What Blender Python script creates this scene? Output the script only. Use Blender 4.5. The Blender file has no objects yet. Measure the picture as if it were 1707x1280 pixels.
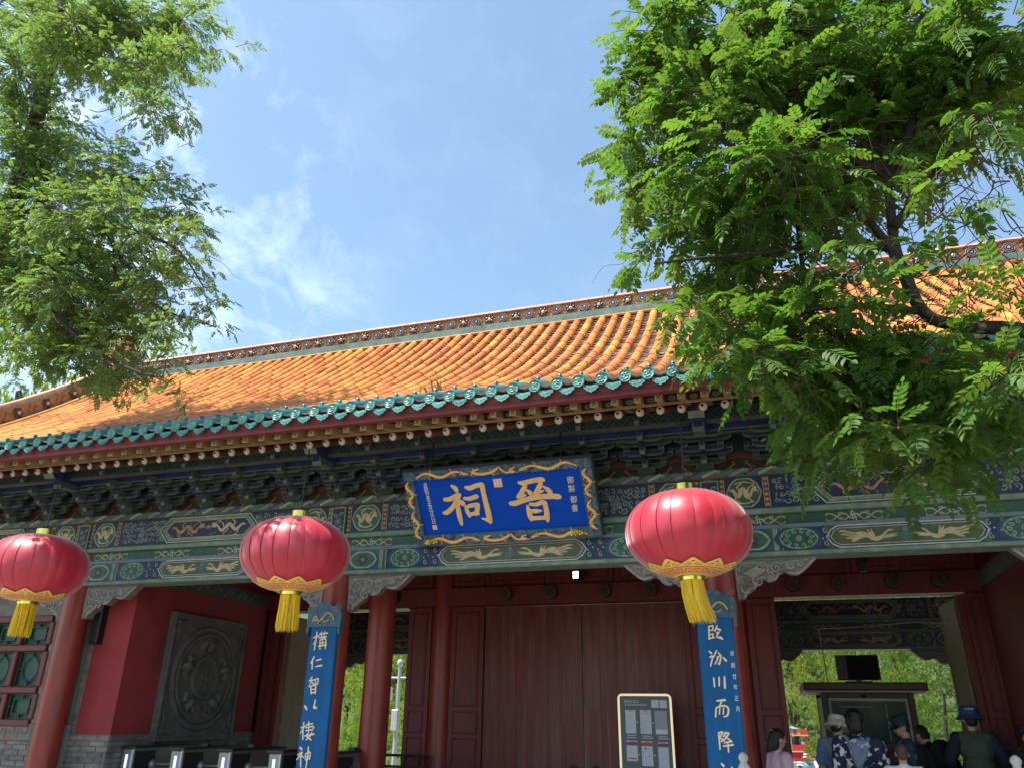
import bpy, bmesh, math, random
import numpy as np
import math
from mathutils import Vector, Matrix, noise, Euler
random.seed(7); np.random.seed(7)
SC = bpy.context.scene
COL = SC.collection
PI = math.pi
R = math.radians

# ------------------------------------------------------------------ camera
F, CX, CY, EYE = 1282.0, 853.5, 640.0, 1.6
up = Vector((894-CX, -2330-CY, F)).normalized()
left = Vector((-3508-CX, 1134-CY, F)).normalized()
left = (left-up*left.dot(up)).normalized()
ax, az = -left, up
ay = az.cross(ax)
CAM = Matrix((ax, ay, az))                  # camera axes (right, down, forward) -> world
def ray(u, v):
    d = CAM @ Vector((u-CX, v-CY, F)); return d/d.y
def at(u, v, Y):                            # the point seen at (u, v) at depth Y
    d = ray(u, v); return Vector((d.x*Y, Y, EYE+d.z*Y))
cd = bpy.data.cameras.new('camera'); cam = bpy.data.objects.new('camera', cd); COL.objects.link(cam)
cr, cdn, cf = CAM@Vector((1,0,0)), CAM@Vector((0,1,0)), CAM@Vector((0,0,1))
m = Matrix((cr, -cdn, -cf)).transposed().to_4x4(); m.translation = (0,0,EYE)
cam.matrix_world = m
cd.sensor_fit = 'HORIZONTAL'; cd.sensor_width = 36; cd.lens = F/1707*36; cd.clip_end = 1000; cd.clip_start = 0.05
SC.camera = cam

# ------------------------------------------------------------------ sky, sun, exposure
SUN_EL, SUN_AZ = R(65), math.atan2(-0.80, -0.60)
SUN_STRENGTH, SKY_STRENGTH, EXPOSURE = 4.4, 0.15, 0.92
W = bpy.data.worlds.new('World'); SC.world = W; W.use_nodes = True
nt = W.node_tree; nt.nodes.clear()
def wn(t, **k):
    n = nt.nodes.new(t)
    for a, b in k.items(): setattr(n, a, b)
    return n
sky = wn('ShaderNodeTexSky', sky_type='NISHITA', sun_disc=False, sun_elevation=SUN_EL, sun_rotation=SUN_AZ % (2*PI),
         air_density=1.0, dust_density=0.9, ozone_density=1.0)
tc = wn('ShaderNodeTexCoord')
mp = wn('ShaderNodeMapping'); mp.inputs['Scale'].default_value = (5.2, 3.8, 6.2); mp.inputs['Location'].default_value = (1.3, 0.4, 0.2)
mp.inputs['Rotation'].default_value = (0.3, 0.5, 0.9)
n1 = wn('ShaderNodeTexNoise'); n1.inputs['Scale'].default_value = 2.3; n1.inputs['Detail'].default_value = 9; n1.inputs['Roughness'].default_value = 0.62; n1.inputs['Distortion'].default_value = 0.35
r1 = wn('ShaderNodeMapRange'); r1.inputs[1].default_value = 0.48; r1.inputs[2].default_value = 0.85; r1.inputs[4].default_value = 0.62
# a bank of thin cloud lies over one half of the sky (towards -X), the rest is clear
dt = wn('ShaderNodeVectorMath', operation='DOT_PRODUCT'); dt.inputs[1].default_value = (-1.0, 0.0, 0.0)
r2 = wn('ShaderNodeMapRange'); r2.inputs[1].default_value = 0.41; r2.inputs[2].default_value = 0.66
r2.inputs[3].default_value = 0.05
mm = wn('ShaderNodeMath', operation='MULTIPLY')
mx = wn('ShaderNodeMix', data_type='RGBA'); mx.inputs['B'].default_value = (9.5, 10.0, 10.8, 1)
bg = wn('ShaderNodeBackground'); bg.inputs['Strength'].default_value = SKY_STRENGTH
wo = wn('ShaderNodeOutputWorld')
L = nt.links.new
L(tc.outputs['Generated'], mp.inputs[0]); L(mp.outputs[0], n1.inputs['Vector']); L(n1.outputs[0], r1.inputs[0])
L(tc.outputs['Generated'], dt.inputs[0]); L(dt.outputs['Value'], r2.inputs[0])
L(r1.outputs[0], mm.inputs[0]); L(r2.outputs[0], mm.inputs[1]); L(mm.outputs[0], mx.inputs['Factor'])
hsv = wn('ShaderNodeHueSaturation'); hsv.inputs['Hue'].default_value = 0.489; hsv.inputs['Saturation'].default_value = 0.97; hsv.inputs['Value'].default_value = 0.98
L(sky.outputs[0], hsv.inputs['Color']); L(hsv.outputs[0], mx.inputs['A']); L(mx.outputs['Result'], bg.inputs['Color']); L(bg.outputs[0], wo.inputs[0])
sl = bpy.data.lights.new('sun', 'SUN'); sl.energy = SUN_STRENGTH; sl.angle = R(0.53); sl.color = (1.0, 0.95, 0.87)
so = bpy.data.objects.new('sun', sl); COL.objects.link(so)
sd = Vector((math.sin(SUN_AZ)*math.cos(SUN_EL), math.cos(SUN_AZ)*math.cos(SUN_EL), math.sin(SUN_EL)))
so.rotation_euler = sd.to_track_quat('Z', 'Y').to_euler(); so.location = sd*60
vs = SC.view_settings; vs.view_transform = 'Standard'; vs.look = 'None'; vs.gamma = 1; vs.use_curve_mapping = False; vs.exposure = EXPOSURE
try:
    SC.cycles.max_bounces = 8; SC.cycles.diffuse_bounces = 5; SC.cycles.transparent_max_bounces = 8
except Exception: pass

# ------------------------------------------------------------------ materials
def mat(name, col, rough=0.6, var=0.25, scale=9.0, bump=0.0, bscale=60.0, metal=0.0, spec=0.5, coat=0.0, sheen=0.0,
        emit=None, col2=None, c2scale=3.0, c2lo=0.5, c2hi=0.7, stretch=None, trans=0.0, perobj=0.0, tint=False):
    m = bpy.data.materials.new(name); m.use_nodes = True
    t = m.node_tree; N = t.nodes; K = t.links.new; N.clear()
    out = N.new('ShaderNodeOutputMaterial'); b = N.new('ShaderNodeBsdfPrincipled')
    geo = N.new('ShaderNodeNewGeometry')
    vec = geo.outputs['Position']
    if stretch:
        mp_ = N.new('ShaderNodeMapping'); mp_.inputs['Scale'].default_value = stretch; K(vec, mp_.inputs[0]); vec = mp_.outputs[0]
    no = N.new('ShaderNodeTexNoise'); no.inputs['Scale'].default_value = scale; no.inputs['Detail'].default_value = 5; no.inputs['Roughness'].default_value = 0.65
    K(vec, no.inputs['Vector'])
    base = N.new('ShaderNodeRGB'); base.outputs[0].default_value = (*col, 1); cur = base.outputs[0]
    if col2:
        n2 = N.new('ShaderNodeTexNoise'); n2.inputs['Scale'].default_value = c2scale; n2.inputs['Detail'].default_value = 6; K(vec, n2.inputs['Vector'])
        mr = N.new('ShaderNodeMapRange'); mr.inputs[1].default_value = c2lo; mr.inputs[2].default_value = c2hi; K(n2.outputs[0], mr.inputs[0])
        mi = N.new('ShaderNodeMix'); mi.data_type = 'RGBA'; mi.inputs['B'].default_value = (*col2, 1)
        K(mr.outputs[0], mi.inputs['Factor']); K(cur, mi.inputs['A']); cur = mi.outputs['Result']
    mr = N.new('ShaderNodeMapRange'); mr.inputs[1].default_value = 0.3; mr.inputs[2].default_value = 0.7
    mr.inputs[3].default_value = 1-var; mr.inputs[4].default_value = 1+var; K(no.outputs[0], mr.inputs[0])
    hs = N.new('ShaderNodeHueSaturation'); K(cur, hs.inputs['Color']); val = mr.outputs[0]
    if perobj or tint:
        oi = N.new('ShaderNodeObjectInfo'); src = oi.outputs['Random']
        if tint:
            at_ = N.new('ShaderNodeAttribute'); at_.attribute_name = 'tint'
            ad = N.new('ShaderNodeMath'); ad.operation = 'ADD'; K(src, ad.inputs[0]); K(at_.outputs['Fac'], ad.inputs[1])
            fr = N.new('ShaderNodeMath'); fr.operation = 'FRACT'; K(ad.outputs[0], fr.inputs[0]); src = fr.outputs[0]
        p = perobj or 0.3
        m2 = N.new('ShaderNodeMapRange'); m2.inputs[3].default_value = 1-p; m2.inputs[4].default_value = 1+p; K(src, m2.inputs[0])
        mu = N.new('ShaderNodeMath'); mu.operation = 'MULTIPLY'; K(val, mu.inputs[0]); K(m2.outputs[0], mu.inputs[1]); val = mu.outputs[0]
        mh = N.new('ShaderNodeMapRange'); mh.inputs[3].default_value = 0.5-0.06*p; mh.inputs[4].default_value = 0.5+0.05*p
        fl = N.new('ShaderNodeMath'); fl.operation = 'MULTIPLY'; fl.inputs[1].default_value = 7.31; K(src, fl.inputs[0])
        ff = N.new('ShaderNodeMath'); ff.operation = 'FRACT'; K(fl.outputs[0], ff.inputs[0]); K(ff.outputs[0], mh.inputs[0]); K(mh.outputs[0], hs.inputs['Hue'])
    K(val, hs.inputs['Value']); K(hs.outputs[0], b.inputs['Base Color'])
    rr = N.new('ShaderNodeMapRange'); rr.inputs[3].default_value = max(0.03, rough-0.1); rr.inputs[4].default_value = min(1, rough+0.12); K(no.outputs[0], rr.inputs[0]); K(rr.outputs[0], b.inputs['Roughness'])
    b.inputs['Metallic'].default_value = metal; b.inputs['Specular IOR Level'].default_value = spec
    b.inputs['Coat Weight'].default_value = coat; b.inputs['Coat Roughness'].default_value = 0.38
    b.inputs['Sheen Weight'].default_value = sheen; b.inputs['Sheen Roughness'].default_value = 0.35
    if emit: b.inputs['Emission Color'].default_value = (*emit[0], 1); b.inputs['Emission Strength'].default_value = emit[1]
    if bump:
        nb = N.new('ShaderNodeTexNoise'); nb.inputs['Scale'].default_value = bscale; nb.inputs['Detail'].default_value = 4; K(vec, nb.inputs['Vector'])
        bu = N.new('ShaderNodeBump'); bu.inputs['Strength'].default_value = bump; bu.inputs['Distance'].default_value = 0.02
        K(nb.outputs[0], bu.inputs['Height']); K(bu.outputs[0], b.inputs['Normal'])
    if trans:
        tr = N.new('ShaderNodeBsdfTranslucent'); K(hs.outputs[0], tr.inputs['Color'])
        ht = N.new('ShaderNodeHueSaturation'); ht.inputs['Saturation'].default_value = 1.15; ht.inputs['Value'].default_value = 1.7; ht.inputs['Hue'].default_value = 0.485
        K(hs.outputs[0], ht.inputs['Color']); K(ht.outputs[0], tr.inputs['Color'])
        mxs = N.new('ShaderNodeMixShader'); mxs.inputs[0].default_value = trans
        K(b.outputs[0], mxs.inputs[1]); K(tr.outputs[0], mxs.inputs[2]); K(mxs.outputs[0], out.inputs[0])
    else: K(b.outputs[0], out.inputs[0])
    return m
M = {}
def mk(name, *a, **k): M[name] = mat(name, *a, **k)
mk('red_lacquer', (0.27,0.038,0.026), 0.36, 0.2, 5, bump=0.1, bscale=25, spec=0.5, col2=(0.20,0.04,0.03), c2scale=3, stretch=(2,2,0.8))
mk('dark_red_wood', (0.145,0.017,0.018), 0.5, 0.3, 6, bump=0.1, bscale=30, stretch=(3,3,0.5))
mk('door_wood', (0.150,0.020,0.020), 0.46, 0.45, 7, col2=(0.175,0.070,0.062), c2scale=2.2, c2lo=0.46, c2hi=0.70, stretch=(5,5,0.35), bump=0.15, bscale=18)
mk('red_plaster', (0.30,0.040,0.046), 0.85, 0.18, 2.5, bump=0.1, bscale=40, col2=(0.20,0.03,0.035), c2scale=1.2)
mk('khaki_wood', (0.26,0.21,0.14), 0.7, 0.25, 4, stretch=(6,6,0.3), bump=0.15, bscale=20)
mk('grey_brick', (0.19,0.18,0.17), 0.85, 0.3, 7, bump=0.3, bscale=50, perobj=0.25, tint=True)
mk('mortar', (0.30,0.29,0.27), 0.9, 0.2, 12)
mk('grey_stone', (0.115,0.112,0.108), 0.7, 0.35, 5, bump=0.35, bscale=40, col2=(0.155,0.15,0.145), c2scale=6)
mk('white_marble', (0.50,0.49,0.45), 0.55, 0.15, 6, bump=0.15)
mk('courtyard_stone', (0.38,0.35,0.30), 0.85, 0.2, 3, bump=0.2)
mk('leaf_wood', (0.11,0.165,0.05), 0.7, 0.4, 0.6, spec=0.1, trans=0.3)
mk('leaf_pine', (0.105,0.185,0.036), 0.6, 0.4, 1.4, spec=0.2, trans=0.42, perobj=0.2)
mk('paving', (0.25,0.215,0.175), 0.85, 0.2, 3, bump=0.2)
mk('light_green', (0.15,0.235,0.18), 0.55, 0.28, 8, col2=(0.22,0.265,0.21), c2scale=4)
mk('deep_green', (0.022,0.082,0.046), 0.45, 0.3, 8)
mk('panel_green', (0.05,0.095,0.045), 0.5, 0.3, 8)
mk('paint_blue', (0.020,0.042,0.15), 0.5, 0.3, 9)
mk('navy', (0.014,0.018,0.062), 0.5, 0.35, 9)
mk('slate_blue', (0.13,0.18,0.21), 0.55, 0.25, 9)
mk('pale_line', (0.50,0.52,0.45), 0.55, 0.25, 14)
mk('sage_line', (0.24,0.36,0.25), 0.55, 0.3, 14)
mk('gold', (0.47,0.37,0.185), 0.42, 0.25, 16, metal=0.0, spec=0.7)
mk('gold_metal', (0.80,0.62,0.12), 0.18, 0.1, 6, metal=0.9)
mk('dark_brown', (0.05,0.028,0.018), 0.6, 0.35, 7)
mk('panel_brown', (0.062,0.036,0.022), 0.6, 0.35, 6)
mk('orange_brown', (0.17,0.075,0.028), 0.6, 0.35, 6)
mk('ochre', (0.34,0.23,0.10), 0.6, 0.3, 10)
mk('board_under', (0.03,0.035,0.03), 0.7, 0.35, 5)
mk('beam_grey', (0.085,0.092,0.08), 0.65, 0.3, 8)
mk('bracket_blue', (0.016,0.026,0.085), 0.5, 0.35, 9)
mk('bracket_green', (0.020,0.052,0.040), 0.5, 0.35, 9)
mk('bracket_edge', (0.105,0.145,0.12), 0.55, 0.3, 14)
mk('carved_grey', (0.17,0.165,0.145), 0.65, 0.3, 12, bump=0.2, col2=(0.22,0.12,0.10), c2scale=7, c2lo=0.52, c2hi=0.66)
mk('carved_pale', (0.27,0.28,0.26), 0.6, 0.25, 14, bump=0.1)
mk('carved_red', (0.17,0.09,0.075), 0.65, 0.25, 12)
mk('tile_orange', (0.56,0.215,0.042), 0.55, 0.26, 5, spec=0.25, bump=0.08, bscale=30, perobj=0.24, tint=True, col2=(0.56,0.17,0.055), c2scale=2.6, c2lo=0.52, c2hi=0.82)
mk('pan_tile', (0.56,0.38,0.30), 0.5, 0.3, 6, perobj=0.3, tint=True, col2=(0.40,0.37,0.36), c2scale=4, c2lo=0.4, c2hi=0.7)
mk('mortar_pink', (0.62,0.40,0.28), 0.8, 0.25, 9, bump=0.2)
mk('ridge_pink', (0.60,0.28,0.19), 0.5, 0.28, 6, bump=0.1)
mk('ridge_orange', (0.42,0.225,0.10), 0.6, 0.3, 9, bump=0.2)
mk('ridge_green', (0.13,0.20,0.165), 0.4, 0.35, 5)
mk('glaze_lilac', (0.24,0.21,0.24), 0.35, 0.3, 12)
mk('glaze_dark', (0.055,0.05,0.07), 0.3, 0.4, 12, col2=(0.16,0.12,0.12), c2scale=9)
mk('glaze_cream', (0.62,0.50,0.34), 0.35, 0.3, 12)
mk('teal_glaze', (0.026,0.185,0.165), 0.3, 0.35, 8, spec=0.5, perobj=0.22, col2=(0.05,0.21,0.26), c2scale=3)
mk('teal_pale', (0.13,0.33,0.295), 0.35, 0.35, 14, spec=0.5)
mk('teal_dark', (0.012,0.10,0.10), 0.45, 0.3, 14, spec=0.25)
mk('fascia_red', (0.185,0.03,0.03), 0.6, 0.28, 5, bump=0.1)
mk('rafter_white', (0.55,0.53,0.46), 0.6, 0.2, 14)
mk('rafter_gold', (0.34,0.24,0.11), 0.6, 0.5, 18)
mk('black', (0.01,0.01,0.011), 0.4, 0.2, 8)
mk('plaque_blue', (0.0,0.062,0.48), 0.6, 0.14, 5, spec=0.15, stretch=(0.6,2,2), bump=0.04)
mk('plaque_gold', (0.82,0.50,0.17), 0.48, 0.16, 14)
mk('plaque_cream', (0.86,0.76,0.56), 0.5, 0.1, 8)
mk('carve_light', (0.06,0.19,0.26), 0.5, 0.3, 14)
mk('carve_teal', (0.03,0.12,0.20), 0.5, 0.35, 14)
mk('seal_red', (0.50,0.16,0.15), 0.6, 0.2, 30)
mk('couplet_blue', (0.002,0.098,0.28), 0.55, 0.2, 4, spec=0.25, stretch=(3,3,0.6), bump=0.06)
mk('lantern_red', (0.58,0.016,0.050), 0.46, 0.12, 3, spec=0.8, coat=0.45, sheen=1.0, bump=0.07, bscale=14, trans=0.18)
mk('lantern_gold', (0.95,0.72,0.17), 0.42, 0.08, 10, spec=0.6)
mk('tassel', (0.78,0.54,0.015), 0.6, 0.15, 30, sheen=0.3)
mk('window_green', (0.018,0.075,0.048), 0.5, 0.25, 6)
mk('window_red', (0.14,0.024,0.022), 0.5, 0.2, 6)
mk('window_glass', (0.02,0.035,0.035), 0.08, 0.3, 2, spec=0.6)
mk('steel', (0.27,0.27,0.265), 0.42, 0.1, 10, metal=0.6)
mk('steel_dark', (0.018,0.019,0.021), 0.45, 0.2, 6)
mk('panel_olive', (0.20,0.20,0.165), 0.4, 0.15, 4)
mk('led_blue', (0.1,0.2,0.8), 0.4, 0, emit=((0.25,0.40,1.0), 2.2))
mk('led_white', (0.8,0.8,0.8), 0.4, 0, emit=((0.95,1.0,1.0), 6.0))
mk('poster_grey', (0.115,0.145,0.15), 0.5, 0.05, 3)
mk('poster_frame', (0.86,0.72,0.50), 0.5, 0.04, 3, emit=((1.0,0.80,0.50), 0.35))
mk('screen_white', (0.62,0.66,0.74), 0.4, 0.08, 20)
mk('screen_grey', (0.36,0.40,0.45), 0.4, 0.06, 20)
mk('print_grey', (0.33,0.34,0.37), 0.5, 0.2, 40)
mk('print_white', (0.75,0.75,0.75), 0.5, 0.05, 20)
mk('print_red', (0.55,0.05,0.07), 0.5, 0.1, 20)
mk('print_maroon', (0.22,0.08,0.10), 0.5, 0.1, 20)
mk('print_pink', (0.72,0.50,0.62), 0.5, 0.1, 20)
mk('booth_wood', (0.085,0.042,0.026), 0.5, 0.3, 6, stretch=(1,1,0.4), bump=0.1)
mk('booth_pale', (0.46,0.42,0.40), 0.6, 0.15, 5)
mk('booth_green', (0.02,0.06,0.045), 0.4, 0.2, 4)
mk('booth_glass', (0.018,0.045,0.028), 0.3, 0.4, 2.2, spec=0.2, col2=(0.05,0.10,0.055), c2scale=3)
mk('screen_black', (0.004,0.004,0.005), 0.5, 0.1, 3, spec=0.1)
mk('bark', (0.032,0.023,0.018), 0.85, 0.4, 9, bump=0.6, bscale=35, stretch=(2,2,0.6))
mk('twig', (0.10,0.065,0.04), 0.8, 0.3, 20)
mk('leaf_right', (0.080,0.160,0.034), 0.5, 0.34, 2.2, spec=0.3, trans=0.5, perobj=0.26, tint=True)
mk('leaf_left', (0.130,0.215,0.060), 0.45, 0.3, 2.0, spec=0.4, trans=0.48, perobj=0.2, tint=True)
mk('leaf_far', (0.215,0.285,0.055), 0.6, 0.4, 1.4, spec=0.2, trans=0.45, perobj=0.25)
mk('hill_green', (0.05,0.08,0.02), 0.9, 0.4, 2, bump=0.4)
mk('skin', (0.50,0.29,0.20), 0.5, 0.1, 12, spec=0.4)
mk('hair', (0.012,0.010,0.010), 0.4, 0.3, 40, bump=0.5, bscale=120)
mk('crop_hair', (0.085,0.055,0.04), 0.6, 0.3, 60, bump=0.3, bscale=200)
mk('eye', (0.01,0.008,0.007), 0.2, 0.1)
mk('lip', (0.34,0.13,0.11), 0.5, 0.1)
mk('pink_cloth', (0.62,0.42,0.52), 0.85, 0.1, 8, bump=0.15, bscale=14)
mk('blue_cloth', (0.13,0.22,0.38), 0.8, 0.15, 8, bump=0.2, bscale=16)
mk('cream_cloth', (0.58,0.52,0.42), 0.8, 0.12, 9, bump=0.2, bscale=16)
mk('navy_cloth', (0.012,0.016,0.035), 0.8, 0.2, 8, bump=0.2, bscale=16)
mk('floral_cloth', (0.010,0.014,0.045), 0.75, 0.2, 9, bump=0.2, bscale=14, col2=(0.60,0.62,0.70), c2scale=15, c2lo=0.545, c2hi=0.565)
mk('hood_cloth', (0.15,0.19,0.28), 0.75, 0.25, 7, bump=0.2, bscale=14, col2=(0.55,0.58,0.66), c2scale=12, c2lo=0.58, c2hi=0.64)
mk('guard_cloth', (0.014,0.032,0.048), 0.75, 0.2, 8, bump=0.15, bscale=14)
mk('olive_cloth', (0.065,0.075,0.055), 0.8, 0.2, 8, bump=0.2, bscale=14)
mk('hat_blue', (0.02,0.05,0.14), 0.8, 0.2, 10, bump=0.15)
mk('white_cloth', (0.68,0.72,0.78), 0.8, 0.08, 8, bump=0.15, bscale=14)
mk('grey_cloth', (0.12,0.12,0.13), 0.8, 0.2, 8, bump=0.2, bscale=14)
mk('black_cloth', (0.012,0.012,0.014), 0.8, 0.2, 8, bump=0.2, bscale=14)
mk('banner_red', (0.42,0.02,0.025), 0.7, 0.12, 4)
mk('tent_blue', (0.14,0.28,0.60), 0.7, 0.15, 3)
mk('lit_lintel_edge', (0.62,0.56,0.46), 0.6, 0.2, 6)
mk('pole_grey', (0.42,0.43,0.43), 0.45, 0.1, 5, metal=0.3)
mk('weed', (0.20,0.20,0.05), 0.8, 0.3, 12)
mk('sweater_black', (0.02,0.02,0.022), 0.5, 0.1)

# ------------------------------------------------------------------ mesh builder
def catmull(pts, n=6):
    pts = [tuple(p) for p in pts]; out = []
    if len(pts) < 3: return pts
    P = [pts[0]]+pts+[pts[-1]]
    for i in range(1, len(P)-2):
        a, b, c, d = P[i-1], P[i], P[i+1], P[i+2]
        for k in range(n):
            t = k/n
            out.append(tuple(0.5*((2*b[j])+(-a[j]+c[j])*t+(2*a[j]-5*b[j]+4*c[j]-d[j])*t*t+(-a[j]+3*b[j]-3*c[j]+d[j])*t**3) for j in range(len(b))))
    out.append(pts[-1]); return out
class MB:
    def __init__(s): s.v, s.f, s.m, s.T, s.k = [], [], [], None, 0
    def lift(s): s.k += 1; return 4.5e-5*(s.k%19)         # strokes that cross never share a plane
    def add(s, vs, fs, mi=0):
        o = len(s.v)
        if s.T is not None: vs = [s.T @ Vector(p) for p in vs]
        s.v += [tuple(p) for p in vs]; s.f += [tuple(i+o for i in q) for q in fs]; s.m += [mi]*len(fs)
    def box(s, a, b, mi=0):
        x0,y0,z0 = a; x1,y1,z1 = b
        s.add([(x0,y0,z0),(x1,y0,z0),(x1,y1,z0),(x0,y1,z0),(x0,y0,z1),(x1,y0,z1),(x1,y1,z1),(x0,y1,z1)],
              [(0,3,2,1),(4,5,6,7),(0,1,5,4),(1,2,6,5),(2,3,7,6),(3,0,4,7)], mi)
    def hexa(s, p, mi=0): s.add(p, [(0,3,2,1),(4,5,6,7),(0,1,5,4),(1,2,6,5),(2,3,7,6),(3,0,4,7)], mi)
    def bev(s, a, b, c=0.01, mi=0):            # box with its front (-Y) edges chamfered
        x0,y0,z0 = a; x1,y1,z1 = b
        s.add([(x0,y0+c,z0),(x1,y0+c,z0),(x1,y0+c,z1),(x0,y0+c,z1),(x0+c,y0,z0+c),(x1-c,y0,z0+c),(x1-c,y0,z1-c),(x0+c,y0,z1-c),
               (x0,y1,z0),(x1,y1,z0),(x1,y1,z1),(x0,y1,z1)],
              [(4,5,6,7),(0,1,5,4),(1,2,6,5),(2,3,7,6),(3,0,4,7),(0,8,9,1),(1,9,10,2),(2,10,11,3),(3,11,8,0),(8,11,10,9)], mi)
    def prism(s, poly, y0, y1, mi=0):
        n = len(poly)
        s.add([(x,y0,z) for x,z in poly]+[(x,y1,z) for x,z in poly],
              [tuple(range(n)), tuple(range(2*n-1,n-1,-1))]+[(i,i+n,(i+1)%n+n,(i+1)%n) for i in range(n)], mi)
    def tube(s, pts, r, seg=8, mi=0, caps=True):
        pts = [Vector(p) for p in pts]; n = len(pts)
        rs = r if isinstance(r, (list, tuple)) else [r]*n
        vs, fs = [], []; prev = None
        for i, p in enumerate(pts):
            t = (pts[min(i+1,n-1)]-pts[max(i-1,0)])
            t = t.normalized() if t.length > 1e-9 else Vector((0,0,1))
            if prev is None: a = t.orthogonal().normalized()
            else:
                a = prev-t*prev.dot(t); a = a.normalized() if a.length > 1e-6 else t.orthogonal().normalized()
            prev = a; b = t.cross(a)
            for k in range(seg):
                q = 2*PI*k/seg; vs.append(p+(a*math.cos(q)+b*math.sin(q))*rs[i])
        for i in range(n-1):
            for k in range(seg):
                fs.append((i*seg+k, i*seg+(k+1)%seg, (i+1)*seg+(k+1)%seg, (i+1)*seg+k))
        if caps: fs += [tuple(range(seg-1,-1,-1)), tuple(range((n-1)*seg, n*seg))]
        s.add(vs, fs, mi)
    def lathe(s, prof, c=(0,0,0), seg=20, mi=0, axis='Z'):
        vs, fs = [], []; n = len(prof)
        for r, z in prof:
            for k in range(seg):
                q = 2*PI*k/seg; x, y = r*math.cos(q), r*math.sin(q)
                p = (x,y,z) if axis == 'Z' else ((x,z,-y) if axis == 'Y' else (z,x,y))
                vs.append((p[0]+c[0],p[1]+c[1],p[2]+c[2]))
        for i in range(n-1):
            for k in range(seg):
                fs.append((i*seg+k, i*seg+(k+1)%seg, (i+1)*seg+(k+1)%seg, (i+1)*seg+k))
        fs += [tuple(range(seg-1,-1,-1)), tuple(range((n-1)*seg, n*seg))]
        s.add(vs, fs, mi)
    def ball(s, c, r, seg=12, rings=8, mi=0, rot=None):
        r = (r,r,r) if isinstance(r,(int,float)) else r
        vs, fs = [], []
        for i in range(rings+1):
            th = PI*i/rings
            for k in range(seg):
                q = 2*PI*k/seg
                p = Vector((r[0]*math.sin(th)*math.cos(q), r[1]*math.sin(th)*math.sin(q), r[2]*math.cos(th)))
                if rot is not None: p = rot @ p
                vs.append(p+Vector(c))
        for i in range(rings):
            for k in range(seg): fs.append((i*seg+k, (i+1)*seg+k, (i+1)*seg+(k+1)%seg, i*seg+(k+1)%seg))
        s.add(vs, fs, mi)
    def ribbon(s, pts, y, mi=0, n=5, close=True, thick=0.0):   # flat painted stroke (x, z, width) in a plane facing -Y
        pts = catmull(pts, n) if len(pts) > 2 else pts; y -= s.lift()
        vs, fs = [], []; N = len(pts)
        for i, p in enumerate(pts):
            a, b = pts[max(i-1,0)], pts[min(i+1,N-1)]
            dx, dz = b[0]-a[0], b[1]-a[1]; l = math.hypot(dx,dz) or 1
            nx, nz = -dz/l*p[2]/2, dx/l*p[2]/2
            vs += [(p[0]+nx,y,p[1]+nz),(p[0]-nx,y,p[1]-nz)]
        for i in range(N-1): fs.append((2*i,2*i+1,2*i+3,2*i+2))
        s.add(vs, fs, mi)
    def disc(s, cx, cz, r, y, mi=0, seg=14, rz=None):
        rz = rz or r; y -= s.lift()
        s.add([(cx+r*math.cos(2*PI*k/seg), y, cz+rz*math.sin(2*PI*k/seg)) for k in range(seg)], [tuple(range(seg))], mi)
    def quad(s, x0, x1, z0, z1, y, mi=0): s.add([(x0,y,z0),(x1,y,z0),(x1,y,z1),(x0,y,z1)], [(0,1,2,3)], mi)
    def poly(s, pts, y, mi=0): y -= s.lift(); s.add([(x,y,z) for x,z in pts], [tuple(range(len(pts)))], mi)
    def mesh(s, name, mats, smooth=False):
        me = bpy.data.meshes.new(name); me.from_pydata(s.v, [], s.f)
        for q in mats: me.materials.append(M[q])
        me.polygons.foreach_set('material_index', s.m)
        if smooth:
            me.polygons.foreach_set('use_smooth', [True]*len(me.polygons))
            if smooth != 'all':
                try: me.set_sharp_from_angle(angle=R(38))
                except Exception: pass
        me.update(); return me
    def build(s, name, mats, parent=None, smooth=False, local=False):
        if isinstance(mats, str): mats = [mats]
        return link(name, s.mesh(name, mats, smooth), parent, local=local)
WMAT = {}
def wm(o): return WMAT.get(o.name, Matrix.Identity(4))
def link(name, me, parent=None, loc=None, rot=None, scale=None, local=False):
    o = bpy.data.objects.new(name, me); COL.objects.link(o)
    if loc is not None: o.location = loc
    if rot is not None: o.rotation_euler = rot
    if scale is not None: o.scale = scale
    mw = Matrix.LocRotScale(o.location, o.rotation_euler, o.scale)
    if parent is not None:
        o.parent = parent
        if not local: o.matrix_parent_inverse = wm(parent).inverted()
        else: mw = wm(parent) @ mw
    WMAT[o.name] = mw
    return o
def tag(o, label=None, cat=None, group=None, kind=None):
    if label: o['label'] = label
    if cat: o['category'] = cat
    if group: o['group'] = group
    if kind: o['kind'] = kind
    return o
def thing(name, label, cat, loc=(0,0,0), rotz=0, group=None):
    o = bpy.data.objects.new(name, None); COL.objects.link(o); o.location = loc; o.rotation_euler = (0,0,rotz); o.empty_display_size = 0.2
    WMAT[o.name] = Matrix.LocRotScale(Vector(loc), Euler((0,0,rotz)), Vector((1,1,1)))
    return tag(o, label, cat, group)
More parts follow.
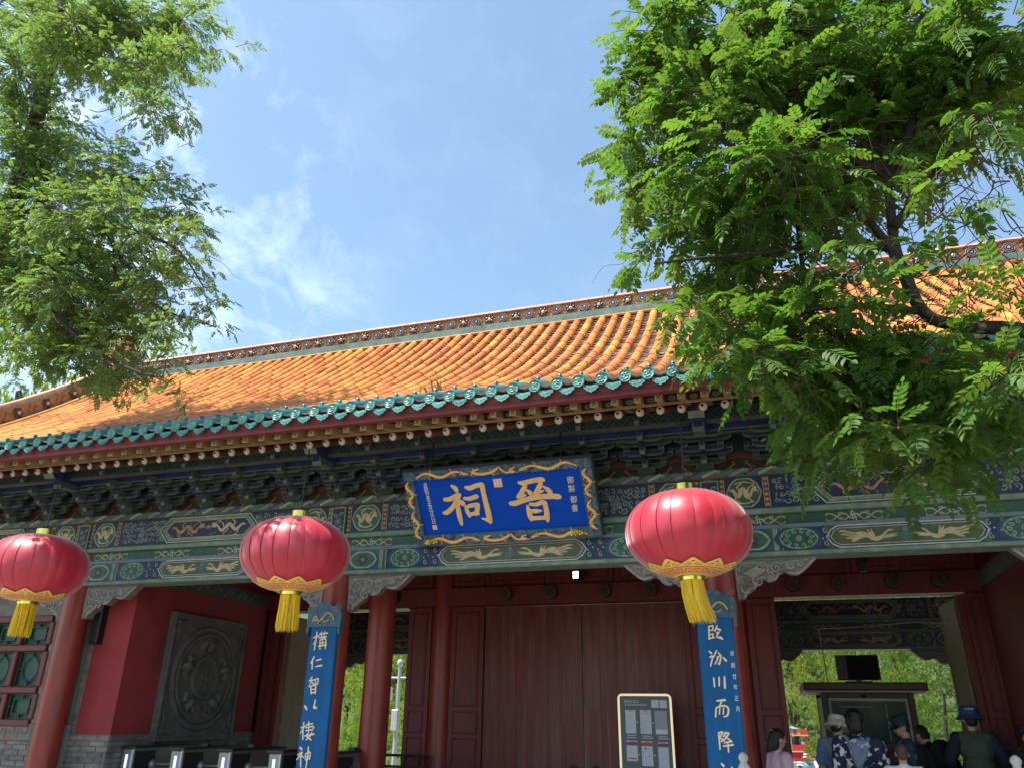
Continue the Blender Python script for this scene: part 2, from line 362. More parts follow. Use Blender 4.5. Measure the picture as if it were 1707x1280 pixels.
def bulk(name, tv, tf, mats, offs, material, parent=None, tints=None, kind=None):
    """many copies of one small template joined in one mesh; tf is an array of quads"""
    tv = np.asarray(tv, float); tf = np.asarray(tf, int); n = len(offs); k = len(tv)
    V = (np.einsum('nij,kj->nki', mats, tv)+np.asarray(offs)[:,None,:]).reshape(-1,3)
    Fq = (tf[None]+(np.arange(n)*k)[:,None,None]).reshape(-1, tf.shape[1])
    me = bpy.data.meshes.new(name); me.vertices.add(len(V)); me.vertices.foreach_set('co', V.ravel())
    me.loops.add(Fq.size); me.loops.foreach_set('vertex_index', Fq.ravel().astype(np.int32))
    me.polygons.add(len(Fq)); w = tf.shape[1]
    me.polygons.foreach_set('loop_start', (np.arange(len(Fq))*w).astype(np.int32))
    try: me.polygons.foreach_set('loop_total', np.full(len(Fq), w, np.int32))
    except Exception: pass
    if tints is not None:
        a = me.attributes.new('tint', 'FLOAT', 'POINT'); a.data.foreach_set('value', np.repeat(tints, k).astype(np.float32))
    me.materials.append(M[material]); me.update(calc_edges=True); me.validate()
    o = link(name, me, parent)
    if kind: o['kind'] = kind
    return o
def glyph_mesh(txt, size, name='lettering'):
    c = bpy.data.curves.new('t','FONT'); c.body = txt; c.size = size; c.align_x = 'CENTER'; c.align_y = 'CENTER'; c.resolution_u = 2
    o = bpy.data.objects.new('t', c); COL.objects.link(o)
    bpy.context.view_layer.update()
    me = bpy.data.meshes.new_from_object(o.evaluated_get(bpy.context.evaluated_depsgraph_get()))
    vs = [tuple(v.co) for v in me.vertices]; fs = [tuple(p.vertices) for p in me.polygons]
    bpy.data.objects.remove(o); bpy.data.curves.remove(c); bpy.data.meshes.remove(me)
    return vs, fs
# ------------------------------------------------------------------ ground and hill (setting)
g = MB(); g.box((-60,-40,-0.3),(60,18.2,0.0)); gr = g.build('ground', 'paving'); gr['kind'] = 'structure'
g = MB()
for i in range(6): g.box((-20,18.2+i*0.34,-0.3-i*0.18-0.4),(20,18.2+(i+1)*0.34,-0.18-i*0.18))
tag(g.build('steps', 'courtyard_stone'), kind='structure')
g = MB(); g.box((-90,20.24,-1.7),(90,150,-1.25)); tag(g.build('courtyard', 'courtyard_stone'), kind='structure')
def hill():
    vs, fs = [], []; nx, ny = 40, 14
    for j in range(ny+1):
        for i in range(nx+1):
            x, y = -90+180*i/nx, 42+70*j/ny
            z = -1.3+(j/ny)**0.8*26+2.2*noise.noise((x*0.06,y*0.06,0.3))*(j/ny)
            vs.append((x,y,z))
    for j in range(ny):
        for i in range(nx): a = j*(nx+1)+i; fs.append((a,a+1,a+nx+2,a+nx+1))
    b = MB(); b.add(vs,fs); o = b.build('hill','hill_green',smooth='all'); o['kind'] = 'structure'
hill()

# ------------------------------------------------------------------ gatehouse
G = thing('gatehouse', 'red columned temple gatehouse with curved orange tiled roof and painted green beams', 'temple gate', (-2.82,12.6,0))
XC = [-13.1,-9.40,-5.20,-0.44,3.50,7.2]
YF, YD, YR, YB = 9.0, 12.6, 16.2, 8.85     # front columns, door wall, rear columns, beam faces
def column(x, y, r=0.185, z1=4.15, name='column', m='red_lacquer'):
    b = MB(); b.lathe([(r*1.02,0.18),(r*1.02,0.5),(r,2.2),(r*0.97,z1)], (x,y,0), 28); o = b.build(name, m, G, smooth=True)
    b = MB(); b.lathe([(r*1.5,0.0),(r*1.5,0.06),(r*1.25,0.16),(r*1.1,0.18)], (x,y,0), 24); b.build('column_base', 'white_marble', o, smooth=True)
for x in XC: column(x, YF); column(x, YR)
for x in XC[2:4]: column(x, 10.2+(0.1 if x < -2 else 0), 0.19, 4.6)
for x in XC[1:5]: column(x, YD, 0.19, 5.0, 'column', 'red_lacquer')

# ---- painted motifs, drawn as thin strokes just proud of the board they are on
def spiral(b, cx, cz, r, a0, turns, w, y, mi, d=1, n=14):
    pts = []
    for k in range(n+1):
        t = k/n; rr = r*(1-0.85*t); a = a0+d*turns*2*PI*t
        pts.append((cx+rr*math.cos(a), cz+rr*math.sin(a), w*(1-0.5*t)))
    b.ribbon(pts, y, mi, n=2)
def flower(b, cx, cz, r, y, mo, mi, mc, n=8):
    for k in range(n):
        a = 2*PI*k/n+0.2
        pet = [(cx+r*q*math.cos(a+s), cz+r*q*math.sin(a+s)) for q, s in ((0.25,-0.3),(0.75,-0.36),(1.0,0),(0.75,0.36),(0.25,0.3))]
        b.poly(pet, y, mo)
        pet = [(cx+r*q*math.cos(a+s), cz+r*q*math.sin(a+s)) for q, s in ((0.3,-0.16),(0.68,-0.2),(0.84,0),(0.68,0.2),(0.3,0.16))]
        b.poly(pet, y-0.0012, mi)
    b.disc(cx, cz, r*0.26, y-0.002, mc, 10)
def rosette(b, cx, cz, rx, rz, y, line, blue, gold):
    flower(b, cx, cz, min(rx,rz)*0.42, y-0.001, blue, line, gold, 10)
    n = 10
    for k in range(n):
        a = 2*PI*k/n; x, z = cx+rx*0.68*math.cos(a), cz+rz*0.70*math.sin(a)
        spiral(b, x, z, min(rx,rz)*0.24, a, 1.1, 0.011, y, line)
        b.disc(cx+rx*0.93*math.cos(a+0.3), cz+rz*0.93*math.sin(a+0.3), 0.009, y, line, 6)
    pts = [(cx+rx*math.cos(2*PI*k/24), cz+rz*math.sin(2*PI*k/24), 0.010) for k in range(25)]
    b.ribbon(pts, y, line, n=1)
def scrollfill(b, x0, x1, z0, z1, y, line, seed, dens=1.0, acc=None, r0=0.055):
    rd = random.Random(seed); w, h = x1-x0, z1-z0
    for s in (-1, 1):                                     # a symmetric creeper about the panel's own middle line
        cx, cz = (x0+x1)/2, (z0+z1)/2
        nx = max(2, int(w/(r0*1.9)*dens)); nz = max(1, int(h/2/(r0*1.6)*dens))
        for i in range(nx):
            for j in range(nz):
                x = x0+(i+0.5)*w/nx+rd.uniform(-0.3,0.3)*r0; z = cz+s*((j+0.5)*h/2/nz)
                r = r0*rd.uniform(0.62,0.98)
                if rd.random() < 0.72: spiral(b, x, z, r, rd.uniform(0,6.3), rd.uniform(0.8,1.4), 0.011, y, line, d=s*(1 if i%2 else -1), n=10)
                else:
                    a = rd.uniform(0,6.3)*s
                    b.poly([(x+r*math.cos(a),z+r*math.sin(a)),(x+0.4*r*math.cos(a+1.7),z+0.4*r*math.sin(a+1.7)),(x-r*math.cos(a),z-r*math.sin(a)),(x+0.4*r*math.cos(a-1.7),z+0.4*r*math.sin(a-1.7))], y, acc if acc is not None else line)
    flower(b, (x0+x1)/2, (z0+z1)/2, min(w,h)*0.16, y-0.001, line, acc if acc is not None else line, line, 7)
def dragon(b, cx, cz, w, h, y, gold, flip=1, cloud=None, seed=0):
    rd = random.Random(seed); f = flip
    body = [(-0.5+0.86*q, 0.24*math.sin(q*13.5+0.6)*(0.75+0.25*q), 0.10+0.30*math.sin(PI*min(1,q*0.9+0.06))) for q in [k/22 for k in range(23)]]
    b.ribbon([(cx+f*x*w, cz+z*h, q*h*0.62) for x,z,q in body], y, gold, n=2)
    hx, hz = cx+f*0.38*w, cz+0.16*h                        # head, jaws, horns, whiskers
    b.poly([(hx-f*0.06*w,hz+0.16*h),(hx+f*0.03*w,hz+0.22*h),(hx+f*0.11*w,hz+0.10*h),(hx+f*0.05*w,hz+0.0*h),(hx+f*0.10*w,hz-0.10*h),(hx-f*0.04*w,hz-0.14*h)], y-0.001, gold)
    b.ribbon([(hx-f*0.02*w,hz+0.2*h,0.05*h),(hx-f*0.08*w,hz+0.36*h,0.05*h),(hx-f*0.14*w,hz+0.34*h,0.03*h)], y, gold)
    b.ribbon([(hx+f*0.08*w,hz,0.05*h),(hx+f*0.14*w,hz-0.12*h,0.04*h),(hx+f*0.12*w,hz-0.26*h,0.02*h)], y, gold)
    for x, z, a in ((-0.28,-0.1,-1.9),(-0.02,0.0,-1.2),(0.12,0.02,1.2),(-0.16,0.1,2.0)):
        px, pz = cx+f*x*w, cz+z*h
        q = [(px,pz,0.09*h),(px+f*math.cos(a)*0.28*h,pz+math.sin(a)*0.28*h,0.08*h),(px+f*(math.cos(a)*0.30+0.25)*h,pz+math.sin(a)*0.44*h,0.05*h)]
        b.ribbon(q, y, gold, n=3)
        for t in (-0.5,0,0.5):
            b.ribbon([(q[2][0],q[2][1],0.04*h),(q[2][0]+f*math.cos(a+t)*0.14*h,q[2][1]+math.sin(a+t)*0.14*h,0.015*h)], y, gold)
    if cloud is not None:
        for k in range(7): spiral(b, cx+rd.uniform(-0.48,0.48)*w, cz+rd.choice((-1,1))*rd.uniform(0.3,0.44)*h, 0.11*h, rd.uniform(0,6), 1.1, 0.04*h, y+0.0008, cloud, n=8)
def phoenix(b, cx, cz, w, h, y, gold, f=1):
    P = lambda x, z: (cx+f*x*w, cz+z*h)
    b.ribbon([(*P(-0.02,-0.2),0.20*h),(*P(0.10,-0.30),0.30*h),(*P(0.20,-0.12),0.20*h),(*P(0.27,0.18),0.11*h),(*P(0.34,0.30),0.13*h),(*P(0.40,0.26),0.03*h)], y, gold)
    for k, (x1, z1) in enumerate(((-0.05,0.42),(0.02,0.46),(0.46,0.02),(0.44,-0.14))):
        x0 = 0.06 if k < 2 else 0.16
        b.ribbon([(*P(x0,-0.2),0.16*h),(*P((x0+x1)/2,(z1-0.2)/2),0.16*h),(*P(x1,z1),0.03*h)], y, gold)
    for k, (z0, z1) in enumerate(((0.10,0.30),(-0.02,0.06),(-0.10,-0.20),(-0.16,-0.42))):
        e = (-0.52,-0.50,-0.42,-0.34)[k]
        b.ribbon([(*P(0.05,-0.18),0.20*h),(*P(-0.12,z0+0.08),0.17*h),(*P(-0.27,(z0+z1)/2-0.05),0.13*h),(*P(e*0.88,z1+0.07),0.13*h),(*P(e,z1),0.03*h)], y, gold)
    for q in range(9):
        b.disc(*P(-0.08-0.042*q, 0.16*math.sin(q*2.1)), 0.055*h, y-0.0006, 9, 6)
def hexpts(x0, x1, z0, z1, k):
    zm = (z0+z1)/2; return [(x0,zm),(x0+k,z1),(x1-k,z1),(x1,zm),(x1-k,z0),(x0+k,z0)]
def cloudpts(x0, x1, z0, z1, k, n=5):
    return [(x0,(z0+z1)/2),(x0+k*0.4,z1-(z1-z0)*0.18),(x0+k,z1),(x1-k,z1),(x1-k*0.4,z1-(z1-z0)*0.18),(x1,(z0+z1)/2),(x1-k*0.4,z0+(z1-z0)*0.18),(x1-k,z0),(x0+k,z0),(x0+k*0.4,z0+(z1-z0)*0.18)]
def outline(b, pts, w, y, mi):
    n = len(pts)
    for i in range(n):
        p, q = pts[i], pts[(i+1)%n]
        dx, dz = q[0]-p[0], q[1]-p[1]; l = math.hypot(dx,dz) or 1; ex, ez = dx/l*w/2, dz/l*w/2
        b.ribbon([(p[0]-ex,p[1]-ez,w),(q[0]+ex,q[1]+ez,w)], y, mi)
PM = ['pale_line','gold','deep_green','panel_green','paint_blue','navy','slate_blue','light_green','sage_line','ochre','dark_brown','orange_brown']
PL,GO,DG,PG,PB,NV,SB,LG,SL,OC,DB,OB = range(12)
def beam_bay(xa, xb, y, dz, hexc, seed, rear=False):
    """the painted beams of one bay between columns at xa and xb; dz shifts the height"""
    w = xb-xa; s = 1 if w > 4.4 else 0.93
    lo = MB(); lo.box((xa,y,3.25+dz),(xb,y+0.3,3.555+dz)); lo.bev((xa,y-0.012,3.235+dz),(xb,y+0.31,3.285+dz),0.01,1); lo.box((xa,y-0.008,3.53+dz),(xb,y+0.0,3.572+dz),2)
    beam = lo.build('lower_beam', ['panel_green','light_green','slate_blue'], G)
    th = MB(); th.box((xa,y+0.05,3.573+dz),(xb,y+0.22,3.700+dz)); tho = th.build('beam_board', 'deep_green', G)
    ub = MB(); ub.box((xa,y,3.745+dz),(xb,y+0.3,4.13+dz)); ub.bev((xa,y-0.02,3.702+dz),(xb,y+0.31,3.766+dz),0.014,1)
    ubo = ub.build('upper_beam', ['navy','light_green'], G)
    # lower beam painting
    b = MB(); Y = y-0.002; z0, z1 = 3.29+dz, 3.528+dz; zm = (z0+z1)/2
    hw = (hexc[1]-hexc[0])/2; hc = (hexc[0]+hexc[1])/2
    for sg, xe in ((1,xa),(-1,xb)):
        X = lambda d: xe+sg*d
        a, c = sorted((X(0.20),X(0.60)))
        b.poly(cloudpts(a-0.02,c+0.02,z0,z1,0.10), Y, PB); b.poly(cloudpts(a+0.0,c-0.0,z0+0.012,z1-0.012,0.11), Y-0.001, SL); b.poly(cloudpts(a+0.025,c-0.025,z0+0.03,z1-0.03,0.11), Y-0.002, PG)
        flower(b, (a+c)/2, zm, 0.082, Y-0.003, PB, NV, OC, 6)
        for d0, d1, q in ((0.625,0.66,LG),(0.665,0.672,PL),(0.675,0.71,DG),(0.715,0.722,PL)):
            p, r_ = sorted((X(d0),X(d1))); b.quad(p, r_, z0, z1, Y-0.001, q)
        e = abs((hc-sg*hw)-xe); a, c = sorted((X(0.73),X(e-0.03)))
        b.quad(a, c, z0, z1, Y, NV if not rear else DG)
        mdx = a+(c-a)*(0.36 if sg > 0 else 0.64)
        b.poly(cloudpts(mdx-0.26,mdx+0.26,z0,z1,0.12), Y-0.0008, PB); b.poly(cloudpts(mdx-0.225,mdx+0.225,z0+0.012,z1-0.012,0.11), Y-0.0014, DG)
        rosette(b, mdx, zm, 0.19, 0.108, Y-0.0022, SL, PB, OC)
        ox = a+(c-a)*(0.85 if sg > 0 else 0.15)
        for zz in (z0+0.02, z1-0.02):
            for k in range(5): spiral(b, ox-0.13+0.065*k, zz+(0.03 if zz < zm else -0.03), 0.032, 1.5, 1.1, 0.011, Y-0.001, SL if k%2 else PB, n=8)
        for k in range(6): b.disc(ox-0.15+0.06*k, zm+0.012*(-1)**k, 0.009, Y-0.0015, PL, 6)
    x0, x1 = hc-hw, hc+hw
    b.poly(cloudpts(x0-0.05,x1+0.05,z0,z1,0.12), Y-0.001, PB); outline(b, cloudpts(x0-0.03,x1+0.03,z0+0.004,z1-0.004,0.12), 0.012, Y-0.002, PL)
    b.poly(cloudpts(x0,x1,z0+0.022,z1-0.022,0.09), Y-0.003, PG); outline(b, cloudpts(x0+0.012,x1-0.012,z0+0.03,z1-0.03,0.09), 0.008, Y-0.004, GO)
    for f in (-1,1): phoenix(b, hc-f*hw*0.46, zm, hw*0.78, 0.15, Y-0.005, GO, f)
    flower(b, hc, zm-0.01, 0.055, Y-0.005, SB, PB, SB, 7); b.disc(hc, zm+0.045, 0.028, Y-0.006, SB, 8)
    b.quad(xa+0.19, xb-0.19, 3.286+dz, 3.296+dz, Y-0.0005, PB)
    b.build('painted_ornament', PM, beam)
    # thin board between the beams
    b = MB(); Y = y+0.048; zc = 3.632+dz; n = max(3, round((w-0.5)/0.86))
    for k in range(n):
        cx = xa+w*(k+0.5)/n
        b.poly([(cx-0.29,zc-0.04),(cx+0.29,zc-0.04),(cx+0.29,zc+0.04),(cx-0.29,zc+0.04)], Y-0.0002, DG)
        for f in (-1,1):
            for g_ in (-1,1):
                b.ribbon([(cx+f*0.05,zc,0.011),(cx+f*0.10,zc+g_*0.035,0.011),(cx+f*0.17,zc,0.011),(cx+f*0.22,zc-g_*0.035,0.010),(cx+f*0.28,zc-g_*0.034,0.010),(cx+f*0.275,zc-g_*0.012,0.007)], Y-0.001, GO, n=4)
                spiral(b, cx+f*0.135, zc+g_*0.030, 0.024, 0, 1.0, 0.009, Y-0.001, GO, n=8)
        for k2 in range(4):
            a = PI/2*k2; spiral(b, cx+0.026*math.cos(a), zc+0.032*math.sin(a), 0.028, a, 1.0, 0.011, Y-0.002, PL, n=8)
    b.build('painted_ornament', PM, tho)
    # upper beam painting
    b = MB(); Y = y-0.002; z0, z1 = 3.775+dz, 4.128+dz; zm = (z0+z1)/2
    for sg, xe in ((1,xa),(-1,xb)):
        X = lambda d: xe+sg*d*s
        for d in (0.14,0.66):
            p, r_ = sorted((X(d-0.028),X(d+0.028))); b.quad(p, r_, z0, z1, Y-0.001, DB)
            for e_ in (p-0.006, r_): b.quad(e_, e_+0.006, z0, z1, Y-0.0014, GO)
            for k in range(6): b.disc((p+r_)/2, z0+0.03+k*0.0585, 0.021, Y-0.0025, OC, 8)
        a, c = sorted((X(0.18),X(0.62)))
        b.quad(a, c, z0, z1, Y, NV); b.poly(cloudpts(a+0.008,c-0.008,z0+0.008,z1-0.008,0.12), Y-0.001, SL); b.poly(cloudpts(a+0.022,c-0.022,z0+0.02,z1-0.02,0.12), Y-0.002, DG)
        dragon(b, (a+c)/2, zm, 0.30, 0.20, Y-0.003, GO, sg, None, seed)
        for zz in (-1,1): b.ribbon([((a+c)/2-0.1,zm+zz*0.10,0.01),((a+c)/2,zm+zz*0.125,0.014),((a+c)/2+0.1,zm+zz*0.10,0.01)], Y-0.003, GO)
        e = abs((hc-sg*(hw+0.02))-xe)
        a, c = sorted((X(0.70),X(0.70)+sg*(e-0.70*s)))
        b.quad(a, c, z0, z1, Y, NV)
        scrollfill(b, a+0.03, c-0.03, z0+0.02, z1-0.02, Y-0.001, SL, seed*7+sg, 1.25, SB, 0.043); scrollfill(b, a+0.03, c-0.03, z0+0.03, z1-0.03, Y-0.0016, SB, seed*5+sg, 0.8, DG, 0.05)
        for k in range(3): spiral(b, a+(c-a)*(0.2+0.3*k), zm+0.06*(-1)**k, 0.035, 1+k, 1.2, 0.010, Y-0.002, OC, n=8)
    x0, x1 = hc-hw, hc+hw
    b.poly(hexpts(x0-0.13,x1+0.13,z0,z1,0.15), Y-0.001, DG); outline(b, hexpts(x0-0.12,x1+0.12,z0+0.006,z1-0.006,0.145), 0.010, Y-0.002, PL)
    outline(b, hexpts(x0-0.06,x1+0.06,z0+0.035,z1-0.035,0.125), 0.030, Y-0.002, LG); outline(b, hexpts(x0-0.02,x1+0.02,z0+0.058,z1-0.058,0.11), 0.010, Y-0.003, GO)
    b.poly(hexpts(x0,x1,z0+0.07,z1-0.07,0.10), Y-0.0025, NV)
    for f in (-1,1): dragon(b, hc-f*hw*0.47, zm, hw*0.82, 0.19, Y-0.004, GO if f < 0 else OC, f, SB, seed+f)
    b.disc(hc, zm+0.02, 0.028, Y-0.005, OC, 8)
    b.build('painted_ornament', PM, ubo)
HEX = {0:(-12.0,-10.6), 1:(-7.93,-6.56), 2:(-3.73,-1.93), 3:(0.76,2.25), 4:(4.6,6.1)}
for i in range(5):
    beam_bay(XC[i], XC[i+1], YB, 0.0, HEX[i], i+1)
for i in (1,2,3):
    c = (XC[i]+XC[i+1])/2; beam_bay(XC[i], XC[i+1], YR-0.15, -0.43, (c-0.75,c+0.75), i+20, True)
# column heads on the beam line (painted collar over each column)
for x in XC:
    b = MB(); b.lathe([(0.165,3.235),(0.17,3.24),(0.17,4.125),(0.165,4.13)], (x,9.0,0), 24); o = b.build('column_head', 'panel_green', G, smooth=True)
    b = MB(); b.bev((x-0.115,YB-0.03,3.245),(x+0.115,YB+0.02,4.12),0.012)
    o2 = b.build('painted_collar', 'deep_green', o)
    b = MB(); Y = YB-0.032
    for z0, z1 in ((3.27,3.54),(3.56,3.70),(3.74,4.10)):
        outline(b, [(x-0.095,z0),(x+0.095,z0),(x+0.095,z1),(x-0.095,z1)], 0.010, Y, SL); b.quad(x-0.08,x+0.08,z0+0.015,z1-0.015,Y-0.0004,NV if z0 != 3.56 else PG)
        flower(b, x, (z0+z1)/2, 0.06, Y-0.002, SB, PB, OC, 7)
        if z1-z0 > 0.2:
            for k in (-1,1):
                for q in (-1,1): spiral(b, x+q*0.04, (z0+z1)/2+k*0.09, 0.034, 0, 1.1, 0.010, Y-0.002, SL, d=q, n=8)
    b.build('painted_ornament', PM, o2)
# frieze plate with slanting wave stripes
b = MB(); b.bev((XC[0]-0.3,YB-0.07,4.132),(XC[5]+0.3,YB+0.33,4.225),0.012); fr = b.build('frieze_plate', 'beam_grey', G)
b = MB(); Y = YB-0.0715; x = XC[0]-0.2; k = 0
while x < XC[5]+0.2:
    c = (DG,SB,NV,SL)[k%4]
    if k%2 == 0: c = (DG,NV)[(k//2)%2]
    b.ribbon([(x-0.075,4.146,0.034),(x-0.02,4.168,0.034),(x+0.02,4.188,0.034),(x+0.085,4.212,0.034)], Y, c, n=3)
    b.ribbon([(x-0.04,4.146,0.010),(x+0.015,4.168,0.010),(x+0.055,4.188,0.010),(x+0.12,4.212,0.010)], Y-0.0005, SL if k%2 else SB, n=3)
    if k%2: spiral(b, x+0.11, 4.178, 0.022, 0, 1.2, 0.007, Y-0.001, SL, n=8)
    x += 0.155; k += 1
b.build('painted_ornament', PM, fr)
# carved corner brackets under the beams
def corner_bracket(x, sg, dz=0.0, y=YF-0.06, simple=False):
    Lb = 1.06
    prof = [(0.175,3.233),(Lb,3.233),(Lb-0.03,3.20),(Lb-0.14,3.10),(Lb-0.22,3.045),(Lb-0.30,3.05),(Lb-0.36,3.075),(Lb-0.42,3.05),(Lb-0.46,2.995),(Lb-0.53,2.975),(Lb-0.58,3.01),(Lb-0.64,2.99),(Lb-0.68,2.91),(Lb-0.76,2.875),(Lb-0.80,2.80),(0.185,2.79)]
    P = [(x+sg*a, z+dz) for a, z in prof]
    if sg < 0: P = P[::-1]
    b = MB(); b.prism(P, y, y+0.13); o = b.build('corner_bracket', 'carved_grey', G)
    b = MB(); Y = y-0.003
    def S(pts, w, mi): b.ribbon([(x+sg*a, z+dz, w) for a, z in pts], Y, mi, n=5)
    S([(a, z+0.012) for a, z in prof[2:15]], 0.026, 0)
    S([(0.2,2.81),(0.2,3.22)], 0.02, 0)
    b.quad(min(x+sg*0.18,x+sg*(Lb-0.01)),max(x+sg*0.18,x+sg*(Lb-0.01)),3.205+dz,3.231+dz,Y,2)
    rd = random.Random(int(x*10)+sg)
    for cx_, cz_, r_ in ((0.30,3.10,0.085),(0.47,3.13,0.07),(0.62,3.12,0.065),(0.77,3.14,0.05),(0.30,2.92,0.07),(0.42,2.99,0.06),(0.55,3.05,0.04),(0.88,3.16,0.035),(0.24,3.0,0.04),(0.40,3.06,0.03)):
        spiral(b, x+sg*cx_, cz_+dz, r_, rd.uniform(0,6), 1.5, 0.022, Y-0.004, 0, d=sg, n=14)
        spiral(b, x+sg*cx_, cz_+dz, r_*0.8, rd.uniform(0,6), 1.2, 0.010, Y-0.006, rd.choice((2,3,0)), d=sg, n=12)
    S([(0.22,3.19),(0.40,3.185),(0.55,3.15),(0.70,3.175),(0.95,3.20)], 0.018, 0)
    S([(0.25,2.85),(0.34,2.98),(0.50,3.0),(0.62,3.07),(0.80,3.09)], 0.018, 3)
    if sg > 0 and abs(x+0.44) < 0.1: b.poly([(x+0.38,3.02),(x+0.52,3.10),(x+0.40,3.14),(x+0.26,3.07)], Y-0.01, 0)
    b.build('carving', ['carved_pale','carved_red','slate_blue','beam_grey'], o)
for i, x in enumerate(XC[:-1]):
    if i: corner_bracket(x, -1)
    corner_bracket(x, 1)
for x in XC[1:5]:
    for sg in (-1,1): corner_bracket(x, sg, -0.43, YR-0.06)

# ---- bracket sets (dougong) along the frieze
def arm_mesh(Lh, h, yw, blue=True):
    P = lambda k: [(-Lh+k,h-k),(-Lh+k,h*0.55),(-Lh*0.86+k*0.7,h*0.2+k*0.3),(-Lh*0.66,k),(Lh*0.66,k),(Lh*0.86-k*0.7,h*0.2+k*0.3),(Lh-k,h*0.55),(Lh-k,h-k)][::-1]
    b = MB(); b.prism(P(0), -yw/2, yw/2, 1); b.poly(P(0.009)[::-1], -yw/2-0.002, 0)
    return b.mesh('bracket_arm', ['bracket_blue' if blue else 'bracket_green','bracket_edge'])
ARM = {(l,c): arm_mesh(l, 0.066, 0.062, c) for l in (0.24,0.33) for c in (True, False)}
def block_mesh(w, h, d, green):
    b = MB(); t = 0.72
    def ring(z, q): return [(-w/2*q,-d/2*q,z),(w/2*q,-d/2*q,z),(w/2*q,d/2*q,z),(-w/2*q,d/2*q,z)]
    v = ring(0,t)+ring(h*0.45,1)+ring(h,1)
    f = [(3,2,1,0),(8,9,10,11)]
    for r_ in (0,4):
        for k in range(4): f.append((r_+k, r_+(k+1)%4, r_+4+(k+1)%4, r_+4+k))
    b.add(v, f, 1)
    e = 0.008; b.poly([(-w/2*t+e,e),(w/2*t-e,e),(w/2-e,h*0.45),(w/2-e,h-e),(-w/2+e,h-e),(-w/2+e,h*0.45)], -d/2-0.003, 0)
    return b.mesh('bracket_block', ['bracket_green' if green else 'bracket_blue','bracket_edge'])
BLK = {g_: block_mesh(0.072, 0.052, 0.072, g_) for g_ in (True, False)}
BIG = block_mesh(0.20, 0.105, 0.19, True)
def nose_mesh(Ln, h, w):
    b = MB(); P = [(-Ln,0.02),(-Ln+0.02,-0.022),(-Ln+0.07,0.0),(0.1,0.0),(0.1,h),(-Ln+0.02,h),(-Ln-0.012,h*0.6)]
    n = len(P); b.add([(-w/2,y,z) for y,z in P]+[(w/2,y,z) for y,z in P], [tuple(range(n))[::-1], tuple(range(n,2*n))]+[(i,(i+1)%n,(i+1)%n+n,i+n) for i in range(n)], 1)
    b.quad(-w/2+0.008,w/2-0.008,0.012,h-0.008,-Ln-0.014,0)
    return b.mesh('bracket_nose', ['bracket_blue','bracket_edge'])
NOSE = nose_mesh(0.13, 0.085, 0.062)
def big_nose_mesh():
    b = MB(); w = 0.15
    P = [(-0.22,4.60),(-0.26,4.56),(-0.20,4.52),(0.3,4.50),(0.3,4.68),(-0.22,4.68)]
    P = [(-0.30,0.06),(-0.24,0.0),(0.45,0.0),(0.45,0.17),(-0.30,0.17)]
    n = len(P); b.add([(-w/2,y,z) for y,z in P]+[(w/2,y,z) for y,z in P], [tuple(range(n))[::-1], tuple(range(n,2*n))]+[(i,(i+1)%n,(i+1)%n+n,i+n) for i in range(n)], 0)
    b.quad(-w/2+0.012,w/2-0.012,0.075,0.16,-0.303,1); b.add([(-w/2,-0.302,0.06),(w/2,-0.302,0.06),(w/2,-0.242,-0.002),(-w/2,-0.242,-0.002)],[(0,1,2,3)],2)
    return b.mesh('beam_nose', ['paint_blue','paint_blue','light_green'])
BNOSE = big_nose_mesh()
bx = []
for i in range(5):
    n = {0:5,1:6,2:7,3:5,4:5}[i]
    bx += [(XC[i]+(XC[i+1]-XC[i])*k/n, k == 0) for k in range(n)]
bx.append((XC[5], True))
bx = [(x-0.03, h) for x, h in bx]
ZB = 4.227
for x, head in bx:
    if x > 4.4: continue
    root = link('bracket_set', BIG, G, loc=(x,8.93,ZB))
    rnd = random.Random(int(x*100))
    Ys = [8.92,8.75,8.58,8.41]
    tiers = [(0,Ys[0],0.24),(1,Ys[0],0.33),(1,Ys[1],0.24),(2,Ys[1],0.33),(2,Ys[2],0.24),(3,Ys[2],0.33),(3,Ys[3],0.24)]
    for t, y, l in tiers:
        z = ZB+0.105+t*0.118; q = (t+int(y*10))%2 == 0
        link('bracket_arm', ARM[(l,q)], root, loc=(x,y,z))
        if t == 0 and False: continue
        for sg in (-1,1):
            if x > -12.2: link('bracket_block', BLK[not q], root, loc=(x+sg*(l-0.036),y,z+0.066))
    for t in range(3):
        link('bracket_nose', NOSE, root, loc=(x,Ys[t]-0.04,ZB+0.105+t*0.118))
    if head:
        link('beam_nose', BNOSE, root, loc=(x,8.30,ZB+0.105+2.35*0.118), scale=(1.15,1,1))
        link('beam_nose', NOSE, root, loc=(x,8.36,ZB+0.105+1.7*0.118), scale=(2.0,1.3,1.3))
    else: link('beam_nose', NOSE, root, loc=(x,8.36,ZB+0.105+3*0.118), scale=(0.9,1.0,1.2))
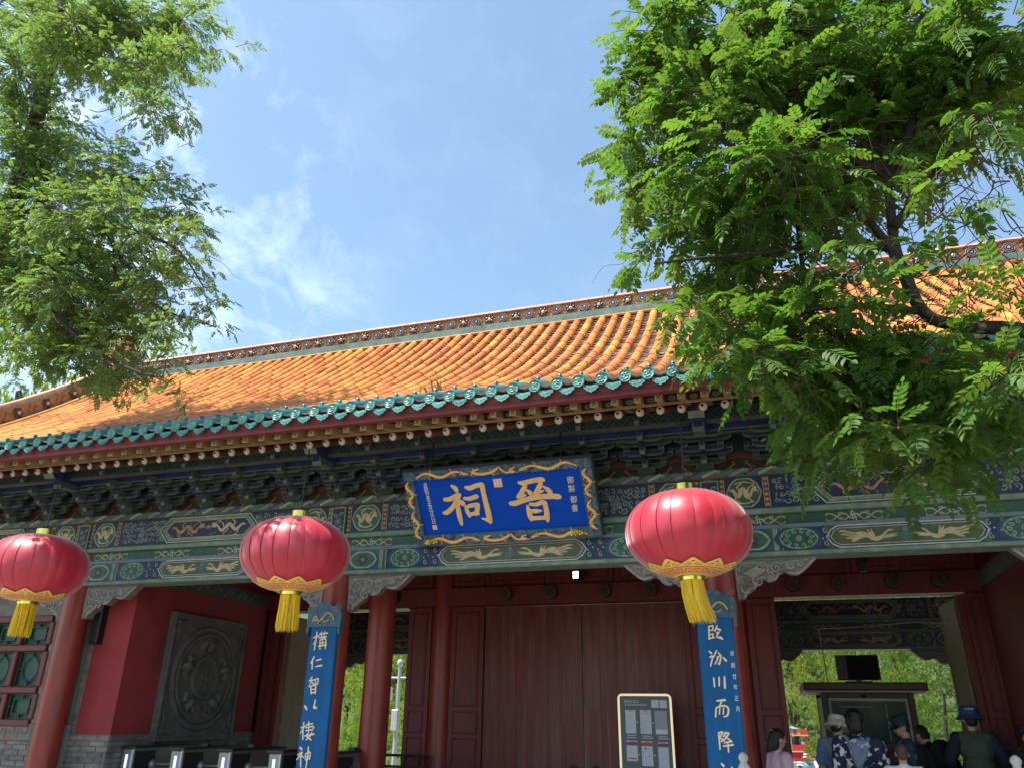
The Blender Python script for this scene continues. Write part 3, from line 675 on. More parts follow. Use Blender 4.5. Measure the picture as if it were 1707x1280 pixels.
# arched boards between the bracket sets
for (x0,_), (x1,_) in zip(bx[:-1], bx[1:]):
    if x1 > 4.5: break
    c = (x0+x1)/2; hw = (x1-x0)/2-0.02; z0 = ZB
    b = MB(); b.box((x0,9.02,z0),(x1,9.05,z0+0.88)); o = b.build('bracket_panel', 'bracket_green', G)
    b = MB(); Y = 9.017
    hk = 0.78
    arch = [(-hw,0.0),(-hw*0.84,0.05),(-hw*0.70,0.085),(-hw*0.62,0.13),(-hw*0.46,0.17),(-hw*0.36,0.235),(-hw*0.16,0.25),(0,0.275),(hw*0.16,0.25),(hw*0.36,0.235),(hw*0.46,0.17),(hw*0.62,0.13),(hw*0.70,0.085),(hw*0.84,0.05),(hw,0.0)]
    arch = [(p, q*hk) for p, q in arch]
    b.poly([(c+a*1.0, z0+z) for a, z in [(-hw*1.02,0)]+[(p*1.03,q+0.05) for p,q in arch[1:-1]]+[(hw*1.02,0)]], Y-0.0, 2)
    b.poly([(c+a*0.93, z0+max(0,z-0.005)) for a, z in arch], Y-0.002, 3)
    b.ribbon([(c+a, z0+z, 0.022) for a, z in arch], Y-0.004, 0, n=3)
    for f in (-1,1):
        b.ribbon([(c+f*0.06,z0+0.02,0.014),(c+f*0.12,z0+0.05,0.016),(c+f*0.10,z0+0.10,0.016),(c+f*0.06,z0+0.13,0.012),(c+f*0.09,z0+0.15,0.008)], Y-0.004, 1, n=4)
        spiral(b, c+f*0.14, z0+0.06, 0.03, 0, 1.2, 0.011, Y-0.004, 1, d=f, n=8)
    b.ribbon([(c-0.1,z0+0.008,0.012),(c+0.1,z0+0.008,0.012)], Y-0.004, 1); b.disc(c, z0+0.07, 0.045, Y-0.005, 4, 10)
    b.build('painted_ornament', ['orange_brown','ochre','fascia_red','panel_brown','bracket_green'], o)
# boards and purlins behind and above the brackets
for (y, z0, z1, mm_) in ((8.70,ZB+0.42,ZB+0.50,'bracket_green'),(8.53,ZB+0.40,ZB+0.475,'paint_blue'),(9.0,ZB+0.50,ZB+0.9,'dark_brown')):
    b = MB(); b.box((XC[0]-0.3,y,z0),(XC[5]+0.3,y+0.06,z1)); b.box((XC[0]-0.3,y-0.006,z0-0.012),(XC[5]+0.3,y+0.02,z0),1); b.build('bracket_board', [mm_,'bracket_edge'], G)
ZP = 4.672
b = MB(); b.box((XC[0]-0.4,8.30,ZP),(XC[5]+0.4,8.38,ZP+0.135)); b.box((XC[0]-0.4,8.285,ZP-0.026),(XC[5]+0.4,8.38,ZP-0.001),1); pb = b.build('eave_board', ['deep_green','beam_grey'], G)
b = MB(); Y = 8.297; x = XC[0]-0.3; s = 0.105
while x < XC[5]+0.3:
    for w_, c_, d_ in ((0.052,2,0),(0.030,0,0.001),(0.008,1,0.002)):
        b.ribbon([(x-s,ZP+0.010,w_),(x,ZP+0.125,w_),(x+s,ZP+0.010,w_)], Y-d_, c_, n=1) if False else (b.ribbon([(x-s,ZP+0.012,w_),(x,ZP+0.122,w_)], Y-d_, c_), b.ribbon([(x,ZP+0.122,w_),(x+s,ZP+0.012,w_)], Y-d_-0.0003, c_))
    b.disc(x, ZP+0.035, 0.020, Y-0.003, 1, 8); b.disc(x, ZP+0.035, 0.013, Y-0.004, 3, 8)
    x += 2*s
b.build('painted_ornament', ['bracket_green','bracket_edge','navy','paint_blue'], pb)
b = MB(); b.tube([(XC[0]-0.5,8.42,ZP+0.215),(XC[5]+0.5,8.42,ZP+0.215)], 0.075, 12); b.build('eave_purlin', 'bracket_green', G, smooth=True)

# ---- rafters
X0, X1 = -13.45, 7.8
rs = 0.45; ra = math.atan(rs)
b = MB(); b.tube([(0,0,0),(0,1.7,1.7*rs)], 0.048, 10, 0)
ca, sa = math.cos(ra), math.sin(ra)
b.ball((0,0.006,0.002), (0.0445,0.028,0.0445), 12, 8, 1, Matrix.Rotation(ra,3,'X'))
b.ball((-0.006,-0.027,0.006), (0.015,0.006,0.015), 8, 6, 2)
RR = b.mesh('rafter', ['orange_brown','rafter_white','black'], True)
b = MB(); q = 0.036; l = 1.3; sl_ = 0.30
b.hexa([(-q,0,-q),(q,0,-q),(q,l,l*sl_-q),(-q,l,l*sl_-q),(-q,0,q),(q,0,q),(q,l,l*sl_+q),(-q,l,l*sl_+q)], 0)
b.quad(-q+0.006,q-0.006,-q+0.006,q-0.006,-0.002,1)
for f in (-1,1): b.ribbon([(f*0.02,-0.022,0.009),(f*0.006,0,0.009),(f*0.02,0.022,0.009)], -0.004, 2, n=2)
FR = b.mesh('flying_rafter', ['ochre','rafter_gold','black'])
b = MB(); 
for k in range(8):
    a = 2*PI*k/8; b.poly([(0.008*math.cos(a),0.008*math.sin(a)),(0.03*math.cos(a-0.2),0.03*math.sin(a-0.2)),(0.042*math.cos(a),0.042*math.sin(a)),(0.03*math.cos(a+0.2),0.03*math.sin(a+0.2))],0,0)
SNOW = b.mesh('star_ornament', ['pale_line'])
n = int((X1-X0)/0.2165); rx = [X0+0.1+k*0.2165 for k in range(n)]
for i, x in enumerate(rx):
    o = link('rafter', RR, G, loc=(x+random.uniform(-0.006,0.006),7.50,4.515+random.uniform(-0.004,0.004)), rot=(0,random.uniform(-0.4,0.4),0))
    link('flying_rafter', FR, G, loc=(x+0.03+random.uniform(-0.006,0.006),7.125,4.512))
b = MB()
b.hexa([(X0,7.10,4.553),(X1,7.10,4.553),(X1,8.5,4.553+1.4*sl_),(X0,8.5,4.553+1.4*sl_),(X0,7.10,4.583),(X1,7.10,4.583),(X1,8.5,4.583+1.4*sl_),(X0,8.5,4.583+1.4*sl_)])
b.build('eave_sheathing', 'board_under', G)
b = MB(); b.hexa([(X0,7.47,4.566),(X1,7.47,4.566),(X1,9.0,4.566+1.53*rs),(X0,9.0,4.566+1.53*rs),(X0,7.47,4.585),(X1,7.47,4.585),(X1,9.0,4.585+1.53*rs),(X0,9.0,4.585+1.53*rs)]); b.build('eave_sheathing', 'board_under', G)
b = MB(); b.box((X0,7.455,4.563),(X1,7.49,4.592)); b.build('rafter_strip', 'ochre', G)
b = MB(); b.hexa([(X0,7.045,4.545),(X1,7.045,4.545),(X1,7.105,4.53),(X0,7.105,4.53),(X0,7.03,4.665),(X1,7.03,4.665),(X1,7.11,4.665),(X0,7.11,4.665)]); b.box((X0,7.028,4.531),(X1,7.09,4.552),1)
b.build('fascia_board', ['fascia_red','fascia_red'], G)
b = MB()
for i in range(len(rx)-1):
    if -3.2 < rx[i] < 3.6:
        b2 = MB(); cx_ = rx[i]+0.03+0.108
        for k in range(8):
            a = 2*PI*k/8+0.1; b.poly([(cx_+p*math.cos(a+s_),4.585+p*0.72*math.sin(a+s_)) for p, s_ in ((0.008,0),(0.030,-0.2),(0.043,0),(0.030,0.2))], 7.36, 0)
        b.quad(rx[i]+0.068, rx[i]+0.215, 4.545, 4.64, 7.363, 1)
b.build('star_ornament', ['pale_line','dark_brown'], G)

# ---- roof
S0, ZR0, YE, YTOP = 0.42, 4.70, 7.0, 12.38
ZTOP = 8.30; QA = (ZTOP-ZR0-S0*(YTOP-YE))/(YTOP-YE)**2
def zr(y): s = y-YE; return ZR0+S0*s+QA*s*s
def slope(y): return S0+2*QA*(y-YE)
ys = [YE]; 
while ys[-1] < YTOP:                                      # arc-length steps of 0.4 m
    y = ys[-1]; ys.append(y+0.405/math.sqrt(1+slope(y)**2))
ys = [YE+(y-YE)*(YTOP-YE)/(ys[-1]-YE) for y in ys]; NT = len(ys)-1
b = MB(); N = 24
for k in range(N):
    y0, y1 = YE+0.03+(YTOP-YE)*k/N, YE+0.03+(YTOP-YE)*(k+1)/N
    b.add([(X0,y0,zr(y0)-0.05),(X1,y0,zr(y0)-0.05),(X1,y1,zr(y1)-0.05),(X0,y1,zr(y1)-0.05),(X0,y0,zr(y0)-0.13),(X1,y0,zr(y0)-0.13),(X1,y1,zr(y1)-0.13),(X0,y1,zr(y1)-0.13)],[(0,1,2,3),(7,6,5,4),(0,3,7,4),(1,5,6,2)])
    yy0, yy1 = 2*12.6-y0, 2*12.6-y1
    b.add([(X0,yy0,zr(y0)),(X1,yy0,zr(y0)),(X1,yy1,zr(y1)),(X0,yy1,zr(y1))],[(3,2,1,0)])
b.build('roof_deck', 'pan_tile', G)
SP = 0.2333; ncol = int((X1-X0-0.2)/SP); cols = [X0+0.25+SP*k for k in range(ncol)]
# roll tile template: half cylinder along +Y, length 1, thicker mouth at the lower end
def roll(rad, flare=1.07, seg=8, cap=True):
    v, f = [], []
    for y, r_ in ((0.012,rad*0.5),(0,rad*flare),(0.055,rad*flare),(0.07,rad),(1.0,rad*0.975)):
        for k in range(seg+1):
            a = PI*k/seg; v.append((r_*math.cos(a), y, r_*math.sin(a)))
    for i in range(4):
        for k in range(seg): f.append((i*(seg+1)+k, i*(seg+1)+k+1, (i+1)*(seg+1)+k+1, (i+1)*(seg+1)+k))
    return v, f
rv, rf = roll(0.064)
tb = MB(); tb.add(rv, rf); TILE = tb.mesh('roof_tile', ['tile_orange'], True)
cand = []
rd = random.Random(3)
for x in cols:
    for k in range(1, NT):
        y0, y1 = ys[k], ys[k+1]; z0, z1 = zr(y0), zr(y1)
        cand.append((math.sqrt(x*x+y0*y0+(z0-1.6)**2), x+rd.gauss(0,0.004), y0, z0, y1, z1))
def in_view(x, y, z):
    c = CAM.transposed() @ Vector((x,y,z-EYE)); u, v = CX+F*c.x/c.z, CY+F*c.y/c.z
    return 0 < u < 1707 and 0 < v < 1280 and not (u > 1180 and v > 450 and u < 1560), u, v
near = sorted([c for c in cand if in_view(c[1],c[2],c[3])[0]])[:298]
ns = set(id(c) for c in near); rest = [c for c in cand if id(c) not in ns]
def tile_frame(c):
    L_ = math.hypot(c[4]-c[2], c[5]-c[3])*1.02; a = math.atan2(c[5]-c[3], c[4]-c[2]); return L_, a
for c in near:
    L_, a = tile_frame(c)
    link('roof_tile', TILE, G, loc=(c[1],c[2],c[3]+0.012+rd.gauss(0,0.003)), rot=(a,0,rd.gauss(0,0.012)), scale=(1,L_,1))
ms, of = [], []
for c in rest:
    L_, a = tile_frame(c); ms.append(np.array(Matrix.Rotation(a,3,'X') @ Matrix.Diagonal((1,L_,1)))); of.append((c[1],c[2],c[3]+0.014+rd.gauss(0,0.004)))
o = bulk('roof_tiles_beyond', rv, rf, np.array(ms), np.array(of), 'tile_orange', G, np.random.rand(len(of)), 'stuff'); o.name = 'roof_tile'
o.data.polygons.foreach_set('use_smooth',[True]*len(o.data.polygons)); o.data.set_sharp_from_angle(angle=R(40))
# pan tiles: shallow troughs laid in overlapping courses between the rolls
pv, pf = [], []
for y, dz_ in ((0,0.030),(0.001,0.014),(1.0,-0.010)):
    for k in range(5):
        t = k/4*2-1; pv.append((t*0.088, y, dz_+0.034*t*t-0.040))
for i in range(2):
    for k in range(4): pf.append((i*5+k, i*5+k+1, (i+1)*5+k+1, (i+1)*5+k))
ms, of = [], []; step = 0.125
for i in range(ncol-1):
    x = (cols[i]+cols[i+1])/2; y = YE
    while y < YTOP-0.02:
        dy = step/math.sqrt(1+slope(y)**2); a = math.atan(slope(y+dy/2))
        ms.append(np.array(Matrix.Rotation(a,3,'X') @ Matrix.Diagonal((1,step*1.25,1)))); of.append((x+rd.gauss(0,0.003), y, zr(y)+0.026+rd.gauss(0,0.003))); y += dy
PB_ = MB(); PB_.add(pv, pf); PAN = PB_.mesh('pan_tile', ['pan_tile'])
order = sorted((math.dist(p, (0,0,EYE)), i) for i, p in enumerate(of) if in_view(*p)[0] and -4.5 < p[0] < 0.6 and p[1] > 8.2)[:290]
pk = set(i for _, i in order)
for i in pk:
    o = bpy.data.objects.new('pan_tile', PAN); COL.objects.link(o); o.parent = G; o.matrix_parent_inverse = wm(G).inverted()
    mm_ = Matrix(ms[i].tolist()).to_4x4(); mm_.translation = of[i]; o.matrix_basis = mm_
kp = [i for i in range(len(of)) if i not in pk]
o = bulk('pan_tiles', pv, pf, np.array([ms[i] for i in kp]), np.array([of[i] for i in kp]), 'pan_tile', G, np.random.rand(len(kp)), 'stuff'); o.name = 'pan_tile'
# teal eave tiles with their round ends and knobs, and the drip tiles between them
y1 = ys[1]; La = math.hypot(y1-YE, zr(y1)-ZR0); aa = math.atan2(zr(y1)-ZR0, y1-YE)
b = MB(); v_, f_ = roll(0.066, 1.0); b.add(v_, f_); EAVE = b.mesh('eave_tile', ['teal_glaze'], 'all')
b = MB(); b.lathe([(0.001,0.012),(0.066,0.012),(0.066,-0.006),(0.058,-0.012),(0.050,-0.006),(0.001,-0.004)], (0,0,0), 20, 0, 'Y')
b.lathe([(0.066,-0.008),(0.062,-0.014),(0.056,-0.010)], (0,0,0), 20, 1, 'Y')
for pts in ([(-0.03,0.018,0.012),(-0.012,0.030,0.014),(0.012,0.022,0.014),(0.03,0.032,0.010)],[(-0.034,-0.004,0.012),(-0.012,-0.012,0.016),(0.008,0.004,0.016),(0.034,-0.006,0.012)],[(-0.026,-0.030,0.010),(0.0,-0.034,0.014),(0.026,-0.024,0.010)],[(0.0,0.03,0.01),(-0.01,0.0,0.012),(0.012,-0.03,0.01)]):
    b.tube([(p[0],-0.012,p[1]) for p in catmull(pts,3)], 0.006, 5, 1)
b.disc(0,0,0.050,-0.0075,2,16)
DISC = b.mesh('tile_disc', ['teal_glaze','teal_pale','teal_dark'], True)
b = MB(); b.lathe([(0.020,0),(0.026,0.012),(0.022,0.022),(0.026,0.032),(0.018,0.046),(0.001,0.052)], (0,0,0), 10); KNOB = b.mesh('tile_knob', ['teal_glaze'], True)
drip = [(-0.098,0.022),(-0.072,0.002),(-0.082,-0.018),(-0.058,-0.030),(-0.046,-0.052),(-0.020,-0.058),(0,-0.076),(0.020,-0.058),(0.046,-0.052),(0.058,-0.030),(0.082,-0.018),(0.072,0.002),(0.098,0.022),(0.055,0.012),(0,0.004),(-0.055,0.012)]
b = MB(); b.prism(drip[::-1], -0.008, 0.008, 0)
b.ribbon([(p[0]*0.92,p[1]*0.92-0.002,0.008) for p in drip[:13]], -0.010, 1, n=2)
for f in (-1,1): spiral(b, f*0.032, -0.016, 0.022, 0, 1.3, 0.010, -0.0105, 1, d=f, n=8)
b.ribbon([(-0.04,-0.002,0.010),(0,-0.02,0.014),(0.04,-0.002,0.010)], -0.011, 1); b.ribbon([(0,-0.02,0.012),(0,-0.06,0.006)], -0.011, 1)
b.add([(-0.098,0,0.022),(-0.05,0,0.011),(0,0,0.004),(0.05,0,0.011),(0.098,0,0.022),(-0.098,0.30,0.14),(-0.05,0.30,0.129),(0,0.30,0.122),(0.05,0.30,0.129),(0.098,0.30,0.14)],[(i,i+1,i+6,i+5) for i in range(4)],0)
DRIP = b.mesh('drip_tile', ['teal_glaze','teal_pale'])
for i, x in enumerate(cols):
    x_ = x+rd.gauss(0,0.004)
    o = link('eave_tile', EAVE, G, loc=(x_,YE-0.01,ZR0+0.014), rot=(aa,0,0), scale=(1,La*0.97,1))
    link('tile_disc', DISC, o, loc=(x_,YE-0.014,ZR0+0.012), rot=(rd.gauss(-0.05,0.03),rd.uniform(-0.25,0.25),rd.gauss(0,0.03)))
    link('tile_knob', KNOB, o, loc=(x_,YE+0.13,ZR0+0.128), rot=(0.1,0,0))
    if i < ncol-1: link('drip_tile', DRIP, G, loc=(x+SP/2+rd.gauss(0,0.004),YE-0.012+rd.gauss(0,0.004),4.648), rot=(rd.gauss(-0.16,0.03),0,rd.gauss(0,0.02)))
# ---- main ridge
RX0, RX1 = -13.2, 7.5
b = MB(); b.box((RX0,12.31,8.34),(RX1,12.89,8.475)); b.build('ridge_base', 'ridge_green', G)
b = MB(); b.tube([(RX0,12.32,8.315),(RX1,12.32,8.315)], 0.028, 8); b.build('ridge_moulding', 'tile_orange', G, smooth=True)
b = MB(); b.box((RX0,12.40,8.50),(RX1,12.80,8.72)); o_r = b.build('ridge_band', 'ridge_orange', G)
b = MB(); b.box((RX0,12.36,8.477),(RX1,12.84,8.499)); b.box((RX0,12.36,8.721),(RX1,12.84,8.735)); b.build('ridge_moulding', 'ridge_orange', G)
b = MB()
for k in range(int((RX1-RX0)/0.5)):
    x = RX0+0.5*k; b.hexa([(x,12.35,8.735),(x+0.492,12.35,8.735),(x+0.492,12.85,8.735),(x,12.85,8.735),(x,12.44,8.835),(x+0.492,12.44,8.835),(x+0.492,12.76,8.835),(x,12.76,8.835)])
    b2 = MB(); b2.hexa([(x,12.352,8.736),(x+0.49,12.352,8.736),(x+0.49,12.848,8.736),(x,12.848,8.736),(x,12.46,8.828),(x+0.49,12.46,8.828),(x+0.49,12.74,8.828),(x,12.74,8.828)])
    if -13 < x < 5: b2.build('ridge_cap', 'ridge_pink', G)
b = MB()
for pts in ([(r_*math.cos(a_), r_*math.sin(a_)) for r_, a_ in [(0.093,2*PI*k/20) for k in range(20)]],): b.prism([(p[0],p[1]) for p in pts], -0.03, 0.0, 0)
for r_, w_ in ((0.084,0.016),(0.052,0.018)):
    b.tube([(r_*math.cos(2*PI*k/18), -0.034, r_*math.sin(2*PI*k/18)) for k in range(19)], w_/2, 6, 3)
b.ball((0,-0.035,0), (0.022,0.02,0.022), 8, 6, 2)
SWIRL = b.mesh('ridge_roundel', ['glaze_dark','glaze_dark','glaze_cream','glaze_lilac'], True)
b = MB()
for k in range(6):
    a = 2*PI*k/6+0.3; b.ball((0.062*math.cos(a),-0.02,0.062*math.sin(a)), (0.040,0.022,0.026), 8, 5, 0, Matrix.Rotation(-a,3,'Y'))
b.ball((0,-0.035,0), (0.034,0.028,0.034), 10, 6, 1)
FLOW = b.mesh('ridge_flower', ['glaze_dark','glaze_cream'], True)
b = MB()
for f in (-1,1):
    b.tube([(f*0.02,-0.008,-0.09),(f*0.06,-0.014,-0.05),(f*0.03,-0.014,0.0),(f*0.07,-0.014,0.05),(f*0.02,-0.008,0.10)], [0.008,0.012,0.014,0.012,0.006], 5, 0)
    b.tube([(f*0.05,-0.01,0.06),(f*0.09,-0.014,0.08),(f*0.085,-0.01,0.11)], 0.009, 5, 1)
LEAFR = b.mesh('ridge_leaf', ['ridge_orange','ridge_green'], True)
ST = 0.2675; k = 0; x = -13.0
while x < 7.2:
    link('ridge_roundel' if k%2 else 'ridge_flower', SWIRL if k%2 else FLOW, o_r, loc=(x,12.398,8.61+rd.gauss(0,0.006)), rot=(0,rd.uniform(-0.4,0.4),0))
    link('ridge_leaf', LEAFR, o_r, loc=(x+ST/2,12.398,8.61), rot=(0,rd.uniform(-0.1,0.1),0))
    x += ST; k += 1
# ridge end ornament and finial post at the left gable
b = MB(); P = [(-13.75,8.2),(-13.0,8.2),(-13.0,8.9),(-13.15,9.15),(-13.35,9.35),(-13.45,9.6),(-13.62,9.68),(-13.55,9.45),(-13.68,9.3),(-13.78,9.0),(-13.7,8.7)]
b.prism(P[::-1], 12.42, 12.78); b.build('ridge_end', 'ridge_orange', G)
b = MB(); b.lathe([(0.10,8.8),(0.10,9.1),(0.06,9.15),(0.11,9.25),(0.07,9.32),(0.13,9.45),(0.12,9.52),(0.05,9.55)], (-13.25,12.5,0), 12); b.build('ridge_finial', 'ridge_pink', G, smooth=True)
# gable ridges running down the slope
for gx in (-13.30, 7.65):
    b = MB(); m_ = 22
    def strip(bb, xa, xb, za, zb, mi):
        for k in range(m_):
            y0, y1 = 7.6+(12.4-7.6)*k/m_, 7.6+(12.4-7.6)*(k+1)/m_
            bb.hexa([(xa,y0,zr(y0)+za),(xb,y0,zr(y0)+za),(xb,y1,zr(y1)+za),(xa,y1,zr(y1)+za),(xa,y0,zr(y0)+zb),(xb,y0,zr(y0)+zb),(xb,y1,zr(y1)+zb),(xa,y1,zr(y1)+zb)], mi)
    strip(b, gx-0.12, gx+0.12, 0.0, 0.14, 0); strip(b, gx-0.09, gx+0.09, 0.14, 0.40, 1); strip(b, gx-0.14, gx+0.14, 0.40, 0.46, 0); strip(b, gx-0.10, gx+0.10, 0.46, 0.54, 2)
    o = b.build('gable_ridge', ['ridge_green','ridge_orange','ridge_pink'], G)
    if gx < 0:
        for k in range(17):
            y = 7.8+k*0.27
            link('ridge_flower', FLOW if k%2 else LEAFR, o, loc=(gx+0.10,y,zr(y)+0.27), rot=(0,0,PI/2), scale=(1.1,1.1,1.1))
        b = MB()
        b.tube([(gx+0.22,7.2+0.24*k,zr(7.2+0.24*k)+0.06) for k in range(22)], 0.075, 8); b.build('gable_roll', 'tile_orange', G, smooth=True)
# gable walls and the ceiling above the porch
for gx in (-13.2,7.5):
    b = MB(); b.prism([(9.0,0.0),(16.2,0.0),(16.2,5.2),(12.6,8.0),(9.0,5.2)], gx-0.15, gx+0.15)
    b.v = [(y,x,z) for x,y,z in b.v]; b.build('gable_wall', 'red_plaster', G)
b = MB(); b.box((-13.0,9.06,5.12),(7.4,16.1,5.2)); b.build('ceiling', 'dark_brown', G)
for x in XC[1:5]:
    b = MB(); b.box((x-0.14,9.15,4.35),(x+0.14,16.1,4.75)); b.build('tie_beam', 'bracket_green', G)
b = MB(); b.box((-13.0,16.05,4.0),(7.4,16.35,5.2)); b.build('rear_frieze', 'bracket_green', G)
# ------------------------------------------------------------------ door wall, porch walls, window
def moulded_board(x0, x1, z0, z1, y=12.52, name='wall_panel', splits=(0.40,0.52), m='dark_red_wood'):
    b = MB(); b.box((x0,y,z0),(x1,y+0.10,z1)); o = b.build(name, m, G)
    h = z1-z0; e = 0.07; w = x1-x0
    zz = [(z0+0.1, z0+h*splits[0]-0.04), (z0+h*splits[0]+0.02, z0+h*splits[1]-0.04), (z0+h*splits[1]+0.03, z1-0.08)] if splits else [(z0+0.07,z1-0.07)]
    for a, c in zz:
        b = MB(); t = 0.022; X0_, X1_ = x0+min(e,w*0.2), x1-min(e,w*0.2)
        b.bev((X0_,y-0.018,a),(X0_+t,y-0.001,c),0.007); b.bev((X1_-t,y-0.018,a),(X1_,y-0.001,c),0.007)
        b.bev((X0_+t,y-0.018,a),(X1_-t,y-0.001,a+t),0.007); b.bev((X0_+t,y-0.018,c-t),(X1_-t,y-0.001,c),0.007)
        b.box((X0_+t+0.01,y-0.006,a+t+0.01),(X1_-t-0.01,y-0.001,c-t-0.01)); b.build('moulding', m, o)
    return o
for x0, x1 in ((-8.60,-8.35),(-5.80,-5.385),(-5.015,-4.45),(-1.19,-0.625),(-0.255,0.165),(2.71,2.96)):
    moulded_board(x0, x1, 0.0, 3.28)
b = MB(); b.bev((-8.6,12.44,3.285),(2.96,12.70,3.60),0.015); b.box((-8.35,12.445,3.268),(-5.80,12.69,3.284),1); b.box((0.165,12.445,3.268),(2.71,12.69,3.284),1)  # pale strips paint the lit lower edge over the side openings
b.build('door_lintel', ['dark_red_wood','lit_lintel_edge'], G)
x = -8.6
for x0, x1 in ((-8.6,-6.9),(-6.9,-5.39),(-5.01,-4.45),(-4.45,-3.4),(-3.4,-2.25),(-2.25,-1.19),(-1.19,-0.63),(-0.25,1.3),(1.3,2.96)):
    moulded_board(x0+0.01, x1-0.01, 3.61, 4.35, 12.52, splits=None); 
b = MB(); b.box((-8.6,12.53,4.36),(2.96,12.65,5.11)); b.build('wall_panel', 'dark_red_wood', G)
def stud(x, z=3.45):
    b = MB(); b.lathe([(0.10,0.0),(0.10,-0.10),(0.092,-0.13),(0.07,-0.135),(0.06,-0.128),(0.03,-0.13),(0.02,-0.14)], (x,12.44,z), 20, 0, 'Y')
    for k in range(12):
        a = 2*PI*k/12; b.ball((x+0.088*math.cos(a),12.31,z+0.088*math.sin(a)), 0.014, 6, 4, 1)
    b.build('lintel_boss', ['dark_brown','carved_red'], G, smooth=True)
for u, v in ((843,990),(918,988),(1008,986),(1085,985),(1323,977),(1398,975),(1489,973),(1567,972),(655,1000)): p = at(u,v,12.35); stud(p.x, 3.45)
# central closed doors: two leaves made of boards
for x0, x1 in ((-4.44,-2.815),(-2.795,-1.20)):
    o = None; nb = 6; w = (x1-x0)/nb
    b = MB(); b.box((x0,12.60,0.02),(x1,12.66,3.275)); o = b.build('door', 'door_wood', G)
    for k in range(nb):
        b = MB(); y = 12.575+random.uniform(-0.001,0.001); b.bev((x0+k*w+0.0004,y,0.03),(x0+(k+1)*w-0.0004,12.599,3.27),0.0015); b.build('door_board', 'door_wood', o)
    b = MB(); cx = x1-0.16 if x1 < -2.8 else x0+0.16
    b.lathe([(0.09,0),(0.085,-0.02),(0.04,-0.035),(0.02,-0.05)], (cx,12.57,0.85), 16, 0, 'Y'); b.tube([(cx+0.055*math.cos(a),12.52,0.80+0.055*math.sin(a)) for a in [2*PI*k/16 for k in range(17)]], 0.008, 6); b.build('door_handle', 'dark_brown', o, smooth=True)
# opened leaves of the side doors, swung inward
for x, sg in ((-8.32,1),(2.66,-1),(-5.83,-1),(0.19,1)):
    lw = 1.25 if x in (-8.32,2.66) else 1.15
    if x in (-5.83,0.19): continue
    b = MB(); b.box((x-0.03,12.72,0.02),(x+0.03,12.72+lw,3.25)); o = b.build('door', 'khaki_wood', G)
    b = MB()
    for z0, z1 in ((0.1,1.3),(1.4,1.75),(1.85,3.15)):
        fx = x+sg*0.032
        for a, c in ((12.80,12.84),(12.72+lw-0.12,12.72+lw-0.08)): b.box((min(fx,fx+sg*0.015),a,z0),(max(fx,fx+sg*0.015),c,z1))
    b.build('moulding', 'khaki_wood', o)
# porch side walls with the pier fronts (red plaster over grey brick)
bb_ = MB(); bb_.add([(0,0,0),(1,0,0),(1,0,1),(0,0,1),(0.02,-1,0.06),(0.98,-1,0.06),(0.98,-1,0.94),(0.02,-1,0.94)],[(4,5,6,7),(0,1,5,4),(1,2,6,5),(2,3,7,6),(3,0,4,7)]); BRICK = bb_.mesh('brick', ['grey_brick'])
def bricks(x0, x1, z0, z1, y, name_mat='grey_brick', face='-Y', parent=G, rows=0.068, length=0.255, stuff=True):
    tv = [(0,0,0),(1,0,0),(1,0,1),(0,0,1),(0.02,-1,0.06),(0.98,-1,0.06),(0.98,-1,0.94),(0.02,-1,0.94)]
    tf = [(4,5,6,7),(0,1,5,4),(1,2,6,5),(2,3,7,6),(3,0,4,7)]
    ms, of = [], []; z = z0; r_ = 0
    while z < z1-0.01:
        x = x0-(length/2 if r_%2 else 0)
        while x < x1-0.01:
            a, c = max(x,x0), min(x+length,x1)
            if c-a > 0.02:
                d = 0.010+random.uniform(-0.003,0.003)
                mm_ = np.diag((c-a-0.010, d, min(rows,z1-z)-0.009))
                p = np.array((a+0.005,0,z+0.004))
                if face == '-Y': of.append((p[0],y,p[2]))
                else:
                    rot = np.array(((0,-1,0),(1,0,0),(0,0,1))) if face == '+X' else np.array(((0,1,0),(-1,0,0),(0,0,1)))
                    mm_ = rot @ mm_; of.append((y,p[0] if face == '+X' else (x0+x1)-p[0],p[2]))
                ms.append(mm_)
            x += length
        z += rows; r_ += 1
    near_ = [i for i in range(len(of)) if of[i][2] > 0.55 and in_view(*of[i])[1] > 0 and of[i][0] > -10.6 and of[i][0] < 0] if face != '-X' else []
    for i in near_:
        o = bpy.data.objects.new('brick', BRICK); COL.objects.link(o); o.parent = parent; o.matrix_parent_inverse = wm(parent).inverted()
        mm_ = Matrix(np.asarray(ms[i]).tolist()).to_4x4(); mm_.translation = of[i]; o.matrix_basis = mm_
    ns_ = set(near_); kp_ = [i for i in range(len(of)) if i not in ns_]
    if kp_: o = bulk('brick', tv, tf, np.array([ms[i] for i in kp_]), np.array([of[i] for i in kp_]), name_mat, parent, np.random.rand(len(kp_)), 'stuff'); o.name = 'brick'
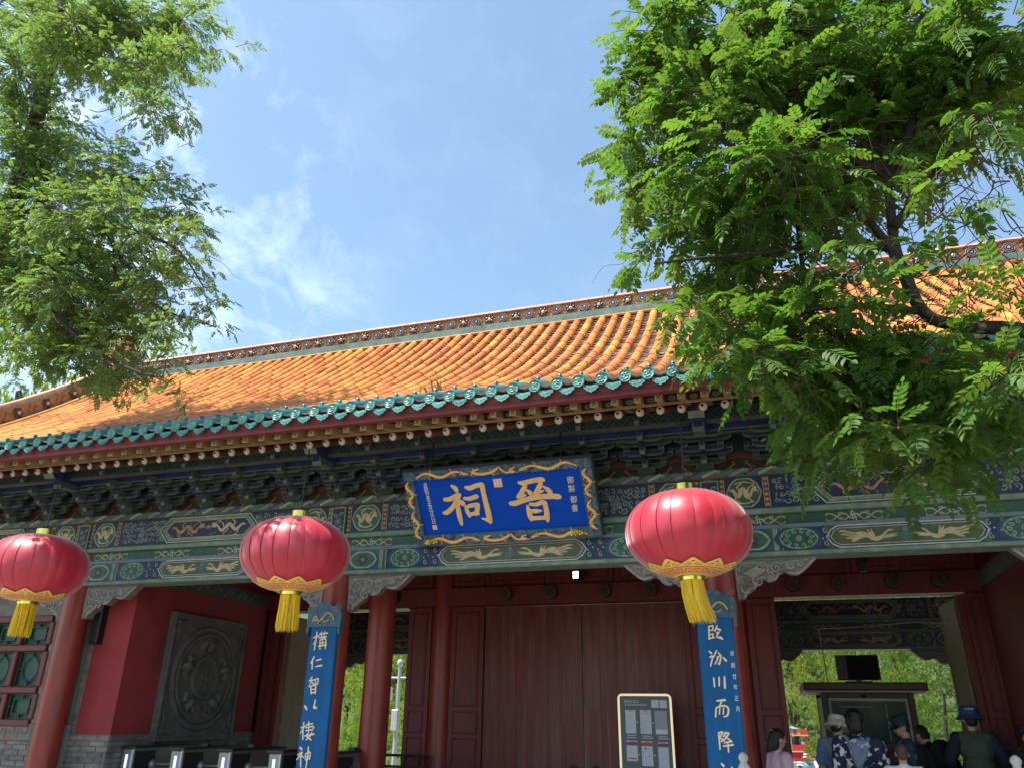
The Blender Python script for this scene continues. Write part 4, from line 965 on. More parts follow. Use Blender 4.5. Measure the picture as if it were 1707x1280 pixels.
for xs, xf, sg in ((-9.30,-8.60,1),(3.66,2.96,-1)):
    a, c = min(xs,xf), max(xs,xf)
    b = MB(); b.box((a+0.02,9.27,0.0),(c-0.02,12.5,1.30)); b.build('pier_base', 'mortar', G)
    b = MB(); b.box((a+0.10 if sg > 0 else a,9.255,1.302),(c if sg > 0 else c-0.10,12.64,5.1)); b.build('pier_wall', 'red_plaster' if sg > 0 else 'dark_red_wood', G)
    b = MB(); b.box((xf+(0.2 if sg > 0 else -0.33),12.622,0),(xf+(0.33 if sg > 0 else -0.2),12.76,3.28)); b.build('door_jamb', 'dark_red_wood', G)
    bricks(a, c, 0.0, 1.30, 9.26); bricks(9.26, 12.5, 0.0, 1.30, xf-0.005*sg, face='+X' if sg > 0 else '-X')
    if sg > 0:
        b = MB(); b.box((a,9.262,1.30),(a+0.098,9.5,3.9)); b.build('pier_edge', 'mortar', G); bricks(a, a+0.098, 1.30, 3.24, 9.258, rows=0.135, length=0.3)
    b = MB(); bx0 = xf-0.16 if sg > 0 else xf-0.05; b.box((bx0,9.3,3.34),(bx0+0.21,12.45,3.56)); o = b.build('porch_beam', 'beam_grey', G)
    b = MB(); b.T = Matrix(((0,-sg,0,xf+0.056*sg),(1,0,0,0),(0,0,1,0),(0,0,0,1)))
    for k in range(9):
        y0 = 9.4+k*0.34; b.ribbon([(y0,3.37,0.012),(y0+0.1,3.45,0.014),(y0+0.2,3.53,0.012)],0,0,n=3); spiral(b,y0+0.22,3.44,0.05,0,1.3,0.012,-0.001,0,n=10)
    b.build('painted_ornament', ['carved_pale'], o)
# front wall of the end bay with its lattice window
bricks(-13.0, -9.58, 0.0, 1.20, 9.21)
b = MB(); b.box((-13.0,9.22,0.0),(-9.30,9.5,1.42)); o = b.build('bay_wall', 'mortar', G)
b = MB(); b.bev((-13.0,9.19,1.205),(-9.60,9.3,1.425),0.008); kb = b.build('sill_band', 'carved_grey', G)
b = MB(); x = -12.9
while x < -9.8:
    b.ribbon([(x,1.24,0.016),(x,1.39,0.016)],9.188,0); b.ribbon([(x,1.39,0.016),(x+0.16,1.39,0.016)],9.1878,0); b.ribbon([(x+0.16,1.39,0.016),(x+0.16,1.30,0.016)],9.1876,0)
    b.ribbon([(x+0.16,1.30,0.016),(x+0.07,1.30,0.016)],9.1874,0); b.ribbon([(x+0.07,1.30,0.016),(x+0.07,1.345,0.016)],9.1872,0); x += 0.23
b.build('carving', ['beam_grey'], kb)
b = MB(); b.box((-9.96,9.20,1.43),(-9.30,9.5,3.24)); b.build('bay_wall', 'carved_grey', G)
b = MB(); b.box((-13.0,9.21,2.85),(-9.97,9.5,3.24)); b.build('bay_wall', 'carved_grey', G)
wx0, wx1, wz = -12.78, -9.98, (1.43,1.86,2.43,2.84)
b = MB(); b.box((wx0,9.29,1.43),(wx1,9.33,2.84)); wn_ = b.build('window', 'window_glass', G)
zs = wz; nx = 5; cw = (wx1-wx0)/nx
for z in zs: b = MB(); b.bev((wx0,9.17,z-0.045),(wx1,9.285,z+0.045),0.012); b.build('window_rail', 'window_red', wn_)
for k in range(nx+1):
    for i in range(3): b = MB(); b.bev((wx0+k*cw-0.045,9.175,zs[i]+0.046),(wx0+k*cw+0.045,9.285,zs[i+1]-0.046),0.012); b.build('window_mullion', 'window_red', wn_)
for k in range(nx):
    for i in range(3):
        x0, x1, z0, z1 = wx0+k*cw+0.047, wx0+(k+1)*cw-0.047, zs[i]+0.048, zs[i+1]-0.048
        b = MB(); Y = 9.235
        def bar(xa, za, xb_, zb_, w=0.016):
            if abs(xa-xb_) < 1e-6: b.bev((xa-w/2,Y,min(za,zb_)),(xa+w/2,Y+0.03,max(za,zb_)),0.004)
            else: b.bev((min(xa,xb_),Y+0.001,za-w/2),(max(xa,xb_),Y+0.031,za+w/2),0.004)
        e = 0.03; 
        for (a, c, d_, e_) in ((x0+0.008,z0,x0+0.008,z1),(x1-0.008,z0,x1-0.008,z1),(x0,z0+0.008,x1,z0+0.008),(x0,z1-0.008,x1,z1-0.008)): bar(a,c,d_,e_)
        ax0, ax1, az0, az1 = x0+0.09, x1-0.09, z0+0.07, z1-0.07; mz, mx_ = (z0+z1)/2, (x0+x1)/2
        if i == 1:
            oct_ = [(ax0,az0+0.09),(ax0,az1-0.09),(ax0+0.09,az1),(ax1-0.09,az1),(ax1,az1-0.09),(ax1,az0+0.09),(ax1-0.09,az0),(ax0+0.09,az0),(ax0,az0+0.09)]
            b.tube([(p[0],Y+0.016,p[1]) for p in oct_], 0.010, 4)
        else:
            bar(ax0,az0,ax0,az1); bar(ax1,az0,ax1,az1); bar(ax0,az0,ax1,az0); bar(ax0,az1,ax1,az1)
        bar(x0,mz,ax0,mz); bar(ax1,mz,x1,mz); bar(mx_,z0,mx_,az0); bar(mx_,az1,mx_,z1)
        b.build('window_lattice', 'window_green', wn_)
        b = MB(); b.quad(x0+0.018,x1-0.018,z0+0.018,z1-0.018,Y+0.04,0); b.build('window_pane', 'window_green', wn_)
b = MB(); b.box((-13.0,12.45,0),(-8.6,12.7,5.1)); b.build('bay_wall', 'red_plaster', G)

# ------------------------------------------------------------------ grey stone relief on the porch side wall
t = thing('stone_relief', 'square dark grey stone relief with round medallion on red porch wall', 'stone relief', (-8.59,10.9,1.2))
def on_wall(b): b.T = Matrix(((0,-1,0,-8.578),(1,0,0,10.9),(0,0,1,2.10),(0,0,0,1)))  # local x -> +Y, local -y -> +X
b = MB(); on_wall(b); b.box((-0.90,-0.05,-0.90),(0.90,0.02,0.90)); b.build('slab', 'grey_stone', t)
b = MB(); on_wall(b)
for s in (-1,1): b.bev((s*0.875-0.025,-0.085,-0.90),(s*0.875+0.025,-0.049,0.90),0.008); b.bev((-0.85,-0.085,s*0.875-0.025),(0.85,-0.049,s*0.875+0.025),0.008)
b.build('border', 'grey_stone', t)
def ring(b, r, w, y, seg=48): b.tube([(r*math.cos(2*PI*k/seg),y,r*math.sin(2*PI*k/seg)) for k in range(seg+1)], w, 8, caps=False)
b = MB(); on_wall(b); ring(b,0.73,0.042,-0.060); ring(b,0.64,0.030,-0.060); b.build('outer_ring', 'grey_stone', t, smooth=True)
b = MB(); on_wall(b); ring(b,0.29,0.034,-0.066); ring(b,0.24,0.018,-0.070); b.lathe([(0.23,-0.049),(0.22,-0.07),(0.05,-0.075)], (0,0,0), 28, 0, 'Y')
for z_ in (-0.13,-0.06,0.02,0.10,0.15): b.bev((-0.14+abs(z_)*0.3,-0.098,z_-0.014),(0.14-abs(z_)*0.3,-0.07,z_+0.014),0.005)
b.bev((-0.015,-0.10,-0.19),(0.015,-0.07,0.19),0.005)
for s in (-1,1): b.bev((s*0.09-0.012,-0.097,-0.13),(s*0.09+0.012,-0.07,-0.06),0.004); b.bev((s*0.10-0.012,-0.097,0.02),(s*0.10+0.012,-0.07,0.10),0.004)
b.build('medallion', 'grey_stone', t, smooth=True)
rd = random.Random(5)
for k in range(5):
    a = PI/2+2*PI*k/5; b = MB(); on_wall(b); cx, cz = 0.47*math.cos(a), 0.47*math.sin(a)
    rr = Matrix.Rotation(-a,3,'Y')
    b.ball((cx,-0.07,cz),(0.11,0.085,0.065),10,7,0,rr); b.ball((cx+0.07*math.cos(a+0.4),-0.075,cz+0.07*math.sin(a+0.4)),(0.05,0.04,0.05),8,6)
    for s in (-1,1):
        q = [(cx+0.03*math.cos(a+s*1.6),-0.065,cz+0.03*math.sin(a+s*1.6)),(cx+0.12*math.cos(a+s*1.4),-0.075,cz+0.12*math.sin(a+s*1.4)),(cx+0.17*math.cos(a+s*1.9),-0.06,cz+0.17*math.sin(a+s*1.9)),(cx+0.15*math.cos(a+s*2.4),-0.055,cz+0.15*math.sin(a+s*2.4))]
        b.tube(q,[0.04,0.06,0.045,0.015],7)
        b.tube([(cx+0.10*math.cos(a+s*0.5),-0.06,cz+0.10*math.sin(a+s*0.5)),(cx+0.15*math.cos(a+s*0.9),-0.065,cz+0.15*math.sin(a+s*0.9))],[0.02,0.008],6)
    b.build('carved_bat', 'grey_stone', t, smooth=True)
for sx in (-1,1):
    for sz in (-1,1):
        b = MB(); on_wall(b); b.tube([(sx*0.80,-0.055,sz*0.45),(sx*0.76,-0.065,sz*0.6),(sx*0.80,-0.06,sz*0.7),(sx*0.72,-0.065,sz*0.76),(sx*0.58,-0.055,sz*0.80)],[0.012,0.03,0.03,0.03,0.01],6)
        b.ball((sx*0.76,-0.055,sz*0.76),(0.06,0.03,0.06),8,6); b.build('corner_carving', 'grey_stone', t, smooth=True)

# ------------------------------------------------------------------ hanging plaque
pb0, pt0 = Vector((-2.84,8.75,3.53)), Vector((-2.84,8.18,4.31))
tv_ = (pt0-pb0); PH = tv_.length; tv_.normalize(); nv = tv_.cross(Vector((1,0,0))).normalized()      # back direction
if nv.y < 0: nv = -nv
PT = Matrix(((1,nv.x,tv_.x,pb0.x),(0,nv.y,tv_.y,pb0.y),(0,nv.z,tv_.z,pb0.z),(0,0,0,1)))
def on_plaque(u, v):
    d = CAM @ Vector((u-CX,v-CY,F)); o_ = Vector((0,0,EYE)); k = (pb0-o_).dot(nv)/d.dot(nv); q = o_+d*k-pb0
    return q.x, q.dot(tv_)
t = thing('name_plaque', 'tilted blue name plaque with gilt characters and carved dragon frame over the doors', 'plaque', tuple(pb0))
cor = [on_plaque(*p) for p in ((690.4,799.8),(966,778.5),(709,889.8),(982,875.7))]
ix0, ix1, iz0, iz1 = (cor[0][0]+cor[2][0])/2, (cor[1][0]+cor[3][0])/2, (cor[2][1]+cor[3][1])/2, (cor[0][1]+cor[1][1])/2
OX0, OX1, OZ0, OZ1 = -1.165, 1.165, 0.0, PH
b = MB(); b.T = PT; b.box((OX0-0.012,0.02,OZ0-0.012),(OX1+0.012,0.07,OZ1+0.018)); b.build('backboard', 'dark_brown', t)
b = MB(); b.T = PT; b.quad(ix0,ix1,iz0,iz1,0.0,0); b.box((ix0,0.001,iz0),(ix1,0.019,iz1),0); fld = b.build('panel', 'plaque_blue', t)
for a, c in (((OX0,OZ0),(OX1,iz0)),((OX0,iz1),(OX1,OZ1)),((OX0,iz0),(ix0,iz1)),((ix1,iz0),(OX1,iz1))):
    b = MB(); b.T = PT; b.bev((a[0],-0.035,a[1]),(c[0],0.019,c[1]),0.012)
    o = b.build('frame_rail', 'carve_teal', t)
    b = MB(); b.T = PT; rd = random.Random(int(a[0]*100+a[1]*37)); w, h = c[0]-a[0], c[1]-a[1]
    n = int(w*h/0.00075)
    for k in range(n):
        spiral(b, a[0]+rd.uniform(0.02,w-0.02), a[1]+rd.uniform(0.02,h-0.02), rd.uniform(0.018,0.030), rd.uniform(0,6), rd.uniform(0.9,1.3), 0.010, -0.036-rd.uniform(0,0.004), rd.choice((0,0,1,1,2,3)), n=7)
    b.build('carved_cloud', ['carve_light','slate_blue','dark_red_wood','navy'], o)
def dragon3d(P, r, o):
    P = catmull(P, 5 if len(P) < 10 else 2); n = len(P)
    rr = [r*(0.25+0.95*math.sin(PI*min(1,(i/n)*0.85+0.1))) for i in range(n)]
    b = MB(); b.T = PT; b.tube([(p[0],-0.050,p[1]) for p in P], rr, 7)
    h = P[-1]; d = Vector((P[-1][0]-P[-3][0], 0, P[-1][1]-P[-3][1])).normalized()
    b.ball((h[0],-0.058,h[1]), (r*1.5,r*1.2,r*1.2), 8, 6); b.ball((h[0]+d.x*r*1.8,-0.056,h[1]+d.z*r*1.8), (r*1.1,r*0.8,r*0.8), 8, 5)
    for s in (-1,1):
        b.tube([(h[0],-0.06,h[1]),(h[0]-d.x*r*2+s*d.z*r,-0.055,h[1]-d.z*r*2-s*d.x*r),(h[0]-d.x*r*3.6+s*d.z*r*2.2,-0.05,h[1]-d.z*r*3.6-s*d.x*r*2.2)], [r*0.4,r*0.35,r*0.1], 5)
    for q in (0.3,0.5,0.75):
        p = P[int(n*q)]; 
        for s in (-1,1):
            ang = q*9+s*1.4; e = (p[0]+math.cos(ang)*r*2.6, p[1]+math.sin(ang)*r*2.6)
            b.tube([(p[0],-0.048,p[1]),(e[0],-0.046,e[1]),(e[0]+math.cos(ang+0.9)*r*1.6,-0.046,e[1]+math.sin(ang+0.9)*r*1.6)], [r*0.5,r*0.35,r*0.1], 5)
    b.build('carved_dragon', 'plaque_gold', o, smooth='all')
zt, zb = (iz1+OZ1)/2, (OZ0+iz0)/2; hh = (OZ1-iz1)*0.30
for z in (zt, zb):
    for x0, x1 in ((-0.98,-0.36),(1.0,0.36)):
        dragon3d([(x0+(x1-x0)*q, z+hh*s) for q, s in [(k/20, 0.95*math.sin(k/20*10.2-0.6)*(1-0.35*k/20)) for k in range(21)]], 0.017, t)
    dragon3d([(-0.17,z+hh),(-0.26,z+0.2*hh),(-0.17,z-0.8*hh),(-0.03,z-0.5*hh),(0.04,z+0.5*hh)], 0.016, t)
    dragon3d([(0.27,z+0.6*hh),(0.20,z-0.3*hh),(0.26,z-0.9*hh),(0.14,z-0.8*hh),(0.10,z+0.4*hh)], 0.012, t)
for x, hw in (((OX0+ix0)/2,(ix0-OX0)*0.26),((ix1+OX1)/2,(OX1-ix1)*0.26)):
    for z0, z1 in ((iz1-0.0,iz0+(iz1-iz0)*0.56),(iz0+(iz1-iz0)*0.46,iz0+0.0)):
        dragon3d([(x+hw*s, z0+(z1-z0)*q) for q, s in [(k/20, 0.95*math.sin(k/20*9.6+2.9)) for k in range(21)]], 0.016, t)
for u, v in ((722,901),(963,886)):
    x, z = on_plaque(u, v); b = MB(); b.T = PT @ Matrix.Translation((x,-0.06,z-0.01))
    for rr_, n_, ln, lift in ((0,8,0.095,0.35),(0.4,8,0.080,0.75),(0.2,5,0.068,1.2)):
        for k in range(n_):
            a = 2*PI*k/n_+rr_; d = Vector((math.cos(a)*math.cos(lift),math.sin(a)*math.cos(lift)*0.8,math.sin(lift)))
            b.ball(d*ln*0.62,(ln*0.40,ln*0.16,ln*0.22),8,5,0,d.to_track_quat('X','Z').to_matrix())
    b.build('lotus_bracket', 'gold_metal', t, smooth='all')
def strokes(S, fn, y, T, parent, mat_fill, mat_edge, grow, wscale, name='character'):
    """brush strokes: list of [(u, v, w) ...] with the width given in photo pixels"""
    b = MB(); b.T = T
    for i, st in enumerate(S):
        q = [(*fn(u, v), w*wscale) for u, v, w in st]
        # round the ends of each stroke a little
        q2 = catmull(q, 6) if len(q) > 2 else [tuple(q[0][j]+(q[1][j]-q[0][j])*k/6 for j in range(3)) for k in range(7)]
        yy = y-0.0006*i
        if mat_edge: b.ribbon([(p[0],p[1],p[2]+grow) for p in q2], yy+0.0035, 1, n=1); 
        b.ribbon(q2, yy, 0, n=1)
        for p in (q2[0], q2[-1]):
            if p[2] > 0.012:
                b.disc(p[0],p[1],p[2]*0.5,yy-0.0002,0,10)
                if mat_edge: b.disc(p[0],p[1],(p[2]+grow)*0.5,yy+0.0033,1,10)
    return b.build(name, [mat_fill]+([mat_edge] if mat_edge else []), parent)
def px(S, u0, v0, sc): return [[(u0+x/sc, v0+y/sc, w/sc) for x,y,w in st] for st in S]
CI = px([[(680,310,40),(740,350,72),(765,395,55)],[(560,550,62),(650,540,72),(740,495,80),(805,470,78)],[(800,470,78),(770,560,74),(700,680,68),(600,775,74),(545,785,50)],
 [(770,560,56),(790,700,72),(820,850,80),(855,985,42)],[(800,570,40),(850,600,78),(880,625,72)],
 [(930,330,45),(1000,345,75),(1100,305,70),(1200,282,72)],[(1215,285,75),(1260,500,72),(1310,700,82),(1350,880,84),(1365,950,44)],[(1365,935,60),(1300,905,48),(1210,880,10)],
 [(905,525,40),(1000,530,60),(1110,495,70),(1130,495,50)],[(925,675,28),(960,760,60),(1000,845,35)],[(940,680,50),(1040,650,62),(1140,638,66)],[(1145,640,66),(1135,720,70),(1110,800,60)],[(985,815,50),(1080,792,55),(1155,797,38)]],690,780,10.67)
JIN = px([[(460,335,40),(530,340,65),(700,300,65),(830,285,75),(865,290,48)],[(560,395,60),(530,450,70),(480,530,65),(445,570,55)],[(450,570,50),(520,555,38),(580,535,8)],[(590,460,25),(640,500,65),(660,535,45)],
 [(820,350,60),(800,400,70),(760,470,65),(730,510,56)],[(735,510,50),(800,490,38),(875,465,8)],[(870,400,20),(930,440,60),(980,490,66)],
 [(325,680,60),(400,675,75),(550,625,70),(750,575,75),(1000,560,75),(1110,565,80),(1135,570,60)],[(600,720,30),(625,810,65),(650,900,75),(665,955,30)],[(650,690,40),(750,695,55),(850,655,60),(890,675,62)],
 [(890,670,66),(915,780,70),(930,900,75),(940,965,40)],[(670,800,40),(740,805,65),(835,800,18)],[(670,925,60),(800,920,55),(930,915,60)]],820,770,10.04)
ps = (on_plaque(900,840)[0]-on_plaque(800,840)[0])/100*0.98
for C_ in (CI, JIN): strokes(C_, on_plaque, -0.012, PT, fld, 'plaque_gold', 'plaque_cream', 0.010, ps)
def glyphs(txt, pts, size, fn, y, T, parent, mt, squash=1.0):
    for ch, (u, v) in zip(txt, pts):
        vs_, fs_ = glyph_mesh(ch, size); x, z = fn(u, v); b = MB(); b.T = T
        b.add([(x+p[0]*squash+0.06*p[1], y, z+p[1]) for p in vs_], fs_); b.build('character', mt, parent)
def lerp(a, c, n): return [(a[0]+(c[0]-a[0])*k/(n-1), a[1]+(c[1]-a[1])*k/(n-1)) for k in range(n)]
glyphs('貞觀廿年正月廿六日', lerp((690+205/10.67,780+305/10.67),(690+355/10.67,780+945/10.67),9), 0.072, on_plaque, -0.006, PT, fld, 'plaque_cream', 0.8)
glyphs('御製御書', [(820+1315/10.04,770+300/10.04),(820+1335/10.04,770+445/10.04),(820+1370/10.04,770+625/10.04),(820+1390/10.04,770+770/10.04)], 0.095, on_plaque, -0.006, PT, fld, 'plaque_cream', 0.85)
for (u, v), s in (((830,804),0.055),((690+375/10.67,780+1045/10.67),0.032)):
    x, z = on_plaque(u, v); b = MB(); b.T = PT
    b.quad(x-s,x+s,z-s,z+s,-0.004,0); b.quad(x-s*0.86,x+s*0.86,z-s*0.86,z+s*0.86,-0.006,1)
    for k in range(3):
        for q in range(2): b.ribbon([(x-s*0.6+q*s*0.75,z-s*0.55+k*s*0.5,s*0.16),(x-s*0.1+q*s*0.75,z-s*0.5+k*s*0.5,s*0.16)],-0.007,0); b.ribbon([(x-s*0.4+q*s*0.75,z-s*0.65+k*s*0.5,s*0.14),(x-s*0.35+q*s*0.75,z-s*0.3+k*s*0.5,s*0.14)],-0.0075,0)
    b.build('seal', ['seal_red','plaque_cream'], fld)
for sx in (-0.8,0.8):
    b = MB(); b.T = PT; b.tube([(sx,0.05,OZ1*0.97),(sx,0.25,OZ1+0.25)],0.012,6); b.build('hanger', 'black', t)

# ------------------------------------------------------------------ couplet boards on the columns
def couplet(cx, label, S, side):
    t = thing('couplet_board', label, 'couplet board', (cx,8.72,0.4), 0, 'couplet boards on the middle columns')
    w = 0.185
    b = MB(); b.bev((cx-w,8.70,0.4),(cx+w,8.745,2.68),0.012); bo = b.build('board', 'couplet_blue', t)
    top = [(-w-0.01,2.58),(w+0.01,2.58),(w+0.035,2.47),(w+0.045,2.60),(w+0.055,2.74),(w+0.01,2.80),(w-0.06,2.80),(0.06,2.86),(-0.06,2.87),(-0.12,2.83),(-w+0.02,2.82),(-w-0.045,2.76),(-w-0.04,2.60),(-w-0.03,2.48)]
    b = MB(); b.prism([(cx+a,z) for a,z in top[::-1]][::-1], 8.678, 8.75); cr_ = b.build('crest', 'carve_teal', t)
    b = MB(); rd = random.Random(int(cx*10))
    for k in range(46):
        a = rd.uniform(-w-0.03,w+0.03); z = rd.uniform(2.60,2.84)
        spiral(b, cx+a, z, 0.028, rd.uniform(0,6), 1.2, 0.010, 8.675-rd.uniform(0,0.003), rd.choice((0,0,1)), n=7)
    for k in range(8): spiral(b, cx+(-1)**k*(w+0.03), 2.50+k*0.02, 0.018, k, 1.2, 0.008, 8.674, 0, n=7)
    b.build('carved_cloud', ['slate_blue','carve_teal'], cr_)
    b = MB()
    b.tube([(cx+p[0],8.668,p[1]) for p in catmull([(-0.15,2.64),(-0.11,2.71),(-0.06,2.65),(0.0,2.70),(0.05,2.74),(0.11,2.72),(0.145,2.66)],4)], 0.012, 6)
    b.tube([(cx+p[0],8.668,p[1]) for p in catmull([(-0.08,2.62),(-0.03,2.67),(0.02,2.64),(0.08,2.66)],4)], 0.008, 6); b.ball((cx-0.10,8.666,2.66),(0.025,0.016,0.02),8,5)
    b.build('carved_dragon', 'gold', cr_, smooth='all')
    fn = lambda u, v: (lambda p: (p.x, p.z))(at(u, v, 8.70))
    for C_ in S: strokes(C_, fn, 8.695, None, bo, 'plaque_cream', 'plaque_gold', 0.004, 0.0060)
    if side:
        for ch, (a, c) in zip('貞觀廿年正月', [(300,465),(308,550),(318,630),(325,705),(333,785),(343,860)]):
            vs_, fs_ = glyph_mesh(ch, 0.055); x, z = fn(1150+a/4.267,980+c/4.267); x = min(x, cx+w-0.025); b = MB(); b.add([(x+p[0]*0.8,8.697,z+p[1]) for p in vs_], fs_); b.build('character', 'plaque_cream', bo)
LC = [
 [[(208,312,10),(200,370,12),(188,437,9)],[(180,352,8),(222,338,10)],[(205,362,8),(180,400,6)],[(225,326,8),(284,318,10)],[(240,308,8),(240,350,8)],[(264,304,8),(258,350,8)],[(222,352,8),(276,343,10)],[(230,365,8),(230,432,10)],[(230,368,8),(270,360,10),(269,427,10)],[(228,390,7),(270,384,8)],[(218,412,8),(276,402,10)],[(249,346,8),(249,412,8)]],
 [[(187,488,13),(165,532,9)],[(176,520,10),(173,572,11)],[(200,514,8),(236,504,12)],[(198,557,8),(242,548,12)]],
 [[(175,628,8),(155,655,8)],[(150,660,8),(196,648,8)],[(175,648,8),(150,702,7)],[(170,662,7),(188,688,8)],[(197,650,8),(197,682,8)],[(196,650,8),(217,643,9),(212,682,9)],[(197,681,7),(213,678,8)],[(165,697,9),(168,748,10)],[(165,698,8),(199,690,10),(196,745,12)],[(168,720,7),(194,716,7)],[(168,744,8),(195,739,9)]],
 [[(196,793,9),(185,848,12)],[(184,850,10),(206,852,11),(190,838,6)],[(118,832,8),(130,850,17),(136,862,10)]],
 [[(115,953,9),(108,1010,10),(107,1072,10)],[(92,992,8),(128,980,9)],[(110,1000,7),(88,1032,7)],[(130,972,8),(178,962,9)],[(151,948,9),(148,1022,9)],[(127,992,7),(182,982,9),(178,1008,8)],[(128,1012,7),(180,1004,8)],[(150,1024,8),(136,1052,9),(168,1077,9)],[(174,1020,8),(160,1050,9),(128,1080,7)],[(118,1050,8),(190,1036,10)]],
 [[(88,1132,12),(99,1144,13)],[(72,1183,9),(106,1165,10),(62,1220,8)],[(93,1190,9),(92,1268,10)],[(100,1188,9),(112,1202,9)],[(148,1128,10),(141,1200,11),(128,1285,9)],[(124,1182,8),(128,1220,9)],[(124,1180,8),(160,1164,10),(156,1213,9)],[(125,1200,7),(156,1191,7)],[(125,1218,8),(156,1209,8)]]]
RC = [
 [[(134,268,8),(138,360,10)],[(134,272,8),(168,264,8)],[(165,265,7),(163,300,7)],[(138,300,7),(166,296,7)],[(138,330,7),(167,323,7)],[(165,323,7),(163,350,7)],[(137,357,8),(174,349,9)],[(196,262,8),(178,303,9)],[(185,285,8),(218,296,13)],[(188,320,8),(208,310,8),(192,342,8),(218,354,10)],[(212,342,8),(232,360,12)]],
 [[(138,448,9),(153,462,12)],[(143,490,9),(162,484,9),(148,552,9)],[(190,443,9),(168,490,9)],[(200,455,8),(222,478,9)],[(190,495,8),(220,480,9),(210,538,10),(200,530,5)],[(202,495,8),(178,542,7)],[(238,492,9),(258,514,14)]],
 [[(170,637,10),(176,698,10)],[(208,632,9),(209,693,9)],[(246,630,11),(250,708,12)]],
 [[(193,800,9),(222,796,11),(250,794,13)],[(228,803,8),(208,842,8)],[(188,846,8),(183,912,10)],[(186,850,8),(240,834,9),(273,852,11),(268,902,10),(240,913,6)],[(214,850,7),(210,897,8)],[(240,844,7),(238,897,8)]],
 [[(205,1028,9),(215,1143,9)],[(204,1030,8),(234,1022,9),(214,1064,8),(238,1074,8),(220,1094,6)],[(256,1018,8),(238,1058,8)],[(248,1036,8),(278,1030,9),(240,1088,8)],[(250,1052,7),(298,1088,10)],[(243,1098,7),(292,1090,9)],[(236,1122,8),(307,1112,12)],[(270,1085,8),(276,1162,10)]],
 [[(222,1243,8),(240,1262,15)],[(296,1268,7),(302,1280,9)]]]
couplet(-5.17, 'blue couplet board with six gilt characters on the column left of the doors', [px(c,480,980,4.267) for c in LC], False)
couplet(-0.507, 'blue couplet board with small date column on the column right of the doors', [px(c,1150,980,4.267) for c in RC], True)

